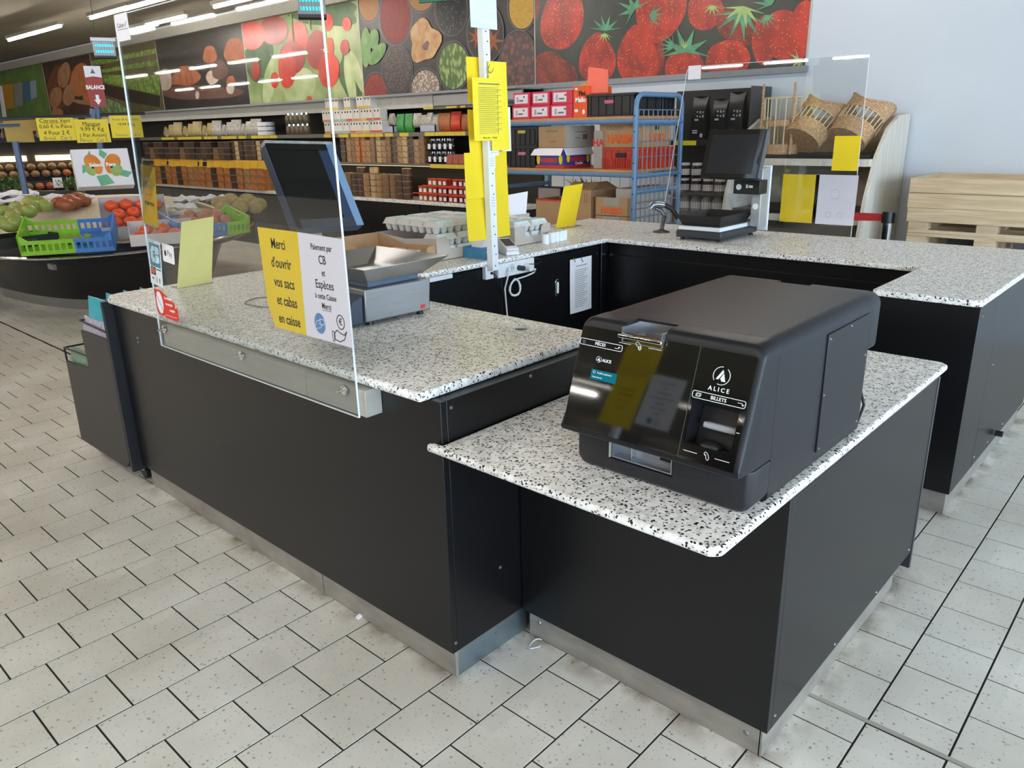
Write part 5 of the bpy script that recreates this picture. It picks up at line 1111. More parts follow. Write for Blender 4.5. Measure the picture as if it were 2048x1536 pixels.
def bread_basket(label, loc, tilt):
    t = thing('wicker_basket', label, 'basket', loc, 0, 'wicker baskets on the pale stand')
    Mt = Matrix.Rotation(tilt, 4, 'X') @ Matrix.Rotation(.78, 4, 'Y')
    def ringz(r, z, dz=0): return [(r * math.cos(2 * math.pi * i / 24), r * 1.25 * math.sin(2 * math.pi * i / 24), z + dz * math.sin(2 * math.pi * i / 24) ** 2) for i in range(24)]
    def wall(z0, z1, r0, r1, d0=0, d1=0):
        m = MB(); m.loft([ringz(r0, z0, d0), ringz(r1, z1, d1), ringz(r1 - .008, z1, d1), ringz(r0 - .008, z0, d0)], caps=False)
        n = 24
        for k in range(n): m.f.append([3 * n + k, 3 * n + (k + 1) % n, (k + 1) % n, k]); m.m.append(0)
        return m
    obj('lower_weave', wall(0, .12, .115, .12).xf(Mt), wk, t, world=False); obj('upper_weave', wall(.21, .27, .125, .128, 0, .10).xf(Mt), wk, t, world=False)
    obj('base_weave', MB().prism([(.115 * math.cos(2 * math.pi * i / 24), .115 * 1.25 * math.sin(2 * math.pi * i / 24)) for i in range(24)], 'z', -.004, .006).xf(Mt), wk, t, world=False)
    for i in range(24):
        a = 2 * math.pi * i / 24; obj('stake', MB().cyl((.118 * math.cos(a), .1475 * math.sin(a), .11), (.122 * math.cos(a), .153 * math.sin(a), .22), .0045, n=6).xf(Mt), wp, t, world=False)
    obj('rim', MB().tube([(.128 * math.cos(2 * math.pi * i / 32), .16 * math.sin(2 * math.pi * i / 32), .272 + .10 * math.sin(2 * math.pi * i / 32) ** 2) for i in range(32)], .007, 6, True).xf(Mt), wk, t, world=False, smooth=True)
    return t
bread_basket('tilted wicker basket in the middle, its woven base facing out', (5.83, 2.43, 1.425), .30)
bread_basket('tilted wicker basket at the right end, behind the small yellow sheet', (5.90, 2.13, 1.425), .30)
cb = thing('cane_stand', 'tall open pale cane basket stand left of the tilted baskets', 'basket', (5.90, 2.62, 1.326), 0)
for i in range(12):
    a = 2 * math.pi * i / 12; obj('stake', MB().cyl((.11 * math.cos(a), .13 * math.sin(a), .03), (.12 * math.cos(a), .14 * math.sin(a), .40), .005, n=6), wp, cb, world=False)
for s in (-.12, .12): obj('upright', MB().cyl((-.09, s, 0), (-.09, s, .50), .009, n=8), wk, cb, world=False)
for z, h in ((0, .07), (.2, .045)): obj('weave', MB().loft([[(.115 * math.cos(2 * math.pi * i / 24), .135 * math.sin(2 * math.pi * i / 24), z) for i in range(24)], [(.12 * math.cos(2 * math.pi * i / 24), .14 * math.sin(2 * math.pi * i / 24), z + h) for i in range(24)]], caps=(z == 0)), wk, cb, world=False)
obj('hoop', MB().tube([(.12 * math.cos(2 * math.pi * i / 24), .14 * math.sin(2 * math.pi * i / 24), .40) for i in range(24)], .005, 6, True), wp, cb, world=False)
for o_ in list(cb.children): pass
# belt barrier
bp_ = thing('belt_barrier', 'chrome belt barrier post with red strap in front of the pale stand', 'barrier', (5.3, 1.60, 0))
obj('post', MB().cyl((5.3, 1.60, .01), (5.3, 1.60, .93), .03, n=18), T['chrome'], bp_, smooth=True); obj('head', MB().cyl((5.3, 1.60, .93), (5.3, 1.60, 1.0), .035, n=18).box(5.285, 5.315, 1.552, 1.566, .93, .995), T['plastic_black'], bp_, smooth=True); obj('foot', MB().lathe([(.16, 0), (.155, .012), (.05, .03), (.03, .035)], (5.3, 1.6, .0005), 24), T['plastic_black'], bp_, smooth=True)
obj('strap', MB().hexa([(5.298, 1.635, .94), (5.302, 1.635, .94), (5.302, 1.86, .93), (5.298, 1.86, .93)], [(5.298, 1.635, .985), (5.302, 1.635, .985), (5.302, 1.86, .985), (5.298, 1.86, .985)]), pm('red_strap', '#c22f30', .6), bp_); obj('strap_end', MB().box(5.288, 5.312, 1.86, 1.885, .93, .99), T['red'], bp_, bev=.003)
# ------------------------------------------------------------------ pallets against the wall
def pallet(label, z0, y0, y1, x0, x1, kind):
    t = thing('wooden_pallet', label, 'pallet', ((x0 + x1) / 2, (y0 + y1) / 2, z0), 0, 'stacked pine pallets')
    if kind == 'collar':
        h = .094
        for a, b in ((x0, x0 + .02), (x1 - .02, x1)): obj('board', MB().box(a, b, y0, y1, z0, z0 + h), T['pine'], t, bev=.002)
        for a, b in ((y0, y0 + .02), (y1 - .02, y1)): obj('board', MB().box(x0 + .02, x1 - .02, a, b, z0, z0 + h), T['pine'], t, bev=.002)
        return t
    for i in range(5): x = x0 + (x1 - x0 - .11) * i / 4; obj('deck_board', MB().box(x, x + .11, y0, y1, z0 + .142, z0 + .1645), T['pine'], t, bev=.002)
    for i in range(3): y = y0 + (y1 - y0 - .12) * i / 2; obj('stringer', MB().box(x0, x1, y, y + .12, z0 + .122, z0 + .142), T['pine'], t)
    for i in range(3):
        for j in range(3): obj('block', MB().box(x0 + (x1 - x0 - .1) * i / 2, x0 + (x1 - x0 - .1) * i / 2 + .1, y0 + (y1 - y0 - .12) * j / 2, y0 + (y1 - y0 - .12) * j / 2 + .12, z0 + .022, z0 + .122), T['pine'], t, bev=.002)
    for i in range(3): x = x0 + (x1 - x0 - .1) * i / 2; obj('bottom_board', MB().box(x, x + .1, y0, y1, z0, z0 + .022), T['pine'], t, bev=.002)
    return t
zz = 0
for k in range(6):
    t = pallet('pine pallet number %s from the floor in the stack by the white wall' % ('one', 'two', 'three', 'four', 'five', 'six')[k], zz, .66, 1.60, 5.75, 6.37, 'p'); zz += .165
    if k == 5: obj('lead_board', MB().box(5.73, 5.75, .66, 1.61, zz - .09, zz - .0005), T['pine'], t, bev=.002)
for k in range(2): pallet('%s pine collar frame on top of the pallet stack by the white wall' % ('lower', 'upper')[k], zz, .66, 1.62, 5.74, 6.38, 'collar'); zz += .1
# ================================================================== WALL SHELVING WITH DRY GOODS
XF = 5.95
gs = pm('gondola_shelf', '#6b675f', .5, var=.05); gb = pm('gondola_back', '#191716', .7, var=.1)
yA, yB = 5.35, 16.5
def gy(u, v, x=XF): return atx(u, v, x).y
g = thing('gondola_shelving', 'long dark wall shelving with yellow price strips and a terrazzo ledge', 'shelving', (6.2, 10, 0))
obj('back_panel', MB().box(XW - .06, XW - .03, yA, yB, .8, 1.93), gb, g)
obj('base_cabinet', MB().box(XF + .06, XW - .03, yA, yB, 0, .745), T['blackin'], g)
for k in range(9): y = yA + .3 + 1.25 * k; obj('cabinet_door', MB().box(XF + .045, XF + .06, y, y + 1.235, .08, .735), T['black'], g, bev=.002); obj('door_knob', MB().cyl((XF + .045, y + .08, .6), (XF + .025, y + .08, .6), .014, n=10), T['chrome'], g)
obj('terrazzo_ledge', MB().box(XF, XW - .03, yA, yB, .75, .79), T['terrazzo'], g, bev=.004)
Z1, Z2, Z3 = 1.535, 1.20, .7905
obj('shelf', MB().box(XF + .02, XW - .06, yA, yB, Z1 - .018, Z1 - .001), gs, g); obj('shelf', MB().box(XF + .02, XW - .06, yA, yB, Z2 - .018, Z2 - .001), gs, g)
obj('price_rail', MB().box(XF + .008, XF + .02, yA, yB, Z1 - .045, Z1 - .001), gs, g); obj('price_rail', MB().box(XF + .008, XF + .02, yA, yB, Z2 - .03, Z2 - .001), gs, g)
obj('fascia', MB().box(XF + .11, XF + .13, gy(850, 200), yB, 1.79, 1.92), pm('fascia_cream', '#c9c6bf', .6), g); obj('steel_fascia', MB().box(XF + .10, XF + .12, yA, gy(853, 200), 1.80, 1.92), T['steel'], g)
obj('upper_shelf', MB().box(XF + .02, XW - .06, yA, gy(846, 230), 1.765, 1.79), gs, g); obj('top_board', MB().box(XF, XW - .03, yA, yB, 1.92, 1.935), T['trimgrey'], g)
led = emis('shelf_strip_light', '#ffe3b0', 9)
obj('strip_light', MB().box(XF + .06, XF + .085, yA, yB, Z2 - .034, Z2 - .019), led, g)
ytag = pm('yellow_price_tag', '#d9bf3a', .5, var=.05)
def tags(z0, z1, spans):
    for a, b in spans:
        y1, y0 = gy(a, 260), gy(b, 260); n_ = max(1, round((y1 - y0) / .17)); w = (y1 - y0) / n_
        for i in range(n_): obj('price_tag', MB().box(XF + .003, XF + .008, y0 + w * i + .003, y0 + w * (i + 1) - .003, z0, z1), ytag, g)
tags(Z1 - .043, Z1 - .004, [(848, 930), (798, 816), (768, 785), (700, 765), (675, 695), (646, 660), (500, 552), (475, 490), (440, 470), (405, 432), (352, 400), (320, 345)])
tags(1.768, 1.788, [(848, 868), (893, 915), (922, 932)])
tags(Z2 - .045, Z2 - .004, [(856, 932)])
otag = pm('amber_price_tag', '#d9a520', .5, var=.06, emit='#d9a520', es=.0)
def hang_tags(spans):
    for a, b in spans:
        y1, y0 = gy(a, 325), gy(b, 325); n_ = max(1, round((y1 - y0) / .2)); w = (y1 - y0) / n_
        for i in range(n_): obj('price_tag', MB().hexa([(XF - .02, y0 + w * i + .004, Z2 - .12), (XF - .018, y0 + w * i + .004, Z2 - .12), (XF - .018, y0 + w * (i + 1) - .004, Z2 - .12), (XF - .02, y0 + w * (i + 1) - .004, Z2 - .12)], [(XF + .004, y0 + w * i + .004, Z2 - .004), (XF + .006, y0 + w * i + .004, Z2 - .004), (XF + .006, y0 + w * (i + 1) - .004, Z2 - .004), (XF + .004, y0 + w * (i + 1) - .004, Z2 - .004)]), otag, g)
hang_tags([(308, 334), (338, 396), (399, 406), (414, 548)])
# contents for tubs
cont = [dots('dried_' + n_, a, b, 90, .4, .35, .15, base2=c) for n_, a, b, c in (('walnut', '#7a5636', '#a98256', '#5d4028'), ('raisin', '#4a3527', '#7a5d45', '#33251c'), ('apricot', '#b06a35', '#cf8d4d', '#8a4a22'), ('almond', '#9a7248', '#c49c6a', '#7b5632'), ('banana', '#b99a68', '#d9c193', '#94744a'), ('prune', '#3b2a24', '#5f483b', '#2a1d19'))]
tublid = pm('tub_lid', '#8a7f72', .25, var=.1)
def tub_mesh(i, r, h, sq):
    mb = MB()
    if sq:
        mb.box(-r, r, -r, r, .001, h * .9, .003); mb.mi = 1; mb.box(-r - .002, r + .002, -r - .002, r + .002, h * .9, h)
    else:
        mb.lathe([(r * .92, .001), (r * .96, h * .05), (r, h * .88)], (0, 0, 0), 14); mb.mi = 1; mb.lathe([(r * 1.03, h * .88), (r * 1.03, h), (r * .95, h)], (0, 0, 0), 14)
    return mesh('tub', mb, [cont[i], tublid], True)
tm_ = {}
def tubs(u0, u1, v, z, r, h, seq, counts, sq, label, group, x=XF + .07, pitch=2.12):
    y = gy(u1, v, x) + r; yend = gy(u0, v, x); k = 0
    while y < yend:
        ci = seq[k % len(seq)]; key = (ci, r, h, sq)
        if key not in tm_: tm_[key] = tub_mesh(ci, r, h, sq)
        col = ('walnut brown', 'dark brown', 'orange', 'tan', 'pale beige', 'blackish')[ci]
        for j in range(counts[k % len(counts)]):
            o = obj('plastic_tub', tm_[key], None, None, M=Matrix.Translation((x + .006 * ((k * 7 + j * 3) % 3 - 1), y, z + j * (h + .0005))) @ Matrix.Rotation(.05 * ((k + j) % 3 - 1) if sq else 0, 4, 'Z'))
            tag(o, label % (col, ORD[j], ORD[k]), 'tub', group)
        y += r * pitch; k += 1
tubs(690, 856, 300, Z2, .046, .064, [0, 3, 5, 4, 3, 1, 0, 3, 4, 0, 3, 2, 2], [5, 4, 5, 5, 5, 5, 5, 4, 5], True, '%s square tub, %s from bottom, %s stack left of the dark labelled jars', 'square tubs on the middle shelf')
tubs(700, 822, 360, Z3, .058, .07, [1, 1, 0, 0, 3, 4, 3], [5, 4, 4, 4, 4, 5, 4], False, '%s round tub, %s from bottom, %s stack left of the red jam jars', 'round tubs on the ledge')
tubs(470, 545, 295, Z2, .055, .066, [1, 5, 4, 1, 5], [4, 4, 4], True, '%s square tub, %s from bottom, %s stack left of the till monitor, middle shelf', 'square tubs behind the screen')
tubs(300, 470, 295, Z2, .085, .085, [5, 1, 0, 5, 1, 5], [3, 3, 2], True, '%s wide tub, %s from bottom, %s far stack behind the screen, middle shelf', 'wide tubs far along the shelf')
tubs(318, 540, 355, Z3, .09, .10, [2, 2, 3, 2, 5, 2, 2, 5, 2], [3, 3, 3], True, '%s wide tub, %s from bottom, %s stack under the amber price tags', 'tubs under the amber tags')
# boxes, bags, jars on the upper shelf
def proto_mesh(name, mb, mats, sm=False): return mesh(name, mb, mats, sm)
wb = pm('tea_box', '#dcd8d0', .6, var=.04); acc = [pm('tea_band_orange', '#d98a56', .6), pm('tea_band_green', '#8fb8a6', .6), pm('tea_band_red', '#d9533e', .6), pm('tea_band_yellow', '#d9b54a', .6)]
tb_me = []
for a in acc:
    m = MB(); m.box(-.055, .055, -.062, .062, .001, .135); m.mi = 1; m.box(-.0562, -.055, -.06, .06, .006, .03); m.mi = 2; m.prism(oval(-.03, .108, .012, n=8), 'x', -.0565, -.055); m.prism(oval(.028, .108, .012, n=8), 'x', -.0565, -.055); tb_me.append(mesh('tea_box', m, [wb, a, T['ink']]))
for r_ in range(3):
    for k in range(9):
        if r_ == 2 and k not in (1, 2, 4, 6, 7): continue
        y = gy(758, 250) + .128 * k + .03 * r_
        o = obj('tea_box', tb_me[(2, 2, 3, 0, 2, 1, 1, 0, 0)[k] if r_ < 2 else 3], None, None, M=Matrix.Translation((XF + .05 + .008 * ((k * 5 + r_) % 3), y + .006 * ((k * 3 + r_) % 3), Z1 + .1365 * r_)))
        tag(o, '%s white tea box from the right in the %s row of the upper shelf' % (ORD[k], ('bottom', 'second', 'topmost')[r_]), 'box', 'white tea boxes')
def bag(label, y, z, w, h, d, mat, x=XF + .10, group=None, rz=1.57, name='snack_bag', cat='bag'):
    key = (w, h, d, mat.name)
    if key not in tm_: tm_[key] = mesh('bag', pouch(w, h, d), mat, False)
    return tag(obj(name, tm_[key], None, None, M=Matrix.Translation((x, y, z)) @ Matrix.Rotation(rz, 4, 'Z')), label, cat, group)
gm = pm('green_bag', '#3f9a4a', .3, var=.25, scale=30); om = pm('amber_bag', '#b0652a', .35, var=.25, scale=30); rm = pm('red_bag', '#cf3d22', .3, var=.2, scale=30); bm_ = pm('brown_pouch', '#a8623f', .5, var=.2, scale=30); cm_ = pm('clear_bag', '#b9b2a8', .25, var=.3, scale=35); lm = pm('straw_bag', '#b3a06f', .35, var=.3, scale=30)
for k, u in enumerate((789, 806)): bag(('left', 'right')[k] + ' bright green bag on the upper shelf', gy(u, 250), Z1, .13, .20, .06, gm, group='green bags')
for k, u in enumerate((870, 882)): bag(('left', 'right')[k] + ' amber bag on the upper shelf next to the red bag', gy(u, 250), Z1, .10, .19, .05, om, group='amber bags')
bag('large red bag on the upper shelf', gy(900, 250), Z1, .15, .20, .07, rm)
for k, u in enumerate((917, 928)): bag(('left', 'right')[k] + ' brown pouch at the right end of the upper shelf', gy(u, 250), Z1, .085, .17, .05, bm_, group='brown pouches')
for k, u in enumerate((772, 823, 838, 848, 858)): bag('clear crinkled bag of nuts, number %s from the left by the green bags' % ('one', 'two', 'three', 'four', 'five')[k], gy(u, 250), Z1 + (.05 if k else .08), .125, .13 + .02 * (k % 2), .08, cm_, group='clear nut bags', rz=1.57 + .25 * (k % 3 - 1))
for u0, u1, lb in ((836, 866, 'right'), (764, 782, 'left')):
    y0, y1 = gy(u1, 260), gy(u0, 260); tr2 = thing('display_tray', 'low pale blue tray holding clear bags, %s of the green bags' % lb, 'tray', (XF + .1, (y0 + y1) / 2, Z1)); obj('tray', MB().box(XF + .03, XF + .045, y0, y1, Z1, Z1 + .07).box(XF + .03, XF + .2, y0, y0 + .006, Z1, Z1 + .07).box(XF + .03, XF + .2, y1 - .006, y1, Z1, Z1 + .07).box(XF + .03, XF + .2, y0, y1, Z1, Z1 + .004), pm('tray_blue', '#b9bfce', .5), tr2)
k = 0
for u in range(318, 520, 13):
    bag('%s dried herb bag from the left, far along the upper shelf' % ORD[k], gy(u, 250), Z1, .19, .16 + .03 * (k % 3), .09, lm if k < 8 else cm_, group='far herb bags', rz=1.57 + .3 * (k % 3 - 1)); k += 1
gj = pm('glass_jar', '#6b5d4a', .12, var=.4, scale=20)
for r_ in range(2):
    for k in range(5):
        t = thing('glass_jar', '%s glass jar from the right in the %s row left of the tea boxes' % (ORD[k], ('lower', 'upper')[r_]), 'jar', (XF + .09, gy(603, 255) + .105 * k, Z1 + .135 * r_), 0, 'glass jars on the upper shelf')
        obj('jar', MB().lathe([(.04, .001), (.046, .01), (.046, .09), (.036, .108)], (0, 0, 0), 14), gj, t, world=False, smooth=True); obj('lid', MB().cyl((0, 0, .108), (0, 0, .13), .04, n=14), T['chrome'], t, world=False)
for k in range(3):
    o = obj('white_tin', proto_mesh('white_tin', MB().cyl((0, 0, .001), (0, 0, .05), .12, n=18), T['white'], True), None, None, M=Matrix.Translation((XF + .14, gy(515, 262) - .0, Z1 + .0605 * k))); tag(o, '%s white tin of the small stack on the upper shelf' % ('bottom', 'middle', 'top')[k], 'tin', 'white tins')
# dark jars, red packs
dj = pm('dark_syrup', '#141014', .12, var=.2)
for r_ in range(2):
    for k in range(5):
        t = thing('syrup_jar', '%s dark jar with white label from the right in the %s row' % (ORD[k], ('lower', 'upper')[r_]), 'jar', (XF + .07, gy(897, 310) + .085 * k, Z2 + .135 * r_), 0, 'dark labelled jars')
        obj('jar', MB().lathe([(.034, .001), (.038, .008), (.038, .09), (.028, .106)], (0, 0, 0), 12), dj, t, world=False, smooth=True); obj('lid', MB().cyl((0, 0, .106), (0, 0, .128), .031, n=12), T['chrome'], t, world=False); obj('label_band', MB().box(-.0395, -.036, -.02, .02, .02, .075), T['white'], t, world=False)
rp = pm('red_pack', '#9a3f28', .4, var=.3, scale=25)
for k, u in enumerate((896, 908, 920)): o = obj('fruit_pack', proto_mesh('fruit_pack', MB().box(-.10, .10, -.055, .055, .001, .10, .012), rp), None, None, M=Matrix.Translation((XF + .12, gy(u, 318), Z2 + .001))); tag(o, '%s flat red fruit pack on the middle shelf beside the dark jars' % ('left', 'centre', 'right')[k], 'pack', 'red fruit packs')
# red preserve jars in card trays on the ledge
jm = [pm('jam_amber', '#b0702a', .2, var=.2), pm('jam_red', '#8f2c1c', .2, var=.2), pm('jam_plum', '#4a1c20', .2, var=.2)]; rlid = pm('red_lid', '#c23a22', .35)
def jam_mesh(i):
    m = MB(); m.box(-.036, .036, -.036, .036, .001, .062, .004); m.mi = 1; m.box(-.037, .037, -.037, .037, .062, .078); m.mi = 2; m.box(-.0375, -.036, -.022, .022, .012, .052); return mesh('jar', m, [jm[i], rlid, T['white']])
jme = [jam_mesh(i) for i in range(3)]
for r_ in range(3):
    ua, ub = ((826, 932), (822, 932), (842, 932))[r_]
    y0, y1 = gy(ub, 370), gy(ua, 370); n_ = int((y1 - y0) / .082)
    if r_: t = thing('card_tray', '%s red card tray between the jam jar layers on the ledge' % ('lower', 'upper')[r_ - 1], 'tray', (XF + .09, (y0 + y1) / 2, Z3 + .086 * r_ - .006)); obj('sheet', MB().box(XF + .02, XF + .2, y0, y1, Z3 + .086 * r_ - .006, Z3 + .086 * r_ - .001), T['red'], t); obj('lip', MB().box(XF + .018, XF + .021, y0, y1, Z3 + .086 * r_ - .008, Z3 + .086 * r_ + .006), T['red'], t)
    for k in range(n_):
        if r_ == 2 and k % 5 == 3: continue
        o = obj('jam_jar', jme[(2, 1, 2, 1, 0, 0)[min(5, int(6 * k / n_))]], None, None, M=Matrix.Translation((XF + .065 + .008 * (k % 2), y0 + .041 + .082 * k, Z3 + .086 * r_)))
        tag(o, '%s jam jar from the right in the %s layer on the terrazzo ledge' % (ORD[k], ('bottom', 'middle', 'top')[r_]), 'jar', 'red lidded jam jars')
# ================================================================== MURALS ON THE BACK WALL
XM = XW - .012
def wp(u, v, d=0): p = atx(u, v, XM - d); return (p.y, p.z)
def mural(label, y0, y1, bg):
    t = thing('mural_panel', label, 'mural', (XM, (y0 + y1) / 2, 1.975), 0, 'food photo murals along the back wall')
    obj('board', MB().box(XM, XW, y0 + .006, y1 - .006, 1.972, 3.058), bg, t)
    obj('edge_trim', MB().box(XM - .004, XW, y0 - .006, y0 + .006, 1.972, 3.058), pm('mural_edge', '#b9b4aa', .5) if 'mural_edge' not in bpy.data.materials else bpy.data.materials['mural_edge'], t)
    return t
def clip(poly, y0, y1, z0=1.974, z1=3.056):
    def half(p, f, g):
        out = []
        for i in range(len(p)):
            a, b = p[i - 1], p[i]; fa, fb = f(a), f(b)
            if fa >= 0: out.append(a)
            if (fa >= 0) != (fb >= 0): s = fa / (fa - fb); out.append((a[0] + (b[0] - a[0]) * s, a[1] + (b[1] - a[1]) * s))
        return out
    for f in (lambda q: q[0] - y0, lambda q: y1 - q[0], lambda q: q[1] - z0, lambda q: z1 - q[1]):
        if not poly: return poly
        poly = half(poly, f, None)
    return poly
cur = [None, 0, 0, 0]
def begin(t, y0, y1): cur[0], cur[1], cur[2], cur[3] = t, y0 + .007, y1 - .007, 0
def pprint(name, poly, mat, grp=None):
    """flat printed shape, poly in picture pixels, mapped onto the wall; each shape a hair in front of the last"""
    p = clip([wp(*q) for q in poly], cur[1], cur[2])
    if len(p) < 3: return
    cur[3] += 1; d = .0003 * cur[3]
    bm = bmesh.new(); vs = [bm.verts.new((XM - d, a, b)) for a, b in p]
    try: f = bm.faces.new(vs)
    except ValueError: bm.free(); return
    f.normal_update(); bmesh.ops.triangulate(bm, faces=[f]); mb = MB(); mb.add([v.co[:] for v in bm.verts], [[v.index for v in q.verts] for q in bm.faces]) if not bm.verts.index_update() else None
    bm.free(); obj(name, mb, mat, cur[0])
def egg_px(cx, cy, rx, ry, rot=0, taper=0, n=28, wob=0, seed=0):
    r = random.Random(seed); ph = r.uniform(0, 6); out = []
    for i in range(n):
        a = 2 * math.pi * i / n; x, y = math.cos(a) * rx, math.sin(a) * ry
        x *= 1 + taper * (y / ry) if ry else 1; k = 1 + wob * (math.sin(3 * a + ph) * .6 + math.sin(5 * a + 2 * ph) * .4)
        x, y = x * k, y * k; c, s = math.cos(math.radians(rot)), math.sin(math.radians(rot)); out.append((cx + x * c - y * s, cy + x * s + y * c))
    return out
def sepal(cx, cy, r, a0, a1, n=6):
    out = []
    for i in range(n):
        a = math.radians(a0 + (a1 - a0) * i / (n - 1)); b = math.radians(a0 + (a1 - a0) * (i + .5) / (n - 1)); out.append((cx + r * math.cos(a), cy + r * math.sin(a)))
        if i < n - 1: out.append((cx + r * .35 * math.cos(b), cy + r * .35 * math.sin(b)))
    return out + [(cx, cy)]
Ym = [2.68, 5.47, 8.28, 11.0, 13.8, 16.6, 19.2, 22.7]
# --- strawberries
berry = dots('berry_print', '#c0301c', '#e8a05f', 42, .17, .35, .05, base2='#8f1f14'); berry2 = dots('berry_print_dark', '#8c2a1c', '#c9703a', 45, .18, .35, .05, base2='#5c1712'); sep = pm('sepal_print', '#4f8f6b', .4, var=.3, scale=9); sepl = pm('sepal_light_print', '#9cb56a', .4, var=.2, scale=9)
t = mural('strawberry mural at the right end of the back wall', Ym[0], Ym[1], pm('strawberry_dark', '#1d2320', .35, col2='#2c3a30', scale=4)); begin(t, Ym[0], Ym[1])
B = [(1050, 15, 30, 40, 10, 0, berry2), (1098, 145, 40, 42, 0, 0, berry2), (1118, 155, 38, 36, 0, .0, berry2), (1125, 35, 42, 66, 12, .1, berry), (1195, 115, 36, 50, 3, .25, berry), (1300, 110, 30, 60, 0, .15, berry2), (1275, 110, 40, 60, -4, .3, berry), (1320, 20, 50, 68, 12, -.15, berry), (1411, 22, 36, 40, 15, -.1, berry), (1480, 55, 50, 34, 20, 0, berry2), (1370, 140, 40, 42, 0, 0, berry), (1455, 120, 46, 40, -25, .1, berry), (1530, 80, 26, 50, 5, 0, berry), (1570, 70, 45, 50, 0, -.1, berry), (1605, 60, 28, 60, 10, 0, berry)]
for i, (cx, cy, rx, ry, ro, tp, m) in enumerate(B): pprint('berry_print', egg_px(cx, cy, rx, ry, ro, tp, wob=.03, seed=i), m)
for cx, cy, r, a0, a1, m in ((1212, 62, 34, 190, 350, sep), (1210, 66, 20, 30, 150, sepl), (1270, 20, 36, 120, 330, sep), (1300, 30, 30, -60, 80, sep), (1350, 95, 34, 150, 260, sep), (1372, 105, 52, 170, 370, sep), (1370, 98, 22, 230, 310, sepl), (1425, 10, 24, 20, 160, sepl), (1485, 20, 64, 30, 170, sep), (1488, 12, 46, 20, 175, sepl), (1530, 30, 30, 0, 120, sep), (1545, 10, 40, 160, 300, sep), (1600, 120, 24, 60, 250, sepl)): pprint('leaf_print', sepal(cx, cy, r, a0, a1), m)
# --- spices
t = mural('spice bowl mural in the middle of the back wall', Ym[1], Ym[2], pm('spice_slate', '#201c1d', .4, col2='#2d282a', scale=5)); begin(t, Ym[1], Ym[2])
sp_ = dict(red=dots('paprika_print', '#8f2a26', '#b5453a', 120, .3, .5, .2, base2='#6f1c1c'), tan=dots('cumin_print', '#9a6a3a', '#c08c52', 110, .35, .5, .2), mustard=dots('mustard_print', '#b0862a', '#d3ab48', 110, .4, .5, .2), pepper=dots('pepper_print', '#3b2e2c', '#6f5a52', 38, .36, .4, .12), bean=dots('bean_print', '#15151a', '#4a4e58', 30, .3, .25, .1), coriander=dots('coriander_print', '#8a7866', '#d3c4b0', 34, .42, .4, .1), cardamom=dots('cardamom_print', '#4f6a2c', '#9aae66', 24, .42, .4, .12, stretch=(1, 1, .5)), date=dots('date_print', '#3a1d1c', '#7a403a', 18, .4, .3, .2), ginger=pm('ginger_print', '#b5824c', .5, col2='#dab686', scale=9), leaf=pm('bay_print', '#5f8a4a', .5, col2='#86ad6c', scale=8), anise=pm('anise_print', '#8a4526', .5, col2='#a85c36', scale=15), bowl=pm('bowl_rim_print', '#5a5656', .4))
def bowl_px(cx, cy, rx, ry, m, seed): pprint('bowl_print', egg_px(cx, cy, rx + 4, ry + 5), sp_['bowl']); pprint('bowl_print', egg_px(cx, cy, rx + 2.5, ry + 3), bpy.data.materials['spice_slate']); pprint('spice_print', egg_px(cx, cy, rx, ry, wob=.015, seed=seed), sp_[m])
for i, (cx, cy, rx, ry, m) in enumerate(((738, 8, 20, 34, 'tan'), (791, 34, 30, 54, 'red'), (842, -4, 24, 26, 'tan'), (903, 18, 30, 50, 'bean'), (752, 186, 22, 38, 'red'), (795, 140, 28, 46, 'pepper'), (852, 178, 28, 38, 'coriander'), (908, 132, 30, 46, 'cardamom'), (1045, 16, 26, 42, 'mustard'), (1038, 126, 36, 62, 'date'))): bowl_px(cx, cy, rx, ry, m, i)
pprint('ginger_print', egg_px(850, 82, 30, 42, 0, .0, wob=.22, seed=4), sp_['ginger']); pprint('ginger_hole', egg_px(853, 92, 6, 10, 20, wob=.2, seed=2), sp_['date'])
for e in ((733, 95, 10, 40, 0), (749, 78, 10, 20, 5), (756, 108, 12, 26, 35)): pprint('leaf_print', egg_px(*e), sp_['leaf'])
pprint('bowl_print', egg_px(972, 66, 38, 62), sp_['bowl']); pprint('bowl_print', egg_px(972, 66, 36, 59), bpy.data.materials['spice_slate'])
for cx, cy, r in ((955, 75, 20), (986, 82, 24)):
    st_ = [(cx + (r if i % 2 == 0 else r * .3) * math.cos(i * math.pi / 7), cy + (r if i % 2 == 0 else r * .3) * 1.3 * math.sin(i * math.pi / 7)) for i in range(14)]; pprint('star_print', st_, sp_['anise'])
# --- tomatoes
t = mural('cherry tomato mural behind the left screen edge', Ym[2], Ym[3], pm('tomato_blur', '#5d7a3a', .35, col2='#b9c08a', scale=2.2)); begin(t, Ym[2], Ym[3])
tr1 = pm('tomato_print', '#b5241c', .3, col2='#d84a30', scale=5); tr2_ = pm('tomato_dark_print', '#8f2018', .3, col2='#b53424', scale=5); stem = pm('stem_print', '#8a9a4a', .5, var=.2); gp_ = pm('pepper_green_print', '#c9cfa0', .4, col2='#8fa864', scale=4); dg = pm('deep_green_print', '#2f4a28', .4, col2='#4a6a38', scale=5)
for e in ((650, 25, 70, 28, 0), (520, 120, 30, 50, 0), (700, 150, 20, 55, -10)): pprint('blur_print', egg_px(*e, wob=.2), dg)
for e in ((700, 155, 10, 55, -8), (715, 145, 9, 45, -18), (600, 175, 30, 40, 20), (540, 160, 12, 50, 10), (640, 90, 14, 45, 15)): pprint('pepper_print', egg_px(*e, wob=.05), gp_)
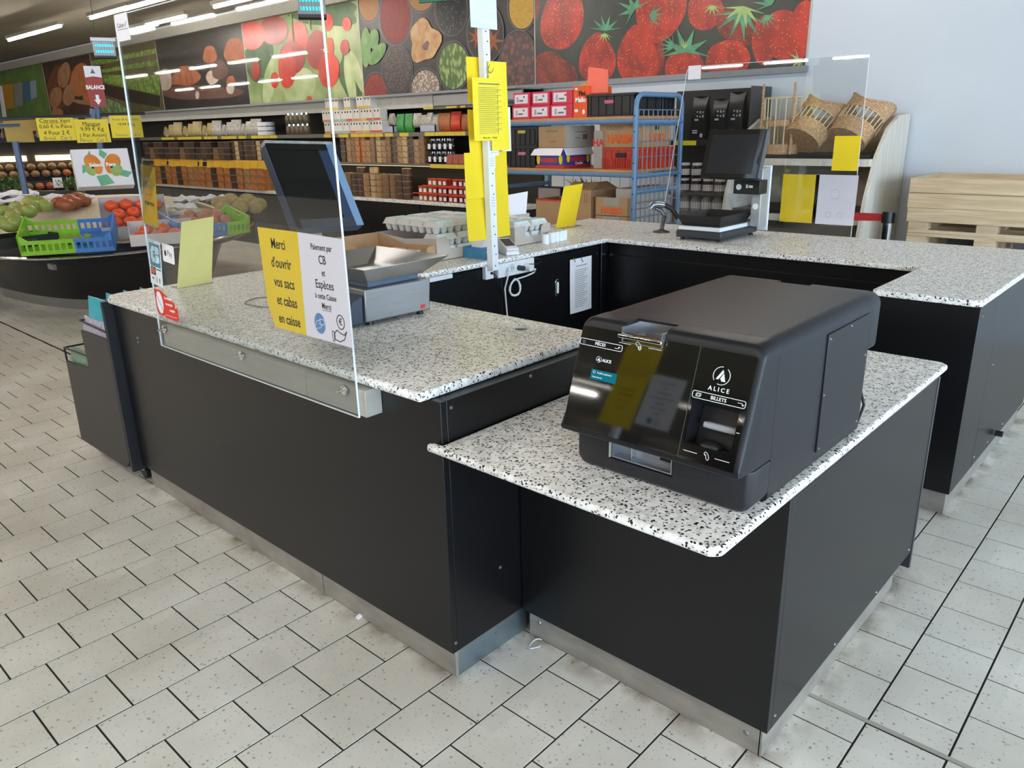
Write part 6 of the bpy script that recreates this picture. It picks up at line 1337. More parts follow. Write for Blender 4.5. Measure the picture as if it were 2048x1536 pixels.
for i, (cx, cy, rx, ry) in enumerate(((548, 60, 28, 30), (505, 70, 25, 30), (597, 75, 20, 32), (585, 115, 26, 34), (575, 135, 18, 42), (655, 45, 12, 18), (635, 100, 22, 40), (658, 140, 21, 36), (694, 48, 9, 14), (690, 95, 9, 16), (660, 95, 8, 20), (550, 160, 8, 16), (512, 140, 9, 20), (619, 198, 5, 6))): pprint('tomato_print', egg_px(cx, cy, rx, ry, wob=.02, seed=i), tr1 if i % 3 else tr2_)
for a, b in ((655, 106), (587, 84), (620, 60)): pprint('stem_print', [(a, b), (a + 3, b), (a - 4, b - 62), (a - 7, b - 62)], stem)
# --- charcuterie, dark
t = mural('dark charcuterie mural seen through the left screen', Ym[3], Ym[4], pm('charcoal_print', '#2c2726', .35, col2='#3c3533', scale=3)); begin(t, Ym[3], Ym[4])
hm = pm('ham_print', '#8a4a2e', .5, col2='#b06a44', scale=8); hm2 = pm('garlic_print', '#a89384', .5, col2='#c9b8a8', scale=8); hm3 = pm('board_print', '#5a4038', .5, col2='#6f4c42', scale=6)
for cx, cy, rx, ry, m in ((400, 185, 85, 14, hm3), (372, 152, 28, 20, hm), (350, 160, 14, 10, hm), (330, 160, 14, 22, hm2), (425, 155, 13, 14, hm2), (420, 110, 14, 18, hm), (470, 102, 22, 26, hm), (462, 165, 9, 14, hm), (461, 178, 8, 10, hm2), (395, 190, 4, 8, hm2), (440, 140, 16, 20, hm3)): pprint('meat_print', egg_px(cx, cy, rx, ry, 0, 0, wob=.08, seed=int(cx)), m)
# --- lettuce field
t = mural('green lettuce field mural behind the left end of the screen', Ym[4], Ym[5], pm('field_print', '#4a4326', .5, col2='#6a6238', scale=3)); begin(t, Ym[4], Ym[5])
l1 = dots('lettuce_print', '#6f8a3a', '#9cae5c', 14, .4, .5, .2, base2='#55702c'); l2 = dots('cabbage_print', '#5c7a44', '#8fa878', 9, .4, .5, .2); so = pm('soil_print', '#33261c', .6, var=.2)
for b_, (p, m) in enumerate((([(170, 125), (320, 95), (320, 105), (170, 135)], l1), ([(170, 145), (320, 118), (320, 130), (170, 150)], l1), ([(195, 150), (320, 150), (320, 190), (260, 178), (200, 162)], l1), ([(195, 165), (320, 192), (320, 215), (240, 200), (195, 185)], so), ([(190, 200), (210, 195), (235, 205), (265, 225), (190, 226)], l2))): pprint('crop_print', p, m)
# --- biscuits and dried oranges
t = mural('brown biscuit and dried orange mural at the far left', Ym[5], Ym[6], pm('biscuit_brown', '#3f3029', .5, col2='#584238', scale=3)); begin(t, Ym[5], Ym[6])
o1 = pm('biscuit_print', '#96694a', .5, col2='#b58762', scale=6); o2 = pm('orange_slice_print', '#a8623a', .5, col2='#c47f50', scale=6)
for cx, cy, rx, ry, m in ((120, 175, 26, 48, bpy.data.materials['spice_slate'] and pm('basket_print', '#6f452c', .5)), (160, 160, 20, 34, o2), (178, 185, 12, 26, o2), (128, 150, 12, 26, o1), (112, 195, 12, 22, o1), (138, 190, 12, 22, o1), (115, 226, 12, 10, o1), (168, 205, 26, 4, o1)): pprint('biscuit_print', egg_px(cx, cy, rx, ry, 10, 0, wob=.05, seed=int(cy)), m)
# --- beehives
t = mural('beehive meadow mural at the far left end of the wall', Ym[6], Ym[7], pm('meadow_print', '#56703a', .5, col2='#6f8a4a', scale=3)); begin(t, Ym[6], Ym[7])
for x, y, w, h, c in ((4, 170, 22, 50, '#b5862e'), (28, 168, 16, 46, '#8a8a86'), (46, 165, 14, 40, '#4a6a8a'), (60, 163, 12, 36, '#8fa3ad')): pprint('hive_print', [(x, y), (x + w, y - 3), (x + w + 2, y + h - 4), (x + 2, y + h)], pm('hive_' + c[1:], c, .5)); 
pprint('fence_print', [(-4, 170), (4, 172), (14, 236), (6, 240)], T['white'])
# ================================================================== PRODUCE ISLAND (left, behind the counter)
def smoothpoly(pts, n=5):
    out = []; L_ = len(pts)
    for i in range(L_):
        p0, p1, p2, p3 = [Vector(pts[(i + k - 1) % L_]) for k in range(4)]
        for j in range(n):
            t = j / n; out.append((.5 * ((2 * p1) + (-p0 + p2) * t + (2 * p0 - 5 * p1 + 4 * p2 - p3) * t * t + (-p0 + 3 * p1 - 3 * p2 + p3) * t ** 3))[:])
    return out
rim_pts = smoothpoly([(1.80, 8.7), (1.93, 8.1), (2.18, 7.55), (2.6, 7.27), (3.1, 7.22), (3.7, 7.42), (4.3, 7.85), (4.75, 8.5), (4.85, 9.3), (4.5, 10.2), (3.4, 10.7), (2.2, 10.2), (1.76, 9.5)])
cx_, cy_ = 3.3, 9.0
def inset(f, z, fy_=None): return [(cx_ + (x - cx_) * f, cy_ + (y - cy_) * (fy_ or f), z) for x, y in rim_pts]
isl = thing('produce_island', 'black rounded fruit island with steel bumper rail behind the counter', 'display island', (cx_, cy_, 0))
nv = pm('island_navy', '#14151f', .35, var=.1)
obj('upper_band', MB().loft([inset(.985, .535), inset(1.0, .55), inset(1.0, .645), inset(.985, .655)]), nv, isl, smooth=True)
obj('bumper_rail', MB().tube(inset(1.010, .565), .017, 8, True), T['chrome'], isl, smooth=True)
obj('under_band', MB().loft([inset(.90, .47), inset(.965, .49), inset(.985, .535)]), nv, isl, smooth=True)
obj('body', MB().loft([inset(.66, .10, .80), inset(.78, .48, .86)]), pm('island_body', '#1b1a1b', .4, var=.1), isl, smooth=True)
obj('kick_band', MB().loft([inset(.645, .0, .785), inset(.65, .11, .79)]), T['steel'], isl, smooth=True)
strawm = pm('straw_lining', '#cfc3a8', .9, col2='#e3dac2', scale=40, bump=.3, bscale=120)
obj('straw_bed', MB().loft([inset(.975, .648), inset(.93, .67), inset(.6, .86), inset(.4, .92)]), strawm, isl, smooth=True)
tgp = atd(105, 522, 7.6)
obj('steel_tag', MB().box(tgp.x - .015, tgp.x + .015, tgp.y - .02, tgp.y + .1, .49, .535), T['steel'], isl)
def azi(u): d = ray(u, 400); return math.atan2(d.y, d.x)
def facing(u): return azi(u) - math.pi / 2           # local -y faces the camera, local x to the right
# green and blue crate with limes
def vcrate(label, u, v, dist, L_, W_, H_, zb, cols, split, rz, tilt=0, cat='crate'):
    p = atd(u, v, dist); t = thing('plastic_crate', label, cat, (p.x, p.y, zb), rz); t.rotation_euler[0] = tilt
    m1, m2 = cols; e = .014
    for s, mt, nm_ in ((0, m1, 'left_half'), (1, m2, 'right_half')):
        xa, xb = (-L_ / 2, split) if s == 0 else (split, L_ / 2)
        mb = MB(); mb.box(xa, xb, -W_ / 2, W_ / 2, 0, .012)
        k = max(3, int((xb - xa) / .045))
        for yy in (-W_ / 2, W_ / 2 - e):
            mb.box(xa, xb, yy, yy + e, .012, .035); mb.box(xa, xb, yy, yy + e, H_ * .55, H_ * .72)
            for i in range(k + 1): x = xa + (xb - xa - .016) * i / k; mb.box(x, x + .016, yy, yy + e, .035, H_ * .55)
        xe = -L_ / 2 if s == 0 else L_ / 2 - e
        mb.box(xe, xe + e, -W_ / 2, W_ / 2, .012, H_ * .75); mb.box(xe, xe + e, -W_ / 2, -.05, H_ * .75, H_ * .9); mb.box(xe, xe + e, .05, W_ / 2, H_ * .75, H_ * .9); mb.box(xe, xe + e, -W_ / 2, W_ / 2, H_ * .9, H_)
        xc = (-L_ / 2, -L_ / 2 + .07) if s == 0 else (L_ / 2 - .07, L_ / 2)
        for yy in (-W_ / 2, W_ / 2 - e): mb.hexa([(xc[0], yy, H_ * .72), (xc[1], yy, H_ * .72), (xc[1], yy + e, H_ * .72), (xc[0], yy + e, H_ * .72)], [(xc[0] + (.05 if s else 0), yy, H_), (xc[1] - (0 if s else .05), yy, H_), (xc[1] - (0 if s else .05), yy + e, H_), (xc[0] + (.05 if s else 0), yy + e, H_)])
        obj(nm_, mb, mt, t, world=False)
    return t, Matrix.Translation((p.x, p.y, zb)) @ Matrix.Rotation(rz, 4, 'Z') @ Matrix.Rotation(tilt, 4, 'X')
gr, bl = pm('crate_green', '#8fc93a', .45, var=.06), pm('crate_blue', '#4d86cf', .45, var=.06)
f0 = facing(140)
ct, CM = vcrate('half green, half blue plastic crate with limes on the fruit island', 142, 478, 7.62, .70, .42, .17, .70, (gr, bl), .05, f0 - .15, .30)
lime = pm('lime_skin', '#7f9a3c', .45, var=.2, scale=30); mango = pm('mango_skin', '#7c9a4e', .4, col2='#b0a24e', scale=9); redm = pm('mango_red', '#8a5a34', .4, col2='#b5553a', scale=8); kaki = pm('persimmon_skin', '#e2502a', .32, col2='#ea6a3a', scale=10); onion = pm('onion_skin', '#b0604e', .4, col2='#c98a72', scale=9)
def fruit(name, label, cat, p, r, mat, group, stem_=None, rz=0):
    t = thing(name, label, cat, p, rz, group)
    key = (name, r, mat.name)
    if key not in tm_: tm_[key] = mesh('flesh', MB().ball((0, 0, r[2]), r, 14, 10), mat, True)
    obj('flesh', tm_[key], None, t, world=False)
    sk_ = ('stem', name)
    if sk_ not in tm_: tm_[sk_] = mesh('stem', MB().lathe([(.012, 0), (.008, .004), (.003, .007)], (0, 0, 0), 6), stem_ or lime)
    obj('stem', tm_[sk_], None, t, world=False, M=Matrix.Translation((0, 0, 2 * r[2] - .003)))
    return t
for k, (x, y) in enumerate(((-.02, -.10), (.035, -.12), (.09, -.10), (.06, -.05), (.12, -.13), (.13, -.04), (.0, -.04))):
    p = CM @ Vector((x, y + .04, .0125)); fruit('lime', 'green lime lying in the green and blue crate', 'lime', p, (.036, .031, .030), lime, 'limes in the crate', rz=k)
# mangoes in a black card box at the far left
mbx_ = atd(18, 470, 7.75)
bxm = pm('black_print_card', '#1f1f22', .6, var=.1)
bt_ = thing('fruit_box', 'dark printed card box of green mangoes at the left picture edge', 'box', (mbx_.x, mbx_.y, .70), f0 + .5)
obj('base', MB().box(-.3, .3, -.2, .2, 0, .01), bxm, bt_, world=False)
for b in ((-.3, .3, -.2, -.19), (-.3, .3, .19, .2), (-.3, -.29, -.19, .19), (.29, .3, -.19, .19)): obj('wall', MB().box(*b, .01, .085), bxm, bt_, world=False)
Mb = Matrix.Translation((mbx_.x, mbx_.y, .70)) @ Matrix.Rotation(f0 + .5, 4, 'Z'); text(bt_, 'LE PURE', .04, T['greyink'], Mb @ frm((0, -.2, .045), (1, 0, 0), (0, 0, 1)), .05, 0)
rnd = random.Random(11); k = 0
for (u, v, d) in ((8, 446, 7.9), (28, 434, 8.0), (10, 425, 8.15), (44, 426, 8.2), (60, 424, 8.15), (36, 416, 8.35), (70, 414, 8.4), (92, 412, 8.4), (80, 404, 8.6), (64, 404, 8.6), (24, 452, 7.85), (-4, 430, 8.1), (36, 446, 7.85)):
    p = atd(u, v + 8, d); fruit('mango', '%s green mango from the left in the heap at the left picture edge' % ORD[(1, 4, 2, 7, 8, 5, 10, 12, 11, 9, 3, 0, 6)[k]], 'mango', (p.x, p.y, p.z - .02), (.085, .064, .058), mango, 'green mangoes', rz=rnd.uniform(0, 3)); k += 1
for i, (u, v, d) in enumerate(((122, 408, 8.7), (140, 402, 8.8), (157, 398, 8.9), (148, 408, 8.65), (133, 412, 8.55), (168, 404, 8.8))):
    p = atd(u, v + 6, d); fruit('mango', '%s reddish mango from the left behind the green and blue crate' % ORD[(0, 2, 4, 3, 1, 5)[i]], 'mango', (p.x, p.y, p.z - .02), (.085, .064, .058), redm, 'reddish mangoes', rz=rnd.uniform(0, 3))
# crumpled white liners
def liner(label, u, v, d, L_, W_, seed):
    p = atd(u, v, d); r = random.Random(seed); n = 14; vs = []; fs = []
    hgt = [[r.uniform(0, .035) for _ in range(n + 1)] for _ in range(n + 1)]
    for j in range(n + 1):
        for i in range(n + 1): vs.append(((i / n - .5) * L_ + r.uniform(-.01, .01), (j / n - .5) * W_ + r.uniform(-.01, .01), hgt[j][i] + .03 * math.sin(i * .9) * math.sin(j * .7)))
    for j in range(n):
        for i in range(n): q = j * (n + 1) + i; fs.append([q, q + 1, q + n + 2, q + n + 1])
    t = thing('paper_liner', label, 'liner', (p.x, p.y, p.z), facing(u)); o = obj('tissue', MB().add(vs, fs), T['white'], t, world=False, smooth=False)
    s = o.modifiers.new('solid', 'SOLIDIFY'); s.thickness = .002
liner('crumpled white tissue liner behind the mangoes', 75, 402, 9.0, 1.0, .45, 3); liner('crumpled white tissue liner at the left picture edge', 8, 392, 9.4, .6, .4, 8); liner('white tissue heap beside the raised mango carton, seen through the screen', 345, 418, 8.6, .45, .25, 4); liner('white tissue heap further back on the island, seen through the screen', 405, 400, 9.3, .6, .35, 9)
# persimmon cartons
wc = pm('white_fruit_card', '#d9d3d2', .6, var=.04)
def kbox(label, u, v, d, L_, W_, H_, zb, rz, tilt=0):
    p = atd(u, v, d); t = thing('fruit_box', label, 'box', (p.x, p.y, zb), rz); t.rotation_euler[0] = tilt; e = .006
    M = Matrix.Translation((p.x, p.y, zb)) @ Matrix.Rotation(rz, 4, 'Z') @ Matrix.Rotation(tilt, 4, 'X')
    obj('base', MB().box(-L_ / 2, L_ / 2, -W_ / 2, W_ / 2, 0, e), wc, t, world=False)
    for b in ((-L_ / 2, L_ / 2, -W_ / 2, -W_ / 2 + e), (-L_ / 2, L_ / 2, W_ / 2 - e, W_ / 2), (-L_ / 2, -L_ / 2 + e, -W_ / 2 + e, W_ / 2 - e), (L_ / 2 - e, L_ / 2, -W_ / 2 + e, W_ / 2 - e)): obj('wall', MB().box(*b, e, H_), wc, t, world=False)
    for y in (-W_ * .2, W_ * .2): obj('hand_hole', MB().box(-L_ / 2 - .001, -L_ / 2 + .001, y - .025, y + .025, H_ * .45, H_ * .65), T['blackin'], t, world=False)
    return t, M
fK = facing(250)
kb1, KM1 = kbox('front low white carton of persimmons beside the crate', 322, 458, 7.55, .52, .38, .10, .70, fK, .22)
kb2, KM2 = kbox('rear white carton of persimmons, tilted up behind the front carton', 268, 428, 8.0, .56, .46, .13, .80, fK, .55)
kst = pm('kaki_cap', '#5a6a34', .7)
for i, (x, y) in enumerate(((-.13, -.07), (-.03, -.08), (.08, -.06), (.14, .04), (-.09, .05), (.02, .05))):
    fruit('persimmon', '%s persimmon from the left in the %s row of the front low carton' % (ORD[(0, 1, 2, 2, 0, 1)[i]], 'near' if y < 0 else 'rear'), 'persimmon', KM1 @ Vector((x * 1.3, y * 1.3, .008)), (.056, .056, .046), kaki, 'persimmons in the front carton', kst)
for i, (x, y) in enumerate(((-.14, .10), (-.04, .11), (.07, .10), (.15, .09), (-.10, .01), (.0, .02), (.10, .0), (-.03, -.08), (.06, -.09), (-.13, -.08), (.15, -.08))):
    fruit('persimmon', '%s persimmon from the left in the %s row of the tilted carton' % (ORD[(0, 1, 2, 3, 0, 1, 2, 1, 2, 0, 3)[i]], 'rear' if y > .05 else 'near' if y < -.05 else 'middle'), 'persimmon', KM2 @ Vector((x * 1.25, y * 1.4, .03)), (.062, .062, .05), kaki, 'persimmons in the rear carton', kst)
# mango carton standing up, printed lid facing
pq = atd(214, 372, 8.35)
mc_ = thing('fruit_box', 'white mango carton standing on edge with printed mangoes on its lid', 'box', (pq.x, pq.y, pq.z), fK + .12)
Mq = Matrix.Translation((pq.x, pq.y, pq.z)) @ Matrix.Rotation(fK + .12, 4, 'Z') @ Matrix.Rotation(-.30, 4, 'X') @ Matrix.Scale(1.2, 4)
bxx = MB().box(-.20, .20, 0, .11, 0, .29); bxx.xf(Mq); obj('carton', bxx, wc, mc_, bev=.003)
PF = Mq @ frm((-.20, 0, 0), (1, 0, 0), (0, 0, 1))
prints('white_lid', mc_, PF, T['white'], [rect(.004, .396, .004, .286)], [], .0005, .001)
lfp = pm('leaf_teal_print', '#6fb58f', .6, var=.15); 
for lp_ in [[(.06, .17), (.14, .16), (.05, .10)], [(.13, .28), (.10, .23), (.14, .2)], [(.2, .29), (.19, .24), (.22, .21), (.25, .25)], [(.34, .12), (.4, .10), (.36, .06), (.3, .08)], [(.14, .08), (.22, .09), (.26, .02), (.16, .0)]]: prints('leaf_print', mc_, PF, lfp, [lp_], [], .001, .0014)
mpm = pm('mango_orange_print', '#e0692f', .5, col2='#d9a63c', scale=6)
for egg_ in ([(x * .01, y * .01) for x, y in egg_px(14, 17, 5.4, 8.2, 25, .15)], [(x * .01, y * .01) for x, y in egg_px(27, 17, 5.4, 8.2, -25, .15)]): prints('mango_print', mc_, PF, mpm, [egg_], [], .0014, .0018)
mgm = pm('mango_green_print', '#9ab86a', .5, var=.15)
for egg_ in ([(x * .01, y * .01) for x, y in egg_px(29, 12, 4.2, 5, -30, .1)], [(x * .01, y * .01) for x, y in egg_px(11, 12, 3, 4, 30, .1)]): prints('mango_green_print', mc_, PF, mgm, [egg_], [], .0018, .0022)
text(mc_, 'Select · Peru', .036, WI, PF, .2, .165, bold=.002, off=.0026)
for x in (.13, .26): prints('vent_hole', mc_, PF, T['blackin'], [oval(x, .145, .009, n=10)], [], .0022, .0026)
# second crate with onions, nets and fruit beyond, seen through the screen
ct2, CM2 = vcrate('blue and green plastic crate of pink onions seen through the left screen', 408, 456, 7.9, .70, .42, .16, .70, (bl, gr), .12, facing(405) + .45, .2)
for i, (x, y) in enumerate(((-.16, .06), (-.08, .09), (.0, .06), (.08, .08), (-.12, -.05), (-.02, -.04), (.08, -.03), (.15, .02), (.17, -.09))):
    fruit('onion', 'pink onion in the %s half of the second crate behind the screen' % ('left' if x < 0 else 'right'), 'onion', CM2 @ Vector((x, y, .05 + .03 * (i % 2))), (.055, .055, .05), onion, 'pink onions', kst)
nm1 = pm('netted_fruit', '#8a7a48', .6, col2='#b09a5c', scale=20)
for i, (u, v, d) in enumerate(((440, 408, 9.0), (455, 412, 8.9), (470, 408, 8.95), (488, 412, 8.85), (505, 408, 8.9), (462, 402, 9.2), (495, 402, 9.2), (520, 412, 8.8), (448, 420, 8.6), (480, 420, 8.5), (512, 418, 8.55))):
    p = atd(u, v + 5, d); t = fruit('netted_melon', 'brownish netted fruit on the island behind the screen', 'fruit', (p.x, p.y, p.z - .02), (.09, .08, .065), nm1, 'netted fruit', kst, rz=i)
# ------------------------------------------------------------------ price gantry over the island
gd = 8.55
ga = thing('price_gantry', 'blue steel gantry with a crossbar carrying yellow price cards over the fruit island', 'sign frame', (*(atd(120, 240, gd).to_2d()), 1.0), facing(130))
nb = pm('gantry_blue', '#44567c', .4, var=.08)
def bar(pts, r): return MB().tube(pts, r, 6)
P_ = lambda u, v, d=gd: atd(u, v, d)
for a, b in (((30, 283), (52, 388)), ((189, 150), (206, 360))): obj('post', bar([P_(*a), P_(*b)], .027), nb, ga)
obj('post', bar([P_(187, 218), P_(186, 236)], .032), nb, ga); obj('crossbar', bar([P_(-30, 240), P_(50, 236), P_(222, 230), P_(290, 227)], .016), T['plastic_dark'], ga); obj('crossbar', bar([P_(0, 252), P_(40, 250)], .012), nb, ga)
def pcard(label, u0, v0, u1, v1, d, mat, lines, txt=T['ink'], skewv=0, group='yellow price cards', name='price_card'):
    um = (u0 + u1) / 2; bl_, br_, tl_ = atd(u0, v1, d), atd(u1, v1 - skewv, d), atd(u0, v0, d)
    ux = (br_ - bl_); ux.z = 0; M = frm(bl_, ux, (0, 0, 1)); w = ux.length; h = tl_.z - bl_.z
    t = obj(name, mesh(name, MB().prism(rect(0, w, 0, h), 'z', 0, .002), mat), None, None, M=M); tag(t, label, 'sign', group)
    for s, sz, fy__, mt in lines: text(t, s, sz, mt or txt, M, w / 2, h * fy__, off=.0024, sx=.95)
    return t, M, w, h
yc_ = pm('price_yellow', '#e8cf2c', .6, var=.03)
t, M, w, h = pcard('yellow price card for Citrons Vert at sixty cents', 80, 236, 154, 282, gd - .05, yc_, (('Citrons Vert', .050, .87, None), ('0,60 € la Pièce', .046, .62, None), ('4 Pour 2 €', .050, .34, None), ('Brésil   Cat II', .044, .10, T['greyink'])))
prints('underline', t, M, T['ink'], [rect(w * .2, w * .8, h * .76, h * .775)], [], .002, .0026)
t, M, w, h = pcard('yellow price card for Mangue at 9,99 the kilo', 155, 239, 223, 286, gd - .07, yc_, (('Mangue', .050, .80, None), ('9,99 € Kg', .050, .58, None), ('( Par Avion)', .048, .32, None), ('Pérou   Cat II', .044, .1, T['greyink'])))
prints('underline', t, M, T['ink'], [rect(w * .3, w * .7, h * .71, h * .725)], [], .002, .0026)
pcard('yellow price card for Fruits de la Passion beside the screen edge', 225, 231, 288, 276, gd - .06, yc_, (('Fruits de la passion', .030, .82, T['greyink']), ('19.99 € kg', .036, .6, None), ('Vietnam   Cat II', .034, .12, T['greyink'])))
ko = pm('card_back_kraft', '#b0924a', .7, var=.08)
for k, (a, b, c, d_) in enumerate(((14, 240, 36, 284), (34, 240, 70, 285), (62, 233, 80, 262))): pcard(('leftmost brown card back hanging from the gantry', 'second brown card back hanging from the gantry', 'small brown card back beside the Citrons Vert card')[k], a, b, c, d_, gd + .12, ko, (), group='card backs on the gantry')
# BALANCE sign
t, M, w, h = pcard('upright red and white sign reading BALANCE with a down arrow above the gantry', 181, 132, 214, 214, gd - .12, pm('sign_red', '#9c2b22', .5), (), group=None, name='hanging_sign')
prints('white_top', t, M, T['white'], [[(0, h * .72), (w * .5, h * .75), (w, h * .72), (w, h), (0, h)]], [], .002, .0026); prints('arrow', t, M, WI, [[(w * .42, h * .3), (w * .62, h * .3), (w * .62, h * .18), (w * .74, h * .18), (w * .52, h * .05), (w * .30, h * .18), (w * .42, h * .18)]], [], .002, .0026); prints('emblem', t, M, T['greyink'], [[(w * .35, h * .82), (w * .5, h * .94), (w * .65, h * .82)]], [], .0026, .003)
text(t, 'BALANCE', .046, WI, M, w * .5, h * .48, off=.0024, bold=.002, rot=0, sx=.75)
# ------------------------------------------------------------------ root vegetable stand behind, with glowing lit patches
vd = 11.6; vM = lambda u, v, d=vd: atd(u, v, d)
vs_ = thing('vegetable_stand', 'dark tiered vegetable stand with warm glowing patches at the far left', 'display stand', (*(vM(80, 340).to_2d()), 0), facing(80))
Mv = Matrix.Translation((*(vM(80, 340).to_2d()), 0)) @ Matrix.Rotation(facing(80), 4, 'Z')
zt0 = vM(80, 352).z
obj('tier', MB().box(-1.25, 1.25, -.05, .12, .0, zt0 - .20), T['blackin'], vs_, world=False); obj('tier', MB().box(-1.25, 1.25, .12, .34, 0, zt0 - .06), T['blackin'], vs_, world=False); obj('tier', MB().box(-1.25, 1.25, .34, .6, 0, zt0 + .02), T['blackin'], vs_, world=False); obj('hood', MB().box(-1.25, 1.25, .62, .66, zt0, zt0 + .46).box(-1.25, 1.25, .45, .66, zt0 + .40, zt0 + .44), gb, vs_, world=False)
obj('lit_patches', MB().box(-.62, -.12, .585, .60, zt0 + .17, zt0 + .235).box(-.02, .42, .585, .60, zt0 + .17, zt0 + .235).box(.46, .82, .585, .60, zt0 + .15, zt0 + .225), emis('warm_glow', '#ffd896', 9), vs_, world=False)  # lit patches on the backing, their light put in as glowing pieces
root = pm('root_skin', '#7a5c40', .7, col2='#a88a64', scale=12); rootr = pm('carrot_skin', '#a85a30', .6, col2='#c47a4a', scale=12)
def rt(label, x, y, z, L_, r, mat, group, i):
    key = ('root', L_, r, mat.name)
    if key not in tm_: tm_[key] = mesh('root', MB().lathe([(r * .3, 0), (r * .8, L_ * .1), (r, L_ * .3), (r * .8, L_ * .65), (r * .3, L_ * .95), (r * .05, L_)], (0, 0, 0), 8), mat, True)
    o = obj('root_vegetable', tm_[key], None, None, M=Mv @ Matrix.Translation((x, y, z)) @ Matrix.Rotation(1.45, 4, 'X') @ Matrix.Rotation(i * .7, 4, 'Z')); tag(o, label, 'vegetable', group)
for i in range(17): rt('%s knobbly root from the left on the top tier of the vegetable stand' % ORD[i], -1.15 + .118 * i, .56, zt0 + .08, .26, .056, root, 'roots on the top tier', i)
for i in range(16): rt('%s knobbly root from the left on the middle tier of the vegetable stand' % ORD[i], -1.12 + .118 * i, .36, zt0 - .0, .24, .056, root if i < 12 else rootr, 'roots on the middle tier', i)
for i in range(14): rt('%s knobbly root from the left on the bottom tier of the vegetable stand' % ORD[i], -1.10 + .118 * i, .14, zt0 - .14, .22, .054, root if i < 9 else rootr, 'roots on the bottom tier', i)
gl_ = pm('herb_green', '#3d6a34', .6, col2='#62904a', scale=20)
for k, (u, v) in enumerate(((8, 368), (30, 366), (132, 368), (150, 365), (165, 372))):
    p = vM(u, v, vd - .35); r = random.Random(k); mb = MB()
    for i in range(110):
        a = r.uniform(0, 6.28); q = Vector((r.uniform(-.10, .10), r.uniform(-.06, .06), r.uniform(-.05, .05))); d = Vector((math.cos(a) * .05, math.sin(a) * .05, r.uniform(-.02, .05))); s = Vector((-d.y, d.x, .004)).normalized() * .012; mb.add([q - s, q + s, q + d], [[0, 1, 2]])
    t = thing('herb_bunch', '%s green herb bunch in front of the root vegetables' % ('first', 'second', 'third', 'fourth', 'fifth')[k], 'herbs', p, 0, 'herb bunches'); obj('leaves', mb, gl_, t, world=False); obj('stalks', MB().cyl((0, 0, -.09), (0, 0, 0), .02, .03, 8), gl_, t, world=False)
p = vM(115, 362, vd - .4); tag(obj('price_card', mesh('price_card', MB().box(-.05, .05, -.001, .001, 0, .12), T['white']), None, None, M=Matrix.Translation(p - Vector((0, 0, .08))) @ Matrix.Rotation(facing(115), 4, 'Z')), 'small pale card among the herbs at the far left', 'sign')
# black crates of that stand toward the camera
for k in range(6):
    p = vM(10 + 28 * k, 392, vd - .6); t = thing('plastic_crate', 'black vegetable crate number %s from the left below the herbs' % ('one', 'two', 'three', 'four', 'five', 'six')[k], 'crate', (p.x, p.y, p.z - .10), facing(80), 'black vegetable crates'); obj('body', MB().box(-.10, .10, -.06, .1, 0, .16, .004), bc, t, world=False, bev=.004); obj('slot', MB().box(-.05, .05, -.062, -.058, .10, .125), T['blackin'], t, world=False)
# bottles on the far shelving left of the screen
fb = [pm('bottle_brown', '#4a3426', .2, var=.3), pm('bottle_cream', '#a89a86', .4, var=.2), pm('bottle_red', '#7a3a34', .4, var=.3)]
fs_ = thing('gondola_shelving', 'far end of the wall shelving behind the price cards', 'shelving', (6.2, 19.5, 0)); obj('back_panel', MB().box(XW - .06, XW - .03, 16.6, 23, 0, 1.93), gb, fs_)
for z in (.8, 1.2, 1.53): obj('shelf', MB().box(XF + .02, XW - .06, 16.6, 23, z - .02, z), gs, fs_)
obj('fascia', MB().box(XF, XF + .02, 16.6, 23, 1.79, 1.92), bpy.data.materials['fascia_cream'], fs_)
bme = [mesh('bottle', MB().lathe([(.05, .001), (.055, .01), (.055, .15), (.025, .2), (.022, .25)], (0, 0, 0), 10), m, True) for m in fb]
for r_, z in enumerate((1.2, 1.53)):
    for k in range(30): o = obj('bottle', bme[(k * 5 + r_) % 3], None, None, M=Matrix.Translation((XF + .1, 16.75 + .2 * k, z))); tag(o, '%s %s bottle from the right on the %s shelf behind the price cards' % (ORD[k], ('brown', 'cream', 'red')[(k * 5 + r_) % 3], ('middle', 'upper')[r_]), 'bottle', 'far shelf bottles')
# ------------------------------------------------------------------ insect lamps and hanging sign
def insect_lamp(label, u0, v0, u1, v1, d, col):
    um, vm = (u0 + u1) / 2, (v0 + v1) / 2; c = atd(um, vm, d); a, b = atd(u0, vm, d), atd(u1, vm, d); w = (b - a).length; h = atd(um, v0, d).z - atd(um, v1, d).z
    t = thing('insect_lamp', label, 'lamp', (c.x, c.y, c.z), facing(um), 'insect lamps')
    obj('housing', MB().box(-w / 2, w / 2, .0, .08, -h / 2, h / 2), T['steel'], t, world=False, bev=.004); obj('top_cap', MB().box(-w / 2 - .01, w / 2 + .01, -.04, .09, h / 2 - h * .18, h / 2), T['greywhite'], t, world=False, bev=.004); obj('bottom_cap', MB().box(-w / 2, w / 2, -.04, .09, -h / 2, -h / 2 + h * .1), T['plastic_black'], t, world=False)
    for z in (.12 * h, -.18 * h): obj('tube', MB().cyl((-w * .4, -.01, z), (w * .4, -.01, z), .011, n=8), emis('uv_tube', col, 2.2), t, world=False)
    for i in range(9): x = -w * .45 + w * .9 * i / 8; obj('grille_wire', MB().cyl((x, -.035, -h * .42), (x, -.035, h * .35), .003, n=5), T['steel'], t, world=False)
    obj('hanging_wire', MB().tube([(-w * .3, 0, h / 2), (-w * .2, 0, 3.24 - c.z)], .003, 5), T['plastic_black'], t, world=False)
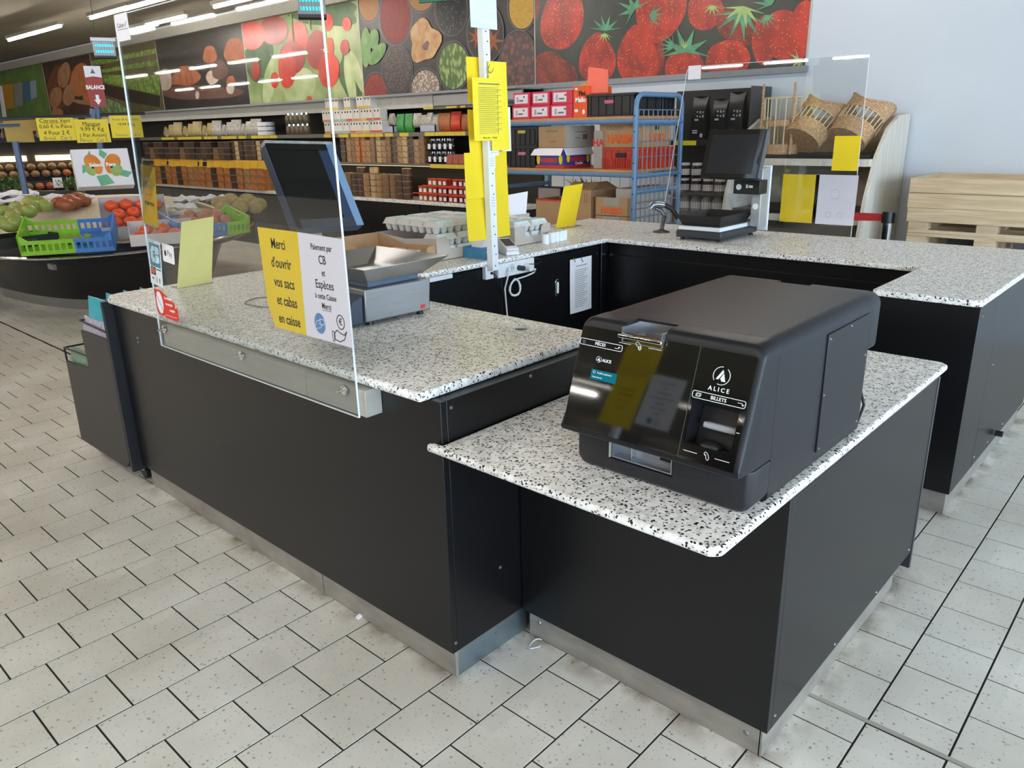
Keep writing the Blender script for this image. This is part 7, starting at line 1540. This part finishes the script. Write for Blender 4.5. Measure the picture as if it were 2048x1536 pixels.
insect_lamp('insect lamp with blue tubes hanging left of the acrylic screen', 186, 76, 231, 116, 9.0, '#39b7e8'); insect_lamp('insect lamp with turquoise tubes at the top edge behind the screen', 594, -22, 651, 36, 5.2, '#3fc4cf')
p0_, p1_ = atd(838, 4, 5.0), atd(906, -2, 5.0)
hs_ = thing('hanging_sign', 'white sign with green border just peeking in at the top edge', 'sign', p0_, 0); obj('board', MB().hexa([p0_, p1_, p1_ + Vector((.01, .01, 0)), p0_ + Vector((.01, .01, 0))], [p0_ + Vector((0, 0, .3)), p1_ + Vector((0, 0, .3)), p1_ + Vector((.01, .01, .3)), p0_ + Vector((.01, .01, .3))]), T['white'], hs_); q0, q1 = p0_ - Vector((.004, .004, 0)), p1_ - Vector((.004, .004, 0)); dz = Vector((0, 0, .018))
obj('green_border', MB().hexa([q0 - dz * .3, q1 - dz * .3, q1 - dz * .3 + Vector((.02, .02, 0)), q0 - dz * .3 + Vector((.02, .02, 0))], [q0 + dz, q1 + dz, q1 + dz + Vector((.02, .02, 0)), q0 + dz + Vector((.02, .02, 0))]), pm('border_green', '#1f6a4a', .5), hs_); obj('wire', MB().cyl(p0_ + Vector((.1, -.1, .3)), p0_ + Vector((.1, -.1, 3.24 - p0_.z)), .003, n=5), T['plastic_black'], hs_)
# ================================================================== NEXT TILL, behind the photographer's left (mirrored in the machine's pane)
n1 = thing('checkout_counter', 'neighbouring black counter outside the picture on the left', 'counter', (-1.2, 2.6, 0)); obj('body', MB().box(-1.6, -.85, 1.3, 3.6, .1, .872), T['black'], n1); obj('plinth', MB().box(-1.57, -.88, 1.33, 3.57, 0, .1), T['kick'], n1)
tag(obj('terrazzo_worktop', MB().box(-1.63, -.82, 1.27, 3.63, .874, .9), T['terrazzo'], None, bev=.006), 'terrazzo slab on the neighbouring counter outside the picture', 'worktop')
n2 = thing('acrylic_screen', 'acrylic screen on the neighbouring counter outside the picture', 'screen', (-.80, 2.2, .8)); obj('sheet', MB().box(-.806, -.80, 1.4, 2.7, .8, 1.95), T['plexi'], n2); obj('batten', MB().box(-.85, -.806, 1.4, 2.7, .79, .868), sb, n2)
FXp = lambda y, z: frm((-.7985, y, z), (0, 1, 0), (0, 0, 1))
n3 = thing('notice_sheet', 'white notice Paiement par CB on the neighbouring screen', 'sign', (-.7985, 1.7, 1.3)); M = FXp(1.965, 1.405); prints('paper', n3, M, T['white'], [rect(0, .21, 0, .297)])
for s, y_ in (('Paiement par', .26), ('CB', .23), ('Uniquement', .20), ('Pas de Paiement en', .17), ('Espèces', .14), ('à cette Caisse', .11), ('Merci', .08)): text(n3, s, .021, T['ink'], M, .105, y_, sx=.85)
prints('icon', n3, M, bpy.data.materials['icon_blue'], [oval(.13, .035, .018)], [], .0006, .001); prints('icon_red', n3, M, T['red'], [], [(oval(.08, .035, .017), .003, True), ([(.07, .023), (.09, .047)], .003, False)], .0006, .001)
n4 = thing('notice_sheet', 'yellow notice on the neighbouring screen outside the picture', 'sign', (-.7985, 1.95, 1.3)); M = FXp(2.19, 1.36); prints('paper', n4, M, T['yellow'], [rect(0, .21, 0, .297)])
for s, y_ in (('Pour Peser', .22), ('demandez', .19), ('à la caisse', .15), ('MERCI', .11)): text(n4, s, .022, T['ink'] if y_ > .16 else T['red'], M, .105, y_)
n5 = thing('upright_post', 'white post with yellow sheets at the neighbouring till outside the picture', 'post', (-1.2, 2.52, .9)); obj('profile', MB().box(-1.22, -1.18, 2.50, 2.54, .9005, 3.24), pw_, n5); obj('sheet', MB().box(-1.175, -1.174, 2.40, 2.66, 1.75, 2.10), T['yellow'], n5)
# ------------------------------------------------------------------ small litter on the floor
sp0 = atz(722, 1233, 0)
tag(obj('paper_scrap', MB().hexa([(sp0.x - .018, sp0.y - .008, .0005), (sp0.x + .018, sp0.y - .004, .0005), (sp0.x + .016, sp0.y + .012, .0005), (sp0.x - .016, sp0.y + .008, .0005)], [(sp0.x - .016, sp0.y - .007, .004), (sp0.x + .016, sp0.y - .003, .009), (sp0.x + .015, sp0.y + .011, .010), (sp0.x - .015, sp0.y + .007, .005)]), T['white'], None), 'small white paper scrap against the plinth of the long counter', 'litter')
st0 = atz(1072, 1290, 0)
tag(obj('plastic_strip', MB().tube([(st0.x + .028 * math.cos(a), st0.y + .016 * math.sin(a), .003 + .003 * math.sin(2 * a)) for a in [i * .4 for i in range(13)]], .0018, 6), T['greywhite'], None), 'curled pale plastic strip on the floor in the corner between the counters', 'litter')
